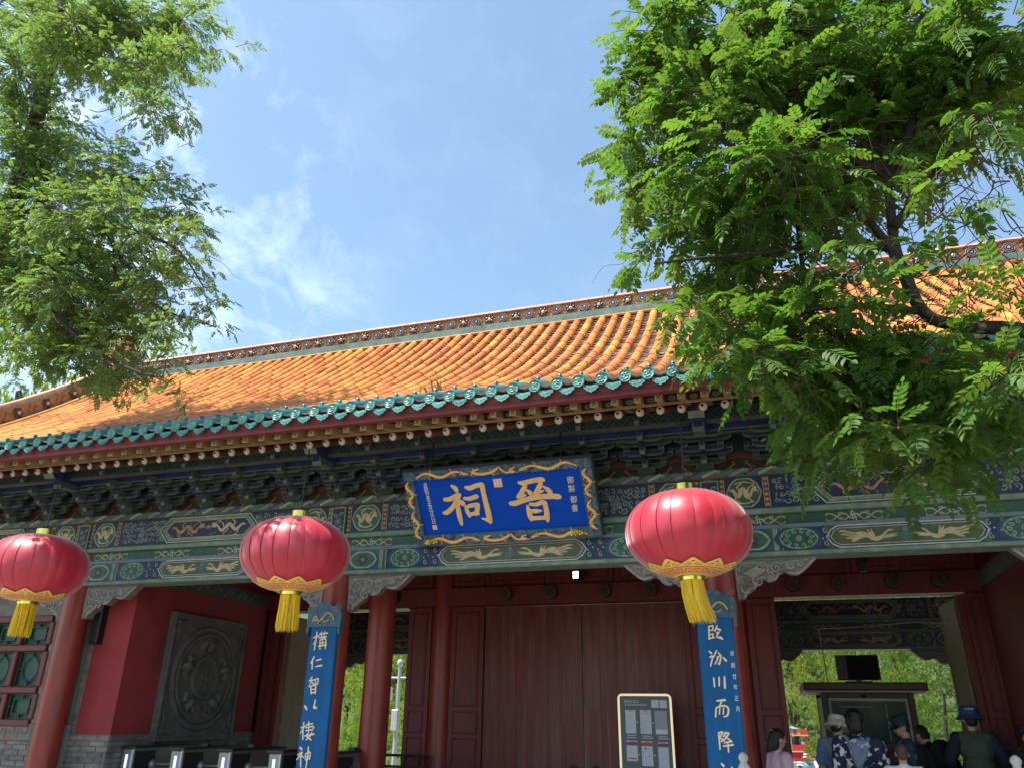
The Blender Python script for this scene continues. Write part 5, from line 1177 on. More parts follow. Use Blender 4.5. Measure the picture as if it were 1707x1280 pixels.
# ------------------------------------------------------------------ lanterns
def lantern(loc, label, seed, sway):
    rd = random.Random(seed); X, Y, Z = loc
    t = thing('lantern', label, 'lantern', loc, 0, 'red lanterns under the eaves')
    RL, HL = 0.60, 0.405; ng = 22; nl = 26; sub = 5
    gang = [2*PI*(k+rd.uniform(-0.18,0.18))/ng for k in range(ng)]+[2*PI]; gang[-1] = gang[0]+2*PI
    def prof(ph):                                         # slightly squared oblate shape
        s_, c_ = math.sin(ph), math.cos(ph)
        return RL*abs(s_)**0.88, HL*(1 if c_ > 0 else -1)*abs(c_)**0.96
    b = MB(); vs_, fs_ = [], []; nper = sub+1
    p0, p1 = 0.17, PI-0.20
    for k in range(ng):
        amp = rd.uniform(0.008,0.02)
        for j in range(nper):
            f_ = j/sub; th = gang[k]+(gang[k+1]-gang[k])*f_
            for i in range(nl+1):
                ph = p0+(p1-p0)*i/nl; r_, z_ = prof(ph)
                w_ = math.sin(ph)
                r2_ = r_*(1+(amp*(f_-0.5)*1.1-0.012*(2*f_-1)**2+0.004*noise.noise((th*6,ph*5,seed)))*w_)
                vs_.append((r2_*math.cos(th), r2_*math.sin(th), z_+0.004*noise.noise((th*3,ph*7,seed+3))))
    ncol_ = ng*nper
    for c_ in range(ncol_):
        d_ = (c_+1)%ncol_
        for i in range(nl): fs_.append((c_*(nl+1)+i, c_*(nl+1)+i+1, d_*(nl+1)+i+1, d_*(nl+1)+i))
    b.add(vs_, fs_); me = b.mesh('shade', ['lantern_red']); me.polygons.foreach_set('use_smooth',[True]*len(me.polygons)); me.set_sharp_from_angle(angle=R(28))
    sh = link('shade', me, t, local=True)
    # gilt foot pattern on the underside with a scalloped cloud edge
    def surf(th, ph, off): r_, z_ = prof(ph); return ((r_+off*math.sin(ph))*math.cos(th), (r_+off*math.sin(ph))*math.sin(th), z_+off*math.cos(ph))
    b = MB(); nS = 168; vs_, fs_ = [], []
    lob = 11
    def edge(th): q = abs(math.sin(th*lob/2)); return PI-0.56-0.19*q**0.75+0.04*(abs(math.sin(th*lob))**1.5)
    rows = 5
    for k in range(nS):
        th = 2*PI*k/nS; e_ = edge(th)
        for i in range(rows+1): vs_.append(surf(th, e_+(PI-0.17-e_)*i/rows, 0.012))
    for k in range(nS):
        d_ = (k+1)%nS
        for i in range(rows): fs_.append((k*(rows+1)+i, k*(rows+1)+i+1, d_*(rows+1)+i+1, d_*(rows+1)+i))
    b.add(vs_, fs_); gp = b.build('gilt_pattern', 'lantern_gold', t, smooth='all', local=True)
    b = MB()
    def line(pts, w, mi=0, off=0.016):
        pts = catmull(pts,3) if len(pts) > 2 else pts
        v_, q_ = [], []
        for i, (th, ph) in enumerate(pts):
            a_, c_ = pts[max(0,i-1)], pts[min(len(pts)-1,i+1)]
            r_ = prof(ph)[0]; dx, dz = (c_[0]-a_[0])*r_, (c_[1]-a_[1])*0.5; l_ = math.hypot(dx,dz) or 1
            ox, oz = -dz/l_*w/2/max(r_,0.05), dx/l_*w/2/0.5
            v_ += [surf(th+ox,ph+oz,off), surf(th-ox,ph-oz,off)]
        for i in range(len(pts)-1): q_.append((2*i,2*i+1,2*i+3,2*i+2))
        b.add(v_, q_, mi)
    E1, E2 = PI-0.49, PI-0.27
    line([(2*PI*k/60,E1) for k in range(61)], 0.010); line([(2*PI*k/60,E2) for k in range(61)], 0.008)
    for k in range(lob):
        th = 2*PI*(k+0.5)/lob; d_ = PI/lob
        for s_ in (-1,1):
            line([(th+s_*d_*0.75*math.cos(a_)*(1-a_/9)*0.5+s_*d_*0.40, PI-0.585+0.045*math.sin(a_)*(1-a_/9)) for a_ in [0.6*q for q in range(11)]], 0.0065)
        line([(th-0.03,PI-0.665),(th,PI-0.655),(th+0.03,PI-0.665)], 0.012, 1)
        for s_ in (-1,1):                                     # meander
            x_ = th+s_*d_*0.5
            line([(x_-d_*0.36,E1+0.05),(x_-d_*0.36,E2-0.06)],0.010); line([(x_-d_*0.36,E1+0.055),(x_+d_*0.30,E1+0.055)],0.010)
            line([(x_+d_*0.28,E1+0.05),(x_+d_*0.28,E2-0.10)],0.010); line([(x_-d_*0.05,E1+0.10),(x_-d_*0.05,E2-0.03)],0.010); line([(x_-d_*0.05,E2-0.05),(x_+d_*0.55,E2-0.05)],0.010)
    b.build('gilt_line', ['lantern_red','deep_green'], gp, local=True)
    zt_ = HL*0.985; zb_ = -HL*0.985
    b = MB(); b.lathe([(0.105,zt_-0.02),(0.105,zt_+0.075),(0.098,zt_+0.08),(0.098,zt_+0.0)], (0,0,0), 28); b.build('cap', 'gold_metal', t, smooth=True, local=True)
    b = MB(); b.lathe([(0.112,zb_+0.03),(0.112,zb_-0.05),(0.105,zb_-0.055),(0.10,zb_+0.02)], (0,0,0), 28); b.build('foot_ring', 'gold_metal', t, smooth=True, local=True)
    b = MB()
    for k in range(150):
        a = rd.uniform(0,2*PI); r_ = 0.104*(rd.uniform(0.72,1) if k > 60 else rd.uniform(0.95,1)); ln = rd.uniform(0.335,0.385)*(1 if rd.random() > 0.06 else 0.9); fl = rd.uniform(0.95,1.15); j1, j2 = rd.gauss(0,0.010), rd.gauss(0,0.010)
        c_ = [(r_*math.cos(a)*(1+(fl-1)*q)+sway*q*q+j1*q, r_*math.sin(a)*(1+(fl-1)*q)+j2*q, zb_-0.05-ln*q) for q in (0,0.35,0.7,1.0)]
        b.tube(c_, [0.006,0.006,0.0055,0.0035], 4)
    b.build('tassel', 'tassel', t, local=True)
    b = MB(); b.tube([(0,0,zt_+0.0),(0.004,0,zt_+0.5),(0.0,0.02,4.54-Z)], 0.008, 6)
    b.tube([(-0.1,0,zt_+0.06),(0,0,zt_+0.14),(0.1,0,zt_+0.06)], 0.004, 5); b.build('cord', 'black', t, local=True)
for (u, v), lb, sd_, sw in (((1148,897),'large red silk lantern nearest the camera beside the right couplet board',1,0.07),((494,915),'red silk lantern hanging in front of the left couplet column',2,0.0),((58,957),'leftmost red silk lantern by the window at the photo edge',3,-0.01)):
    p = at(u,v,7.5); lantern((p.x,7.5,3.235), lb, sd_, sw)

# ------------------------------------------------------------------ notice board, turnstiles, booth and small fittings
t = thing('notice_board', 'grey notice board showing six phone screens in a lit cream frame before doors', 'notice board', (-1.77,11.8,0))
bx0, bw, bt, bh = -2.122, 0.735, 1.905, 1.55
b = MB(); b.box((bx0+0.02,11.80,bt-bh),(bx0+bw-0.02,11.84,bt-0.02)); bo = b.build('panel', 'poster_grey', t)
b = MB(); r_ = 0.05; pts = []
for cx_, cz_, a0 in ((bx0+bw-r_,bt-r_,0),(bx0+r_,bt-r_,PI/2),(bx0+r_,bt-bh+r_,PI),(bx0+bw-r_,bt-bh+r_,1.5*PI)):
    for k in range(5): pts.append((cx_+r_*math.cos(a0+k*PI/8),11.815,cz_+r_*math.sin(a0+k*PI/8)))
b.tube(pts+[pts[0]],0.016,6,caps=False); b.build('frame', 'poster_frame', t, smooth='all')
b = MB()
for s in (0.12,bw-0.12): b.tube([(bx0+s,11.85,bt-bh+0.3),(bx0+s,11.95,0.02)],0.014,6); b.box((bx0+s-0.03,11.6,0.0),(bx0+s+0.03,12.1,0.02))
b.build('stand', 'steel_dark', t)
kx, kz = 0.000925, 0.00083
fx = lambda x: bx0+(x-95)*kx; fz = lambda y: bt-(y-175)*kz
Yp = 11.797
def rr(b, x0, x1, y0, y1, mi, d=0): b.quad(fx(x0),fx(x1),fz(y1),fz(y0),Yp-d,mi)
BM = ['screen_white','screen_grey','print_grey','print_white','print_red','print_maroon','print_pink','poster_grey']
slant = lambda y: (y-175)*0.026
for i, (x0, y0, x1, y1, top, base) in enumerate(((195,415,352,780,None,0),(418,415,588,785,6,0),(640,425,825,790,1,1),(195,890,360,1200,5,0),(420,895,585,1270,4,0),(665,905,820,1290,5,0))):
    b = MB(); rr(b,x0,x1,y0,y1,base,0.0)
    rr(b,x0+(x1-x0)*0.28,x0+(x1-x0)*0.72,y0+4,y0+18,2,0.002)
    if top is not None: rr(b,x0,x1,y0+20,y0+75,top,0.0015)
    rd = random.Random(i)
    yy = y0+95
    while yy < y1-30: rr(b,x0+15,x0+15+(x1-x0-40)*rd.uniform(0.3,0.95),yy,yy+5,1 if base == 0 else 2,0.001); yy += rd.choice((24,38,52))
    if i == 2: rr(b,x0+10,x1-6,y1-75,y1-6,3,0.002)
    if i == 3: rr(b,x0+30,x1-20,y1-50,y1-32,4,0.002)
    if i == 4: rr(b,x0+50,x0+72,y0+100,y0+125,5,0.002); rr(b,x0+100,x0+118,y0+210,y0+225,5,0.002)
    b.build('phone_picture', BM, bo)
b = MB()
for (xa, xb_, y_) in ((215,350,810),(205,340,845),(445,580,818),(440,605,850),(680,815,822),(680,840,855)):
    x = xa
    while x < xb_: rr(b,x,min(x+14,xb_),y_-7,y_+7,3,0.0); x += 18
for x_, y_ in ((372,605),(610,612),(380,1100),(612,1105)): b.disc(fx(x_),fz(y_),0.010,Yp,3,10)
rr(b,600,712,255,378,0,0.0); rr(b,725,835,258,382,0,0.0)
b.build('print', BM, bo)
b = MB()
for txt, x_, y_, s_ in (('晋祠天龙山',297,285,0.044),):
    for k, ch in enumerate(txt):
        vs_, fs_ = glyph_mesh(ch, s_); b.add([(fx(205+k*46)+p[0],Yp-0.001,fz(y_)+p[1]) for p in vs_], fs_)
for k in range(9):
    x = 195+k*38; rr(b,x,x+28,320,326,0); rr(b,x,x+28,338,344,0); rr(b,x+10,x+17,322,352,0,0.0003)
b.build('print', ['print_white'], bo)

def turnstile(x, y, label):
    t = thing('turnstile', label, 'turnstile', (x,y,0), 0, 'turnstiles in the left porch bay')
    w = 0.19
    b = MB(); b.bev((0,0.0,0.02),(w,1.25,1.135),0.02); b.build('cabinet', 'steel', t, local=True)
    b = MB(); b.box((w+0.001,0.04,0.06),(w+0.012,0.42,1.10)); b.build('side_panel', 'steel_dark', t, local=True)
    b = MB(); b.box((w+0.001,0.46,0.06),(w+0.012,1.2,1.02)); b.build('side_panel', 'panel_olive', t, local=True)
    b = MB(); b.box((-0.02,-0.01,1.137),(w+0.03,1.26,1.16)); b.build('top_plate', 'steel_dark', t, local=True)
    b = MB(); b.bev((w*0.40,-0.008,0.90),(w*0.58,-0.001,1.06),0.003); b.build('light_strip', 'led_blue', t, local=True)
    b = MB(); b.bev((w-0.02,-0.006,0.05),(w-0.002,-0.001,1.12),0.002); b.build('edge_highlight', 'print_white', t, local=True)  # white strip paints the highlight along the steel edge
    b = MB(); hub = Vector((w+0.06,0.35,0.93)); b.ball(hub,(0.06,0.07,0.07),12,8)
    for a in (0.3,2.4,4.5):
        d = Vector((0.9,0,0.02)) if a < 1 else Vector((0.35,0.6*math.cos(a),-0.75)).normalized()
        b.tube([hub,hub+d*0.42],0.017,8)
    b.build('tripod_arm', 'steel', t, smooth=True, local=True)
    b = MB(); b.box((0.05,0.55,1.162),(0.15,0.62,1.20)); b.build('reader', 'steel_dark', t, local=True)
for x, lb in ((-8.57,'steel turnstile standing at the corner of the brick pier'),(-7.77,'steel turnstile below the left half of the stone relief'),(-7.02,'steel turnstile below the right edge of the stone relief'),(-6.26,'steel turnstile next to the left couplet board'),(-5.47,'steel turnstile seen right of the left couplet board')):
    turnstile(x, 9.5, lb)

t = thing('ticket_booth', 'brown wooden ticket booth with flat roof and dark glass in the right doorway', 'ticket booth', (1.40,14.2,0))
X0b, X1b, Yb, Zb = 0.72, 2.06, 14.0, 2.03
b = MB(); b.box((X0b+0.03,Yb+0.03,0),(X1b-0.03,Yb+1.6,0.95)); b.build('wall', 'booth_wood', t)
for x in (X0b,X1b-0.09):
    for y in (Yb,Yb+1.55): b = MB(); b.bev((x,y,0),(x+0.09,y+0.09,Zb),0.01); b.build('post', 'booth_wood', t)
for z0_, z1_ in ((1.93,Zb),(1.22,1.30)): b = MB(); b.bev((X0b+0.09,Yb+0.005,z0_),(X1b-0.09,Yb+0.09,z1_),0.01); b.build('rail', 'booth_wood', t)
b = MB()
for a, c in (((X0b+0.095,1.305),(X0b+0.135,1.925)),((X1b-0.135,1.305),(X1b-0.095,1.925)),((X0b+0.135,1.885),(X1b-0.135,1.925))): b.bev((a[0],Yb+0.01,a[1]),(c[0],Yb+0.06,c[1]),0.008)
fr_ = b.build('window_frame', 'booth_pale', t)
b = MB(); b.box((X0b+0.136,Yb+0.04,1.303),(X1b-0.136,Yb+0.05,1.884)); gl = b.build('window_pane', 'booth_glass', t)
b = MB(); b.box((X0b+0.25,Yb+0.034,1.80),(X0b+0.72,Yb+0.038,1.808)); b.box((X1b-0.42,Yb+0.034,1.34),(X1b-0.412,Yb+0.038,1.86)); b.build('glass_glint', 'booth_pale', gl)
b = MB(); b.box((X0b+0.01,Yb+0.10,0.96),(X0b+0.05,Yb+1.5,1.95)); b.build('side_window', 'booth_green', t)
b = MB(); b.box((X0b+0.05,Yb+1.58,0.96),(X1b-0.05,Yb+1.62,1.95)); b.build('back_window', 'booth_glass', t)
b = MB(); b.bev((0.47,13.80,2.035),(2.25,15.9,2.155),0.02); ro = b.build('roof', 'booth_wood', t)
b = MB(); b.box((0.50,13.83,2.012),(2.22,15.87,2.034)); b.build('soffit', 'booth_pale', ro)
b = MB(); b.box((1.30,13.93,1.95),(1.38,13.99,2.01)); b.ball((1.34,13.93,1.955),(0.035,0.035,0.03),8,6); b.build('camera', 'steel_dark', t)
b = MB(); b.box((1.5,13.7,1.20),(1.92,13.99,1.235)); b.box((1.55,13.85,0.95),(1.85,13.99,1.20)); b.build('counter', 'booth_wood', t)

t = thing('display_screen', 'black flat display screen standing switched off on the ticket booth roof', 'screen', (1.28,14.2,2.16))
b = MB(); b.T = Matrix.Translation((1.33,14.2,2.17)) @ Matrix.Rotation(R(-6),4,'Z')
b.bev((-0.31,-0.02,0.03),(0.33,0.05,0.41),0.012); b.build('housing', 'steel_dark', t)
b2 = MB(); b2.T = b.T; b2.quad(-0.15,0.315,0.045,0.395,-0.0225,0); b2.build('screen', 'screen_black', t)
b2 = MB(); b2.T = b.T; b2.box((-0.2,-0.1,-0.012),(0.2,0.12,0.012)); b2.box((-0.04,0.0,0.0),(0.04,0.04,0.06)); b2.build('stand', 'steel_dark', t)
b = MB(); b.tube([(0.86,14.15,2.16),(0.845,14.12,2.6),(0.83,14.1,2.98),(1.4,14.1,3.0),(2.2,13.7,3.02),(2.62,13.2,2.95)],0.009,6); tag(b.build('cable', 'steel'), 'thin cable rising from the booth roof and crossing the doorway', 'cable')

b = MB(); t = thing('speaker', 'slim black column speaker fixed on the red pier below the carved bracket', 'speaker', (-9.08,9.24,2.6))
p = at(170,1017,9.2); b.bev((p.x-0.055,9.13,2.47),(p.x+0.075,9.25,2.98),0.015); b.build('body', 'black', t)
b = MB(); b.quad(p.x-0.035,p.x+0.055,2.50,2.95,9.127,0); b.build('grille', 'steel_dark', t)
p = at(960,957,12.3); t = thing('floodlight', 'small lit floodlight fixed above the closed double doors', 'floodlight', (p.x,12.3,p.z))
b = MB(); b.bev((p.x-0.05,12.30,p.z-0.07),(p.x+0.12,12.38,p.z+0.09),0.01); b.box((p.x+0.02,12.38,p.z-0.03),(p.x+0.05,12.45,p.z+0.0)); b.build('housing', 'black', t)
b = MB()
for i in (0,1):
    for j in (0,1): b.quad(p.x-0.045+i*0.045,p.x-0.008+i*0.045,p.z-0.055+j*0.055,p.z-0.005+j*0.055,12.297,0)
b.build('led', 'led_white', t)
for u, v, Y, lb in ((1437,935,11.6,'black surveillance camera hanging under the beam of the right bay'),(830,960,12.3,None)):
    if not lb: continue
    p = at(u,v,Y); t = thing('security_camera', lb, 'camera', tuple(p))
    b = MB(); b.bev((p.x-0.06,Y-0.1,p.z-0.02),(p.x+0.06,Y+0.14,p.z+0.10),0.02); b.build('housing', 'steel_dark', t)
    b = MB(); b.lathe([(0.045,0),(0.05,-0.03),(0.03,-0.05)],(p.x,Y-0.1,p.z+0.03),14,0,'Y'); b.build('lens', 'black', t, smooth=True)
    b = MB(); b.box((p.x-0.05,Y-0.05,p.z-0.14),(p.x+0.05,Y+0.04,p.z-0.022)); b.build('junction_box', 'steel_dark', t)
    b = MB(); b.tube([(p.x,Y+0.05,p.z+0.10),(p.x,Y+0.05,p.z+0.45),(p.x,12.5,p.z+0.5)],0.015,6); b.build('bracket', 'steel_dark', t)
# black crowd barrier inside the left doorway
t = thing('barrier', 'black metal crowd barrier standing in the left doorway', 'barrier', (-5.6,12.2,0))
for x0, x1 in ((-6.35,-5.62),(-5.60,-5.15)):
    for z in (1.02,0.86,0.25): b = MB(); b.tube([(x0,12.2,z),(x1,12.2,z)],0.02,8); b.build('rail', 'steel_dark', t, smooth=True)
    for x in (x0,x1,(x0+x1)/2): b = MB(); b.tube([(x,12.2,0.0),(x,12.2,1.03)],0.02,8); b.build('post', 'steel_dark', t, smooth=True)
# carved white stone posts near the camera
for u, v, Y, lb in ((1238,1253,8.0,'slim white carved stone post in front of the right couplet board'),(1691,1258,8.0,'white carved stone post at the right edge beside the man in bucket hat')):
    p = at(u,v,Y); t = thing('stone_post', lb, 'stone post', (p.x,Y,0), 0, 'white carved stone posts'); r_ = 0.05; zt = p.z
    b = MB(); b.box((-r_,-r_,0),(r_,r_,zt-0.30)); b.build('shaft', 'white_marble', t, local=True)
    b = MB(); b.lathe([(0.052,zt-0.30),(0.052,zt-0.275),(0.034,zt-0.265),(0.034,zt-0.235),(0.047,zt-0.225),(0.047,zt-0.195),(0.030,zt-0.185),(0.030,zt-0.165),(0.043,zt-0.15),(0.046,zt-0.12),(0.036,zt-0.09),(0.028,zt-0.085),(0.040,zt-0.06),(0.036,zt-0.02),(0.012,zt)],(0,0,0),14)
    for k in range(8):
        a = 2*PI*k/8; b.ball((0.040*math.cos(a),0.040*math.sin(a),zt-0.13),(0.012,0.012,0.026),6,5); b.ball((0.032*math.cos(a+0.4),0.032*math.sin(a+0.4),zt-0.045),(0.012,0.012,0.024),6,5)
    b.build('finial', 'white_marble', t, smooth='all', local=True)
# lamp and camera pole beyond the gate
pt_ = at(667,1108,23.0); t = thing('camera_pole', 'grey metal pole with crossbar and white equipment boxes beyond the left doorway', 'pole', (pt_.x,23,-1.25))
b = MB(); b.tube([(pt_.x,23,-1.25),(pt_.x,23,pt_.z)],[0.08,0.05],10); b.build('pole', 'pole_grey', t, smooth=True)
b = MB(); zc = at(667,1129,23).z; b.tube([(pt_.x-0.9,23,zc),(pt_.x+0.8,23,zc)],0.03,8); b.build('crossbar', 'pole_grey', t, smooth=True)
b = MB(); b.ball((pt_.x,23,pt_.z+0.06),(0.10,0.10,0.12),12,8); b.build('dome_camera', 'pole_grey', t, smooth=True)
b = MB(); p = at(660,1200,22.9); b.bev((p.x-0.13,22.82,p.z-0.28),(p.x+0.08,22.95,p.z+0.30),0.02); b.build('equipment_box', 'pole_grey', t)
b = MB(); p = at(648,1155,22.9); b.bev((p.x-0.10,22.82,p.z-0.2),(p.x+0.10,22.95,p.z+0.18),0.02); b.tube([(p.x,22.9,p.z+0.18),(p.x,22.95,zc)],0.02,6); b.build('loudspeaker', 'rafter_white', t)
for k in (-1,1):
    b = MB(); b.bev((pt_.x+k*0.55-0.05,22.8,zc-0.12),(pt_.x+k*0.55+0.05,23.1,zc-0.03),0.02); b.build('camera', 'pole_grey', t)
# stall with red banners on a low stone terrace, far behind
t = thing('stone_terrace', 'low grey stone terrace wall in the far courtyard', 'wall', (0.4,36.3,-1.25))
for k in range(14):
    for j in range(4):
        b = MB(); x = -2.4+k*0.62+(0.3 if j%2 else 0); b.bev((x,36.2+random.uniform(0,0.02),-1.25+j*0.33),(x+0.6,36.8,-1.25+(j+1)*0.33-0.015),0.02); b.build('block', 'paving', t)
b = MB(); b.box((-2.4,36.82,-1.25),(6.6,41,0.05)); b.build('platform', 'paving', t)
t = thing('festival_stall', 'far stall with blue canopy and two red banners bearing yellow characters', 'stall', (0.4,37.4,0.05))
sx1 = at(1346,1220,37).x; sx0 = sx1-1.9
b = MB(); zt = at(1318,1201,37.4).z; ze = at(1330,1214,37.4).z; b.add([(sx0,36.9,ze),(sx1-0.3,36.9,ze),(sx1-0.3,38.6,ze),(sx0,38.6,ze),((sx0+sx1)/2-0.15,37.7,zt)],[(0,1,4),(1,2,4),(2,3,4),(3,0,4),(3,2,1,0)]); b.build('canopy', 'tent_blue', t)
z1_, z2_ = at(1340,1215,37).z, at(1340,1224,37).z; b = MB(); b.box((sx0,36.95,z2_),(sx1,36.98,z1_)); b.box((sx0,36.94,z2_-0.05),(sx1,36.985,z2_),1); bn = b.build('banner', ['banner_red','gold'], t)
z3_, z4_ = at(1340,1241,37).z, at(1340,1251,37).z; b = MB(); b.box((sx0,36.95,z4_),(sx1-0.15,36.98,z3_)); b.box((sx0,36.94,z4_-0.05),(sx1-0.15,36.985,z4_),1); b2_ = b.build('banner', ['banner_red','gold'], t)
b = MB()
for k in range(5):
    x = sx1-0.35-k*0.27; zc = (z1_+z2_)/2
    for q in ((-0.08,0.07,0.08,0.07),(-0.09,0.0,0.09,0.0),(-0.07,-0.07,0.07,-0.07),(0,0.1,0,-0.1)): b.ribbon([(x+q[0],zc+q[1],0.035),(x+q[2],zc+q[3],0.035)],36.94,0)
b.build('lettering', ['gold'], bn)
b = MB()
for k in range(5):
    for zc in (z4_+0.10,z4_+0.23):
        x = sx1-0.7-k*0.21
        for q in ((-0.05,0.03,0.05,0.03),(-0.05,-0.03,0.05,-0.03),(0,0.05,0,-0.05)): b.ribbon([(x+q[0],zc+q[1],0.022),(x+q[2],zc+q[3],0.022)],36.94,0)
b.build('lettering', ['gold'], b2_)
for x in (sx0+0.03,sx1-0.05):
    for y in (36.99,38.5): b = MB(); b.tube([(x,y,0.05),(x,y,z1_)],0.03,8); b.build('post', 'banner_red', t)
b = MB(); b.box((sx0,37.0,0.05),(sx1-0.15,37.5,z4_)); b.build('counter', 'banner_red', t)
b = MB()
for k in range(6): b.box((sx1-0.3-k*0.25,37.05,z3_+0.01),(sx1-0.16-k*0.25,37.2,z3_+0.12+0.07*(k%3)),k%3)
b.build('goods', ['print_white','black','print_pink'], t)
# weed growing on the roof
p = Vector((-3.55,8.0,zr(8.0))); t = thing('weed', 'yellowish weed tuft growing between the roof tiles above the plaque', 'weed', tuple(p))
b = MB()
for k in range(26):
    a = random.uniform(0,6.28); l = random.uniform(0.1,0.26); x0, y0 = random.uniform(-0.16,0.16), random.uniform(-0.12,0.12)
    e = (x0+0.5*l*math.cos(a), y0+0.5*l*math.sin(a), l); z0 = y0*0.5
    b.add([(x0-0.008,y0,z0),(x0+0.008,y0,z0),(e[0]*0.5+x0*0.5+0.01,e[1]*0.5+y0*0.5,z0+l*0.6),(e[0],e[1],z0+l*0.9)],[(0,1,2,3)])
b.build('blade', 'weed', t, local=True)
# ------------------------------------------------------------------ people
def fuse(b, voxel, name, mats, parent, wrinkle=0.0, wscale=14.0, smooth=2, seed=0):
    me = b.mesh(name, mats); o = bpy.data.objects.new('tmp', me); COL.objects.link(o)
    md = o.modifiers.new('r','REMESH'); md.mode = 'VOXEL'; md.voxel_size = voxel; md.use_smooth_shade = True
    if smooth: s = o.modifiers.new('s','SMOOTH'); s.factor = 0.5; s.iterations = smooth
    bpy.context.view_layer.update()
    me2 = bpy.data.meshes.new_from_object(o.evaluated_get(bpy.context.evaluated_depsgraph_get()))
    bpy.data.objects.remove(o); bpy.data.meshes.remove(me); me2.name = name
    me2.materials.clear(); [me2.materials.append(M[q]) for q in mats]
    if wrinkle:
        for v in me2.vertices:
            p = v.co; n_ = noise.noise((p.x*wscale+seed, p.y*wscale, p.z*wscale*0.6))+0.5*noise.noise((p.x*wscale*2.3, p.y*wscale*2.3+seed, p.z*wscale*1.2))
            v.co = p+v.normal*n_*wrinkle
    me2.polygons.foreach_set('use_smooth',[True]*len(me2.polygons)); me2.update()
    return link(name, me2, parent, local=True)
def capsule(b, p0, p1, r0, r1, seg=10):
    p0, p1 = Vector(p0), Vector(p1); b.tube([p0,p1],[r0,r1],seg); b.ball(p0,r0,seg,7); b.ball(p1,r1,seg,7)
ARMS = {'down':((0.235,-0.03,1.13),(0.25,0.06,0.90)), 'front':((0.245,0.02,1.14),(0.10,0.24,1.10)), 'out':((0.30,0.0,1.16),(0.27,0.20,1.02)), 'up':((0.24,0.08,1.16),(0.10,0.25,1.26))}
def person(label, x, y, h, rotz, cloth, trousers='grey_cloth', hair='hair', hairkind='short', lean=0.0, hyaw=0.0, hpitch=0.0, arms=('down','down'), sleeve='long', sleeve_mat=None, ground=0.0, vox=0.011, extra=None, group=None, seed=1, bulk_=0.0):
    t = thing('person', label, 'person', (x,y,ground), rotz, group)
    k = h/1.72
    U = Matrix.Scale(k,4) @ Matrix.Translation((0,0,0.95)) @ Matrix.Rotation(-lean,4,'X') @ Matrix.Translation((0,0,-0.95))
    HM = U @ Matrix.Translation((0,0,1.50)) @ Matrix.Rotation(hyaw,4,'Z') @ Matrix.Rotation(-hpitch,4,'X') @ Matrix.Translation((0,0,-1.50))
    S = Matrix.Scale(k,4)
    legs = [(s*0.095, 0.0) for s in (-1,1)]
    def armpts(i): s = (-1,1)[i]; e, w = ARMS[arms[i]]; return Vector((s*0.185,0,1.405)), Vector((s*e[0],e[1],e[2])), Vector((s*w[0],w[1],w[2]))
    b = MB()
    b.T = S
    for i, s in enumerate((-1,1)):
        capsule(b,(s*0.095,0,0.90),(s*0.10,0.015,0.50),0.082,0.055); capsule(b,(s*0.10,0.015,0.50),(s*0.10,-0.02,0.09),0.054,0.037)
        capsule(b,(s*0.10,-0.05,0.045),(s*0.115,0.13,0.035),0.042,0.034)
    b.ball((0,0,0.95),(0.16,0.11,0.13))
    b.T = U
    b.ball((0,0.005,1.10),(0.138,0.10,0.16)); b.ball((0,0,1.29),(0.16,0.108,0.17)); capsule(b,(-0.15,0,1.405),(0.15,0,1.405),0.058,0.058)
    for i in range(2):
        a, e, w = armpts(i); capsule(b,a,e,0.050,0.040); capsule(b,e,w,0.038,0.027)
        d = (w-e).normalized(); side = Vector(((1,-1)[i],0,0)); nrm = d.cross(side).normalized(); side = nrm.cross(d).normalized()
        b.ball(w+d*0.05,(0.036,0.022,0.045),8,6,0,d.to_track_quat('Z','Y').to_matrix())
        for q, ln in ((-0.030,0.062),(-0.010,0.075),(0.010,0.072),(0.029,0.055)):
            p0 = w+d*0.085+side*q; p1 = p0+d*ln*0.55; p2 = p1+(d*0.75+nrm*0.6*(1 if i else -1)).normalized()*ln*0.5
            b.tube([p0-d*0.02,p0,p1,p2],[0.0095,0.0095,0.009,0.007],6)
        p0 = w+d*0.035+side*0.030; b.tube([p0,p0+(d*0.6+side*0.8).normalized()*0.035,p0+(d*0.95+side*0.45).normalized()*0.065],[0.011,0.010,0.008],6)
    capsule(b,(0,-0.012,1.42),(0,-0.004,1.55),0.054,0.050)
    b.T = HM
    b.ball((0,-0.005,1.635),(0.075,0.092,0.100),14,10); b.ball((0,0.022,1.572),(0.056,0.066,0.064),12,8); b.ball((0,0.062,1.545),(0.026,0.022,0.022),8,6)
    b.tube([(0,0.080,1.640),(0,0.094,1.615),(0,0.106,1.592)],[0.009,0.012,0.017],8); b.ball((0,0.082,1.655),(0.045,0.014,0.012),8,6)
    for s in (-1,1): b.ball((s*0.077,-0.008,1.605),(0.013,0.024,0.033),8,6); b.ball((s*0.04,0.062,1.60),(0.022,0.02,0.02),8,6)
    body = fuse(b, vox, 'body', ['skin'], t, smooth=1)
    b = MB(); b.T = HM
    for s in (-1,1): b.ball((s*0.031,0.081,1.632),(0.012,0.008,0.007),8,6,0); b.tube([(s*0.014,0.092,1.652),(s*0.032,0.092,1.657),(s*0.050,0.078,1.650)],0.0035,5,0)
    b.tube([(-0.022,0.078,1.565),(0,0.088,1.567),(0.022,0.078,1.565)],[0.003,0.006,0.003],6,1); b.build('face', ['eye','lip'], body, smooth='all', local=True)
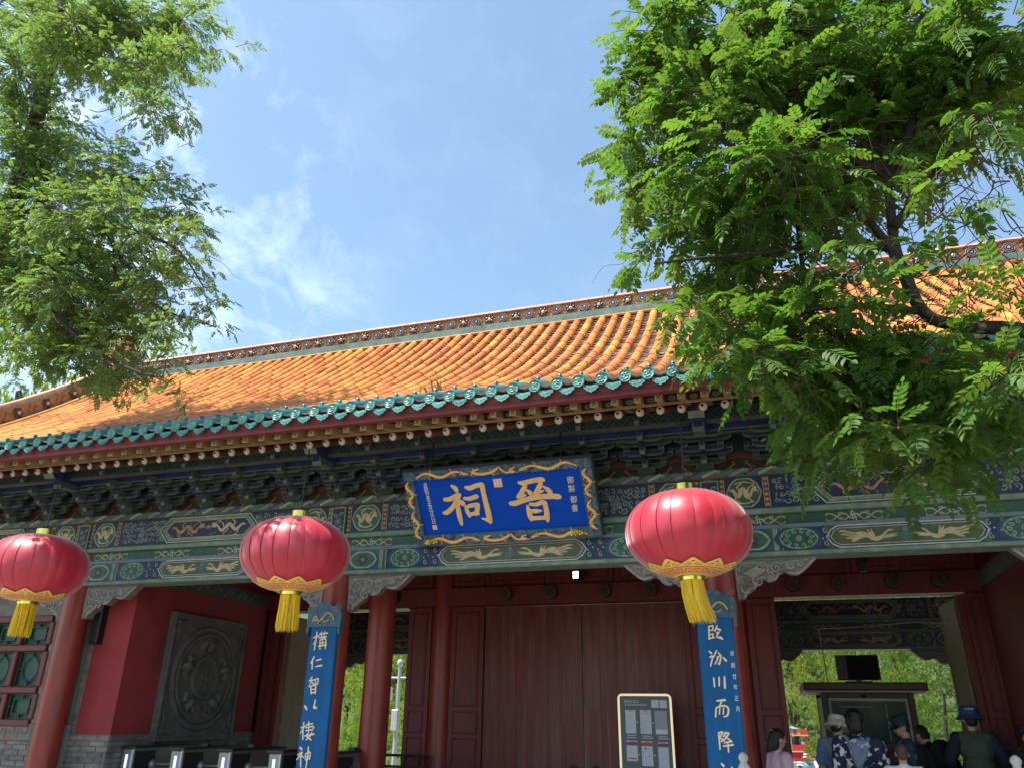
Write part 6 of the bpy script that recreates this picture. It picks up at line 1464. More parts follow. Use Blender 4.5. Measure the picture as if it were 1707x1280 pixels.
    if trousers:
        b = MB(); b.T = S; g = 0.016
        for s in (-1,1): capsule(b,(s*0.095,0,0.90),(s*0.10,0.012,0.50),0.088+g,0.064+g); capsule(b,(s*0.10,0.012,0.50),(s*0.10,-0.015,0.10),0.064+g,0.055+g)
        b.ball((0,0,0.95),(0.17+g,0.115+g,0.13)); fuse(b, vox*1.5, 'trousers', [trousers], t, 0.006, 12, 2, seed)
        b = MB(); b.T = S
        for s in (-1,1): capsule(b,(s*0.10,-0.05,0.05),(s*0.115,0.14,0.042),0.052,0.044)
        fuse(b, vox*1.5, 'shoes', ['black_cloth'], t, 0, 1, 2)
    g = 0.020+bulk_; b = MB(); b.T = U
    b.ball((0,0,0.95),(0.165+g,0.115+g,0.13)); b.ball((0,0.005,1.10),(0.15+g,0.11+g,0.17)); b.ball((0,0,1.29),(0.162+g,0.11+g,0.17)); capsule(b,(-0.15,0,1.405),(0.15,0,1.405),0.058+g*0.7,0.058+g*0.7); capsule(b,(0,-0.012,1.40),(0,-0.01,1.47),0.075,0.058)
    sep = sleeve_mat is not None; bs = b
    if sep: bs = MB(); bs.T = U
    for i in range(2):
        a, e, w = armpts(i)
        if sleeve == 'long': capsule(bs,a,e,0.060+g*0.7,0.050+g*0.7); capsule(bs,e,e+(w-e)*0.95,0.050+g*0.6,0.038+g*0.5)
        elif sleeve == 'short': capsule(bs,a,a+(e-a)*0.75,0.062+g*0.7,0.060+g*0.7)
    fuse(b, vox*1.4, 'jacket' if sleeve == 'long' else 'shirt', [cloth], t, 0.007, 11, 2, seed)
    if sep: fuse(bs, vox*1.4, 'sleeves', [sleeve_mat], t, 0.007, 11, 2, seed)
    if hair:
        b = MB(); b.T = HM
        if hairkind == 'short': b.ball((0,-0.020,1.655),(0.084,0.096,0.096),14,10); b.ball((0,-0.045,1.60),(0.078,0.062,0.085),12,8)
        elif hairkind == 'crop': b.ball((0,-0.016,1.652),(0.080,0.095,0.092),14,10); b.ball((0,-0.045,1.605),(0.072,0.056,0.07),12,8)
        elif hairkind == 'full':
            rd = random.Random(seed); b.ball((0,-0.018,1.655),(0.100,0.108,0.112),14,10); b.ball((0,-0.05,1.585),(0.090,0.07,0.095),12,8)
            for q in range(46):
                a, c_ = rd.uniform(0,6.28), rd.uniform(-0.4,1.5); d = Vector((math.cos(a)*math.cos(c_),math.sin(a)*math.cos(c_),math.sin(c_)))
                if d.y > 0.55 and d.z < 0.6: continue
                b.ball(Vector((0,-0.02,1.645))+Vector((d.x*0.098,d.y*0.104,d.z*0.108)),0.02,6,5)
        elif hairkind == 'bob':
            b.ball((0,-0.022,1.655),(0.088,0.102,0.098),14,10); b.ball((0,-0.055,1.575),(0.085,0.065,0.11),12,8)
            capsule(b,(0,-0.10,1.60),(0,-0.125,1.47),0.045,0.028)
        fuse(b, 0.010, 'hair', [hair], t, 0.004, 40, 1, seed)
    if extra: extra(t, U, HM, S, k)
    return t
def hat(kind, m):
    def f(t, U, HM, S, k):
        b = MB(); b.T = HM @ Matrix.Translation((0,-0.012,1.655)) @ Matrix.Rotation(R(-6),4,'X')
        if kind == 'bucket':
            b.lathe([(0.155,-0.035),(0.158,-0.030),(0.118,0.012),(0.112,0.02),(0.102,0.095),(0.088,0.112),(0.004,0.118)],(0,0,0),28); o = b.build('hat', m, t, smooth=True, local=True)
            b2 = MB(); b2.T = b.T; b2.lathe([(0.1155,0.016),(0.1165,0.016),(0.1125,0.05),(0.1115,0.05)],(0,0,0),28); b2.build('hat_band','paint_blue',o,smooth=True,local=True)
            b2 = MB(); b2.T = b.T
            for q in range(6):
                a = -PI/2-0.42+0.15*q; x0, y0 = 0.112*math.cos(a), 0.112*math.sin(a)
                b2.tube([(x0,y0,0.060+0.012*(q%2)),(x0*0.985,y0*0.985,0.078),(0.112*math.cos(a+0.07)*0.99,0.112*math.sin(a+0.07)*0.99,0.062)],0.004,5)
            b2.build('hat_print','white_cloth',o,local=True)
        elif kind == 'sun':
            b.lathe([(0.150,-0.085),(0.154,-0.078),(0.118,-0.005),(0.110,0.0),(0.104,0.055),(0.094,0.058),(0.100,0.0),(0.112,-0.012)],(0,0,0),28); o = b.build('hat', m, t, smooth=True, local=True)
            b2 = MB(); b2.T = b.T; b2.tube([(0.10,-0.06,0.0),(0.12,-0.10,-0.05),(0.10,-0.11,-0.12)],[0.012,0.02,0.006],6); b2.build('hat_bow', m, o, local=True)
        elif kind == 'cap':
            b.lathe([(0.098,0.0),(0.100,0.04),(0.125,0.075),(0.128,0.088),(0.10,0.105),(0.004,0.112)],(0,0,0),26); o = b.build('cap', m, t, smooth=True, local=True)
            b2 = MB(); b2.T = b.T; n = 12
            vs_ = []
            for q in range(n+1):
                a = PI*q/n; vs_ += [(0.098*math.cos(a),0.098*math.sin(a),0.008),(0.105*math.cos(a),0.098*math.sin(a)+0.075*math.sin(a)**0.6,-0.022)]
            b2.add(vs_+[(p[0],p[1],p[2]-0.006) for p in vs_],[(2*q,2*q+1,2*q+3,2*q+2) for q in range(n)]+[(2*q+2*n+2,2*q+2+2*n+2,2*q+3+2*n+2,2*q+1+2*n+2) for q in range(n)]); b2.build('visor','black',o,local=True)
            b2 = MB(); b2.T = b.T; b2.ball((0,0.118,0.055),(0.014,0.008,0.022),8,6); b2.build('badge','carved_pale',o,smooth='all',local=True)
    return f
def hood_extra(t, U, HM, S, k):
    b = MB(); b.T = U
    b.ball((0,-0.12,1.38),(0.12,0.055,0.085)); b.ball((-0.015,-0.145,1.29),(0.085,0.045,0.10)); b.ball((-0.02,-0.15,1.20),(0.045,0.035,0.07)); b.tube([(-0.09,-0.13,1.42),(-0.06,-0.18,1.30),(-0.02,-0.17,1.18)],[0.03,0.032,0.02],7); b.tube([(0.09,-0.13,1.42),(0.05,-0.18,1.30),(-0.01,-0.17,1.18)],[0.03,0.032,0.02],7); capsule(b,(-0.11,-0.05,1.44),(-0.06,0.06,1.42),0.04,0.03); capsule(b,(0.11,-0.05,1.44),(0.06,0.06,1.42),0.04,0.03)
    fuse(b, 0.014, 'hood', ['hood_cloth'], t, 0.012, 16, 2, 4)
def guard_extra(t, U, HM, S, k):
    hat('cap','guard_cloth')(t,U,HM,S,k)
    b = MB(); b.T = U; b.tube([(-0.05,-0.06,1.46),(-0.06,0.04,1.45),(-0.02,0.10,1.41)],[0.02,0.022,0.014],6); b.tube([(0.05,-0.06,1.46),(0.06,0.04,1.45),(0.02,0.10,1.41)],[0.02,0.022,0.014],6); b.build('collar','blue_cloth',t,smooth='all',local=True)
    for s in (-1,1):
        b = MB(); b.T = U @ Matrix.Translation((s*0.262,0.0,1.25)) @ Matrix.Rotation(s*0.2,4,'Y')
        P = [(0.045,0.05),(0.045,-0.02),(0.03,-0.05),(0,-0.065),(-0.03,-0.05),(-0.045,-0.02),(-0.045,0.05),(0,0.06)]
        b.add([(s*0.012,y,z) for y,z in P]+[(s*0.001,y,z) for y,z in P],[tuple(range(8)),tuple(range(15,7,-1))]+[(i,(i+1)%8,(i+1)%8+8,i+8) for i in range(8)],0)
        b.add([(s*0.014,y*0.72,z*0.72) for y,z in P],[tuple(range(8))],1); b.ball((s*0.015,0,0.0),(0.003,0.014,0.016),8,6,2); b.build('sleeve_badge',['slate_blue','paint_blue','carved_pale'],t,local=True)
        b = MB(); b.T = U; b.box((s*0.13-0.05,-0.03,1.476),(s*0.13+0.05,0.03,1.490)); b.build('shoulder_strap','olive_cloth',t,local=True)
def vest_extra(t, U, HM, S, k):
    hat('bucket','hat_blue')(t,U,HM,S,k)
def clip_extra(t, U, HM, S, k):
    b = MB(); b.T = HM; b.tube([(0.02,-0.10,1.72),(-0.02,-0.105,1.715),(-0.05,-0.09,1.70)],0.008,6); b.build('hair_clip','carved_pale',t,local=True)
def bag_extra(t, U, HM, S, k):
    hat('sun','cream_cloth')(t,U,HM,S,k)
    b = MB(); b.T = U; b.tube([(-0.17,-0.06,1.43),(-0.05,-0.15,1.25),(0.14,-0.15,1.03)],0.016,6); b.build('bag_strap','skin',t,local=True)
    b = MB(); b.T = U; b.ball((0.16,-0.15,0.90),(0.15,0.07,0.15)); b.box((0.03,-0.2,0.78),(0.29,-0.11,0.92)); fuse(b, 0.016, 'bag', ['cream_cloth'], t, 0.006, 14, 3, 3)
def pack_extra(t, U, HM, S, k):
    b = MB(); b.T = U; b.box((-0.13,-0.27,1.0),(0.13,-0.12,1.40)); b.ball((0,-0.2,1.40),(0.13,0.09,0.06)); fuse(b, 0.016, 'backpack', ['black_cloth'], t, 0.006, 14, 5, 3)
PG_ = 'visitors at the ticket check'
person('girl with black hair in a pink top turning her head by the left door jamb', -0.01, 10.0, 1.49, R(-62), 'pink_cloth', 'grey_cloth', hairkind='bob', hpitch=0.12, sleeve='short', extra=clip_extra, seed=1)
person('woman in cream sun hat and blue shirt bending toward the booth window', 0.68, 10.8, 1.66, R(-14), 'blue_cloth', 'cream_cloth', lean=0.12, hyaw=R(-25), hpitch=0.12, arms=('down','front'), sleeve='short', extra=bag_extra, seed=2)
person('woman with full black hair in a navy jacket printed with white flowers', 0.83, 10.0, 1.685, R(-6), 'floral_cloth', 'navy_cloth', hairkind='full', hyaw=R(-8), arms=('down','front'), extra=hood_extra, seed=3, bulk_=0.022)
person('uniformed guard in dark peaked cap facing left at the booth', 1.47, 11.2, 1.64, R(92), 'guard_cloth', 'guard_cloth', hairkind='crop', hpitch=0.22, arms=('front','front'), extra=guard_extra, seed=4, bulk_=0.012)
person('boy with close cropped hair and white shirt in front of the guard', 1.225, 9.8, 1.375, R(-4), 'white_cloth', 'grey_cloth', hair='crop_hair', hairkind='crop', sleeve='short', seed=5)
person('dark clothed visitor bending forward with a black backpack behind the guard', 1.95, 11.9, 1.60, R(35), 'black_cloth', 'black_cloth', lean=0.42, hpitch=0.2, arms=('front','front'), extra=pack_extra, seed=6)
person('man in blue bucket hat and olive vest standing by the right door jamb', 2.27, 11.5, 1.74, R(-2), 'olive_cloth', 'navy_cloth', hairkind='crop', arms=('out','out'), sleeve_mat='navy_cloth', extra=vest_extra, seed=7, bulk_=0.012)
person('person in dark cap and dark jacket cut off by the right photo edge', 2.74, 11.0, 1.55, R(20), 'black_cloth', 'black_cloth', hairkind='crop', extra=hat('cap','navy_cloth'), seed=8)
person('distant person in cream hat and grey blue shirt walking toward the stall', at(1344,1257,34).x, 34, 1.66, R(0), 'blue_cloth', 'grey_cloth', extra=hat('bucket','cream_cloth'), sleeve='short', ground=-1.25, vox=0.02, seed=9)
person('distant dark haired person in white shirt in front of the stall', at(1361,1257,34).x, 34.3, 1.64, R(5), 'white_cloth', 'cream_cloth', ground=-1.25, vox=0.02, sleeve='short', seed=10, bulk_=0.03)
person('distant short person all in white left of the one in cream hat', at(1333,1265,33).x, 33.0, 1.42, R(-30), 'white_cloth', 'white_cloth', ground=-1.25, vox=0.02, sleeve='long', extra=hat('bucket','white_cloth'), seed=11, bulk_=0.03)
# ------------------------------------------------------------------ trees
def leaflet_tmpl(n_pairs, L_, lw, ll, droop, seed):
    """one pinnate leaf: leaflets in pairs along a drooping stalk that runs from the origin along +Y"""
    rd = random.Random(seed); v, f = [], []
    def stalk(t): return Vector((0.02*L_*math.sin(4*t), t*L_, -droop*L_*t*t))
    for i in range(n_pairs*2+1):
        t = 0.22+0.78*(i//2)/n_pairs if i < n_pairs*2 else 1.0
        s = 0 if i == n_pairs*2 else (1 if i%2 else -1)
        base = stalk(t); size = (0.78+0.35*math.sin(PI*min(1,t*0.95)))*rd.uniform(0.88,1.1)
        ang = s*rd.uniform(0.95,1.25)
        d = Vector((math.sin(ang), math.cos(ang), -droop*0.8-rd.uniform(0.05,0.35))).normalized()
        n_ = Vector((0.15*s,0,1)); sd_ = d.cross(n_).normalized(); n_ = sd_.cross(d).normalized()
        l, w = ll*size, lw*size; o = len(v)
        for a, c, e in ((0,0,0),(0.30,1.0,0.14),(0.68,0.74,0.10),(1.0,0,-0.06),(0.68,-0.74,0.10),(0.30,-1.0,0.14)):
            v.append(tuple(base+d*l*a+sd_*w*0.5*c+n_*w*e))
        f += [(o,o+1,o+2,o+3),(o,o+3,o+4,o+5)]
    o = len(v)
    for t in (0,0.5,1.0):
        p = stalk(t); v += [tuple(p+Vector((-0.0022,0,0))), tuple(p+Vector((0.0022,0,0)))]
    f += [(o,o+1,o+3,o+2),(o+2,o+3,o+5,o+4)]
    return v, f
def grow(clusters, rng, n_per, leaf_gap, spread_up, droop):
    """twigs radiating inside each cluster with leaves set along them; returns leaf frames and twig paths"""
    fr, tw = [], []
    for c, r, dens in clusters:
        n = max(3, int(n_per*dens*(r/0.35)**2))
        for k in range(n):
            d = Vector((rng.gauss(0,1), rng.gauss(0,0.9), rng.gauss(0.15,0.75))).normalized()
            s = c+d*r*rng.uniform(0.0,0.45); ln = r*rng.uniform(0.45,0.85)
            e = s+d*ln+Vector((0,0,-droop*ln)); mid = (s+e)/2+Vector((rng.uniform(-1,1),rng.uniform(-1,1),0.5))*ln*0.10
            tw.append((s,mid,e))
            nl = max(2, int(ln/leaf_gap))
            for i in range(nl+1):
                t = 0.25+0.75*i/nl; p = s*(1-t)**2+mid*2*t*(1-t)+e*t*t
                ta = ((mid-s)*(1-t)+(e-mid)*t).normalized()
                sd_ = ta.cross(Vector((0,0,1))); sd_ = sd_.normalized() if sd_.length > 0.05 else Vector((1,0,0))
                ld = (ta*rng.uniform(0.3,0.9)+sd_*(1 if i%2 else -1)*rng.uniform(0.5,1.0)+Vector((0,0,rng.uniform(-0.45,spread_up)))) if i < nl else ta
                ld.normalize()
                upv = Vector((rng.gauss(0,0.35),rng.gauss(0,0.35),1.0)); xa = ld.cross(upv)
                if xa.length < 0.05: continue
                xa.normalize(); za = xa.cross(ld); sc = rng.uniform(0.68,1.15)
                fr.append((p, np.array((xa*sc,ld*sc,za*sc)).T))
    return fr, tw
def to_px(p):
    c = CAM.transposed() @ Vector((p[0],p[1],p[2]-EYE)); return (CX+F*c.x/c.z, CY+F*c.y/c.z, c.z)
def limb(b, pts, r0, r1, seg=8):
    P = catmull([tuple(p) for p in pts], 5); n = len(P); rr = [r0+(r1-r0)*i/(n-1) for i in range(n)]
    P = [(p[0]+0.25*r*noise.noise((p[0]*5,p[1]*5,p[2]*5)),p[1]+0.25*r*noise.noise((p[0]*5+9,p[1]*5,p[2]*5)),p[2]) for p, r in zip(P, rr)]
    b.tube(P, rr, seg)
def make_tree(name, label, base, clusters, limbs, leafmat, tmpl, rng, n_per, gap, upd, droop, nparts, twr, extra_twigs=None):
    t = thing(name, label, 'tree', base)
    for i, (pts, r0, r1) in enumerate(limbs):
        b = MB(); limb(b, pts, r0, r1, 10 if r0 > 0.06 else 7); b.build('trunk' if i == 0 else 'branch', 'bark', t, smooth='all')
    fr, tw = grow(clusters, rng, n_per, gap, upd, droop)
    b = MB()
    for s, m_, e in tw: b.tube([s,m_,e], [twr,twr*0.7,twr*0.35], 4, caps=False)
    if extra_twigs: [(lambda q: b.tube(q, [r_*(1-0.7*i/(len(q)-1)) for i in range(len(q))], 4, caps=False))(catmull([tuple(w_) for w_ in p],3)) for p, r_ in extra_twigs]
    o = b.build('twig', 'twig', t); o['kind'] = 'stuff'
    seen = []
    for i, (p, m_) in enumerate(fr):
        u, v, z = to_px(p)
        if 5 < u < 1702 and 5 < v < 1200: seen.append((z, i))
    seen.sort(); pick = set(i for _, i in seen[:nparts])
    if nparts:
        LB = MB(); LB.add(*tmpl[0]); LM = LB.mesh('leaf', [leafmat])
        for i in pick:
            p, m_ = fr[i]; o = bpy.data.objects.new('leaf', LM); COL.objects.link(o); o.parent = t
            mm_ = Matrix(m_.tolist()).to_4x4(); mm_.translation = p
            o.matrix_parent_inverse = wm(t).inverted(); o.matrix_basis = mm_
    for q in range(len(tmpl)):
        idx = [i for i in range(len(fr)) if i not in pick and i%len(tmpl) == q]
        o = bulk('foliage', tmpl[q][0], tmpl[q][1], np.array([fr[i][1] for i in idx]), np.array([tuple(fr[i][0]) for i in idx]), leafmat, t, np.random.rand(len(idx)), 'stuff')
    return t, len(fr)
rng = random.Random(11)
# the tree at the right, hung with large pinnate leaves, close to the camera
RT = [(1110,60,85,1),(1200,40,100,1),(1320,50,110,1),(1450,50,110,1),(1580,60,100,1),(1680,60,90,1),
 (1075,150,70,1),(1180,150,100,1.1),(1300,160,110,1.1),(1430,160,110,1.1),(1560,150,95,1),(1665,120,75,1),
 (1020,238,48,.8),(1095,255,85,1),(1210,270,100,1.1),(1320,265,100,1.1),(1440,245,90,1),(1555,225,60,.8),(1640,190,60,.8),
 (1050,325,52,.8),(1135,360,80,1),(1240,365,85,1),(1345,315,60,.5),(1445,320,50,.22),(1560,300,45,.2),
 (1080,425,40,.7),(1170,435,65,.9),(1275,455,80,.9),(1385,420,55,.4),(1500,410,45,.22),(1600,330,45,.15),
 (1170,520,48,1.1),(1240,530,80,1.1),(1340,540,85,1.1),(1430,500,60,.8),(1520,480,40,.5),(1150,500,35,1),(1205,470,50,1.1),(1225,555,45,1),(1290,500,70,1.2),(1300,570,65,1.2),(1390,560,70,1.2),(1390,480,60,1),(1470,560,60,1.2),(1370,640,65,1.2),(1470,650,70,1.2),(1570,640,70,1.2),(1660,640,60,1.2),(1440,720,60,1.2),(1600,730,60,1.1),(1500,745,46,1.1),(1375,715,40,1),(1530,560,45,.9),(1700,590,40,1),
 (1255,600,40,.9),(1325,600,65,1),(1420,610,75,1),(1530,600,70,1),(1640,585,60,.9),(1690,530,45,.9),(1680,490,38,.8),
 (1350,670,42,.9),(1410,690,75,1.1),(1520,690,90,1.1),(1630,680,75,1),(1692,640,55,1),
 (1355,735,42,1),(1430,735,55,1.1),(1545,735,52,1.1),(1480,765,36,.9),(1650,765,42,.9),(1690,760,40,.7)]
cl = []
for u, v, r_, d in RT:
    Y = 5.2+rng.uniform(-0.45,0.55)+(0.35 if v < 200 else 0)
    if v > 680: v -= 28
    p = at(u, v, Y); dist = (p-Vector((0,0,EYE))).length
    cl.append((p, r_*dist/F*0.98, d))
    if d >= 1: cl.append((p+Vector((rng.uniform(-.1,.1),0.6,rng.uniform(-.1,.2))), r_*dist/F*0.95, d*0.7))
T_R = [leaflet_tmpl(5, 0.245, 0.041, 0.070, 0.26, 1), leaflet_tmpl(6, 0.27, 0.038, 0.064, 0.40, 2), leaflet_tmpl(4, 0.19, 0.040, 0.066, 0.12, 3)]
A = lambda u, v, Y: at(u, v, Y)
base = Vector((4.3,4.7,0.0))
limbs = [([base,(4.2,4.8,1.6),(3.7,4.95,3.0),A(1760,560,5.1),A(1620,545,5.3),A(1540,520,5.35),A(1495,420,5.4),A(1478,290,5.5),A(1460,120,5.6),A(1430,-40,5.7)],0.062,0.025),
 ([A(1535,520,5.35),A(1500,440,5.3),A(1420,340,5.3),A(1330,300,5.3),A(1230,250,5.2),A(1120,180,5.1)],0.04,0.012),
 ([A(1478,290,5.5),A(1400,250,5.5),A(1300,120,5.5),A(1230,30,5.5)],0.035,0.012),
 ([A(1490,380,5.4),A(1560,290,5.5),A(1640,180,5.6),A(1700,80,5.7)],0.04,0.015),
 ([A(1495,420,5.35),A(1400,400,5.2),A(1290,420,5.1),A(1180,430,5.0),A(1090,440,4.9)],0.028,0.008),
 ([A(1535,520,5.35),A(1440,510,5.2),A(1340,520,5.1),A(1230,560,5.0)],0.028,0.008),
 ([A(1600,540,5.3),A(1560,620,5.2),A(1480,680,5.1),A(1400,700,5.0)],0.03,0.008),
 ([A(1600,540,5.3),A(1640,620,5.3),A(1600,720,5.2),A(1510,800,5.1)],0.025,0.006),
 ([A(1480,300,5.5),A(1520,210,5.5),A(1500,120,5.5),A(1540,20,5.6)],0.045,0.02),
 ([A(1330,330,5.4),A(1335,420,5.5),A(1350,520,5.5)],0.030,0.012)]
ex = []
for k in range(260):                                      # the tangle of bare hanging twigs at the right
    u, v = rng.uniform(1310,1700), rng.uniform(200,520)
    if u < 1400 and v < 300: continue
    Y = rng.uniform(5.1,6.0); p = [A(u, v, Y)]; a = rng.uniform(0,6.28); du, dv = rng.uniform(-22,22), rng.uniform(-6,24)
    for i in range(5): u += du+rng.gauss(0,7); v += dv+rng.gauss(0,7); p.append(A(u, v, Y+0.04*i))
    ex.append((p, rng.uniform(0.003,0.007)))
for k in range(14):
    u, v = rng.choice(((1130,150),(1060,420),(1600,520),(1330,640),(1500,760))); p = [A(u,v,5.0)]
    for i in range(5): u += rng.gauss(-8,12); v += rng.gauss(4,12); p.append(A(u,v,5.0-0.05*i))
    ex.append((p, 0.004))
tr, nR = make_tree('broadleaf_tree', 'leafy tree with large drooping compound leaves overhanging the roof at the right', tuple(base), cl, limbs, 'leaf_right', T_R, rng, 12.0, 0.08, 0.25, 0.35, 290, 0.0055, ex)
# the tree at the left with fine leaves
LT = [(30,20,70,1),(120,35,75,1),(215,40,75,1),(305,35,55,1),(342,10,30,.8),(25,115,60,1),(95,90,45,.7),(245,110,60,1),(300,80,42,.9),(190,90,45,.6),
 (45,200,65,1),(125,215,45,.6),(250,180,50,.9),(275,210,28,.7),(175,240,35,.5),(25,270,55,1),(100,285,60,1),(185,280,60,1),(250,280,40,.8),(290,295,32,.8),
 (35,350,70,1),(120,360,70,1.1),(210,345,65,1),(295,345,50,.9),(338,360,28,.8),(35,430,75,1.1),(125,440,75,1.1),(215,430,65,1),(305,415,48,.8),(345,415,30,.7),(358,455,24,.7),
 (55,510,75,1.1),(145,520,75,1.1),(225,500,55,.9),(300,510,40,.7),(345,510,30,.7),(368,540,20,.8),(330,540,22,.6),(95,580,55,1),(175,585,55,1.1),(240,570,40,.9),(280,590,38,.9),(300,625,25,.6),
 (155,630,38,1),(215,632,34,1),(250,650,22,.7),(15,585,40,.8),(15,640,28,.6),(60,600,40,.9),(195,655,18,.7),(30,480,60,1),(100,480,60,1),(180,470,55,1),(270,460,45,1),(320,470,40,.9),(350,500,30,.9),(110,545,55,1),(200,550,50,1),(270,545,40,.9),(130,610,45,1),(185,625,40,1),(245,610,35,.9),(60,390,60,1),(160,400,60,1),(250,390,50,1),(320,385,40,.9),(70,60,60,1),(170,20,60,1),(260,60,55,1),(150,330,55,1),(60,240,55,1)]
cl = []
for u, v, r_, d in LT:
    Y = 6.6+rng.uniform(-0.5,0.5); p = at(u, v, Y); dist = (p-Vector((0,0,EYE))).length
    cl.append((p, r_*dist/F*0.98, d)); 
    if d >= 1: cl.append((p+Vector((rng.uniform(-.3,.1),rng.uniform(0.5,1.1),rng.uniform(0,.3))), r_*dist/F*0.9, d*0.3))
T_L = [leaflet_tmpl(4, 0.125, 0.023, 0.040, 0.25, 4), leaflet_tmpl(4, 0.115, 0.024, 0.038, 0.45, 5)]
base = Vector((-10.4,6.1,0.0))
limbs = [([base,(-10.3,6.2,2.5),(-10.2,6.4,4.6),A(-40,470,6.8),A(20,340,6.9),A(60,200,7.0),A(100,20,7.1),A(110,-80,7.2)],0.26,0.06),
 ([A(-10,400,6.9),A(70,330,6.8),A(66,270,6.8),A(20,260,6.8)],0.05,0.03),
 ([A(-40,470,6.8),A(40,300,6.8),A(90,350,6.7),A(165,370,6.6),A(200,430,6.6),A(240,470,6.5)],0.07,0.02),
 ([A(80,120,7.0),A(100,20,6.9),A(150,18,6.8),A(240,25,6.7)],0.05,0.02),
 ([A(110,25,6.9),A(150,50,6.8),A(155,75,6.8),A(190,130,6.7),A(230,165,6.6)],0.045,0.012),
 ([A(165,370,6.6),A(250,395,6.5),A(300,420,6.4),A(340,480,6.4)],0.03,0.008),
 ([A(-40,470,6.8),A(60,500,6.6),A(150,580,6.5),A(235,622,6.4),A(270,628,6.4)],0.05,0.004),
 ([A(190,420,6.6),A(200,470,6.6),A(280,520,6.5),A(360,545,6.4)],0.025,0.006),
 ([A(60,330,6.8),A(150,290,6.8),A(230,300,6.7),A(290,300,6.6)],0.035,0.008)]
ex = []
for k in range(70):
    u, v = rng.uniform(20,360), rng.uniform(20,600); Y = rng.uniform(6.2,7.0); p = [A(u,v,Y)]; du, dv = rng.uniform(-8,20), rng.uniform(-10,16)
    if u > 330 and v < 330: continue
    for i in range(4): u += du*0.8+rng.gauss(0,6); v += dv*0.8+rng.gauss(0,6); p.append(A(u,v,Y))
    ex.append((p, rng.uniform(0.004,0.009)))
tl, nL = make_tree('pagoda_tree', 'tall tree with fine pale green leaves reaching in from the left', tuple(base), cl, limbs, 'leaf_left', T_L, rng, 14.5, 0.055, 0.4, 0.3, 0, 0.006, ex)
print('LEAVES', nR, nL)
# trees beyond the gate and behind the roof
def clump_tmpl(seed):
    rd = random.Random(seed); v, f = [], []
    for k in range(9):
        d = Vector((rd.gauss(0,1),rd.gauss(0,1),rd.gauss(0,0.8))); d.normalize(); c = d*rd.uniform(0.1,0.9)
        a = Vector((rd.gauss(0,1),rd.gauss(0,1),rd.gauss(0,1))).normalized(); q = a.cross(d).normalized() if a.cross(d).length > 0.1 else Vector((1,0,0)); o = len(v)
        for x, y in ((-1,0),(0,-0.5),(1,0),(0,0.5)): v.append(tuple(c+a*x*0.42+q*y*0.42))
        f.append((o,o+1,o+2,o+3))
    return v, f
CT = clump_tmpl(3)
def far_crown(seed, n, leaf, m='leaf_far'):
    rd = random.Random(seed); of, ms = [], []; blobs = []
    for _ in range(46):
        a, q = rd.uniform(0,6.28), rd.uniform(0,1)**0.6; z = rd.uniform(0.22,1.2); w = 0.86*math.sin(PI*min(1,max(0,(z-0.08)/1.25)))**0.7
        blobs.append((Vector((math.cos(a)*q*w, math.sin(a)*q*w, z)), rd.uniform(0.10,0.21)))
    for k in range(n):
        c, r_ = rd.choice(blobs); d = Vector((rd.gauss(0,1),rd.gauss(0,1),rd.gauss(0.45,0.75))).normalized(); p = c+Vector((d.x,d.y,d.z*0.75))*r_*rd.uniform(0.7,1.05)
        of.append(tuple(p)); s = leaf*rd.uniform(0.6,1.3); ms.append(np.array(Euler((rd.uniform(0,6),rd.uniform(0,6),rd.uniform(0,6))).to_matrix())*s)
    me = bulk('crown', CT[0], CT[1], np.array(ms), np.array(of), m, None); d = me.data; bpy.data.objects.remove(me); return d
CROWNS = [far_crown(0, 3600, 0.022), far_crown(1, 3600, 0.022), far_crown(2, 3800, 0.022, 'leaf_pine')]
b = MB(); limb(b, [(0,0,0),(0.02,0.01,0.3),(-0.02,0.02,0.6),(0.03,0,0.9)], 0.035, 0.012); TRUNK = b.mesh('trunk', ['bark'], 'all')
FT = [(1325,41,9.5,9,'bright green tree left of the ticket booth in the right doorway'),(1425,33,8.5,7,'tall bright tree rising behind the display screen on the booth roof'),(1575,24,5.0,5,'bushy bright green tree right of the booth behind the bucket hat man'),(1505,29,6.8,6.5,'rounded bright tree between the booth roof and the bushy tree at right'),
 (640,26,5.6,5,'low bright tree behind the lower part of the camera pole'),(705,33,8,7,'tall tree behind the top of the camera pole'),(575,30,7.5,6.5,'tree seen in the narrow gap right of the left couplet board')]
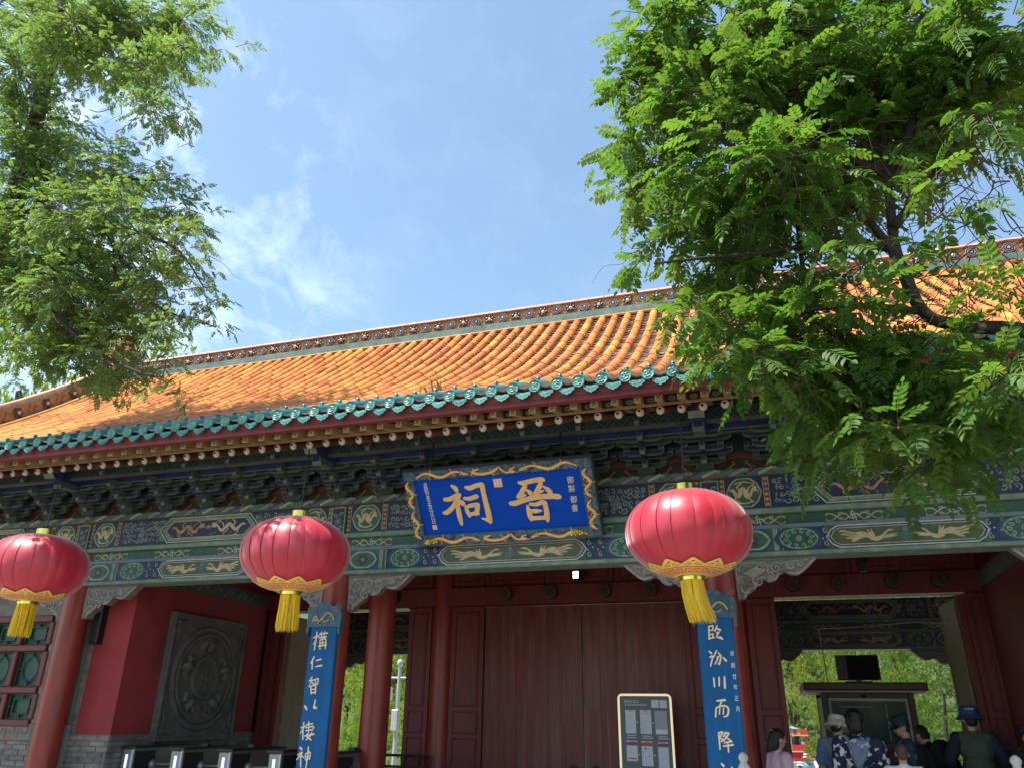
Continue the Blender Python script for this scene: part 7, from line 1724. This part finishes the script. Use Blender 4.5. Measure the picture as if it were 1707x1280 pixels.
for i, (u, Y, H_, Wd, lb) in enumerate(FT):
    p = at(u, 1190, Y)
    t = thing('courtyard_tree', lb, 'tree', (p.x,Y,-1.3), rng.uniform(0,6), 'courtyard trees seen through the gate')
    link('crown', CROWNS[(0,1,2,2,1,0,2)[i]], t, scale=(Wd*0.55,Wd*0.55,H_*0.8), loc=(0,0,H_*0.02), local=True); link('trunk', TRUNK, t, scale=(H_*0.5,H_*0.5,H_*0.8), local=True)
rd = random.Random(8); of, ms = [], []
blobs = [(rd.uniform(-26,18), rd.uniform(41,47), rd.uniform(0.5,9), rd.uniform(1.4,2.6)) for _ in range(60)]
for k in range(15000):
    x, y, z, r_ = rd.choice(blobs); d = Vector((rd.gauss(0,1),rd.gauss(-0.3,1),rd.gauss(0.3,0.9))).normalized()*r_*rd.uniform(0.6,1.0)
    of.append((x+d.x,y+d.y,z+d.z)); ms.append(np.array(Euler((rd.uniform(0,6),rd.uniform(0,6),rd.uniform(0,6))).to_matrix())*rd.uniform(0.12,0.28))
wl = bulk('woodland', CT[0], CT[1], np.array(ms), np.array(of), 'leaf_wood', None, None, 'stuff'); tag(wl, 'wooded green slope filling the view far beyond the gate', 'woodland')
# unseen crowns added above and behind the camera to shade forecourt and facade
for t_, lst in ((tr, ((7.2,-3.2,5.6,5.0,4.6,4.2),(9.0,2.0,5.0,3.6,4.0,4.6))), (tl, ((-7.5,-1.2,6.0,5.2,4.4,4.4),(-2.5,-6.5,6.2,5.0,4.5,4.4)))):
    for q, (x, y, z, sx_, sy_, sz_) in enumerate(lst):
        link('crown', CROWNS[q%2], t_, loc=(x,y,z), scale=(sx_,sy_,sz_), rot=(0,0,q*1.7))
for u, v, Y, H_, Wd, lb in ((60,600,22,19,12,'pale green background tree behind the gable at the far left'),(190,560,27,20,11,'hazy background tree behind the ridge end at the left')):
    p = at(u, v, Y); t = thing('background_tree', lb, 'tree', (p.x,Y,0), rng.uniform(0,6))
    link('crown', CROWNS[1], t, scale=(Wd*0.55,Wd*0.55,H_*0.80), loc=(0,0,H_*0.02), local=True); link('trunk', TRUNK, t, scale=(H_*0.5,H_*0.5,H_*0.8), local=True)
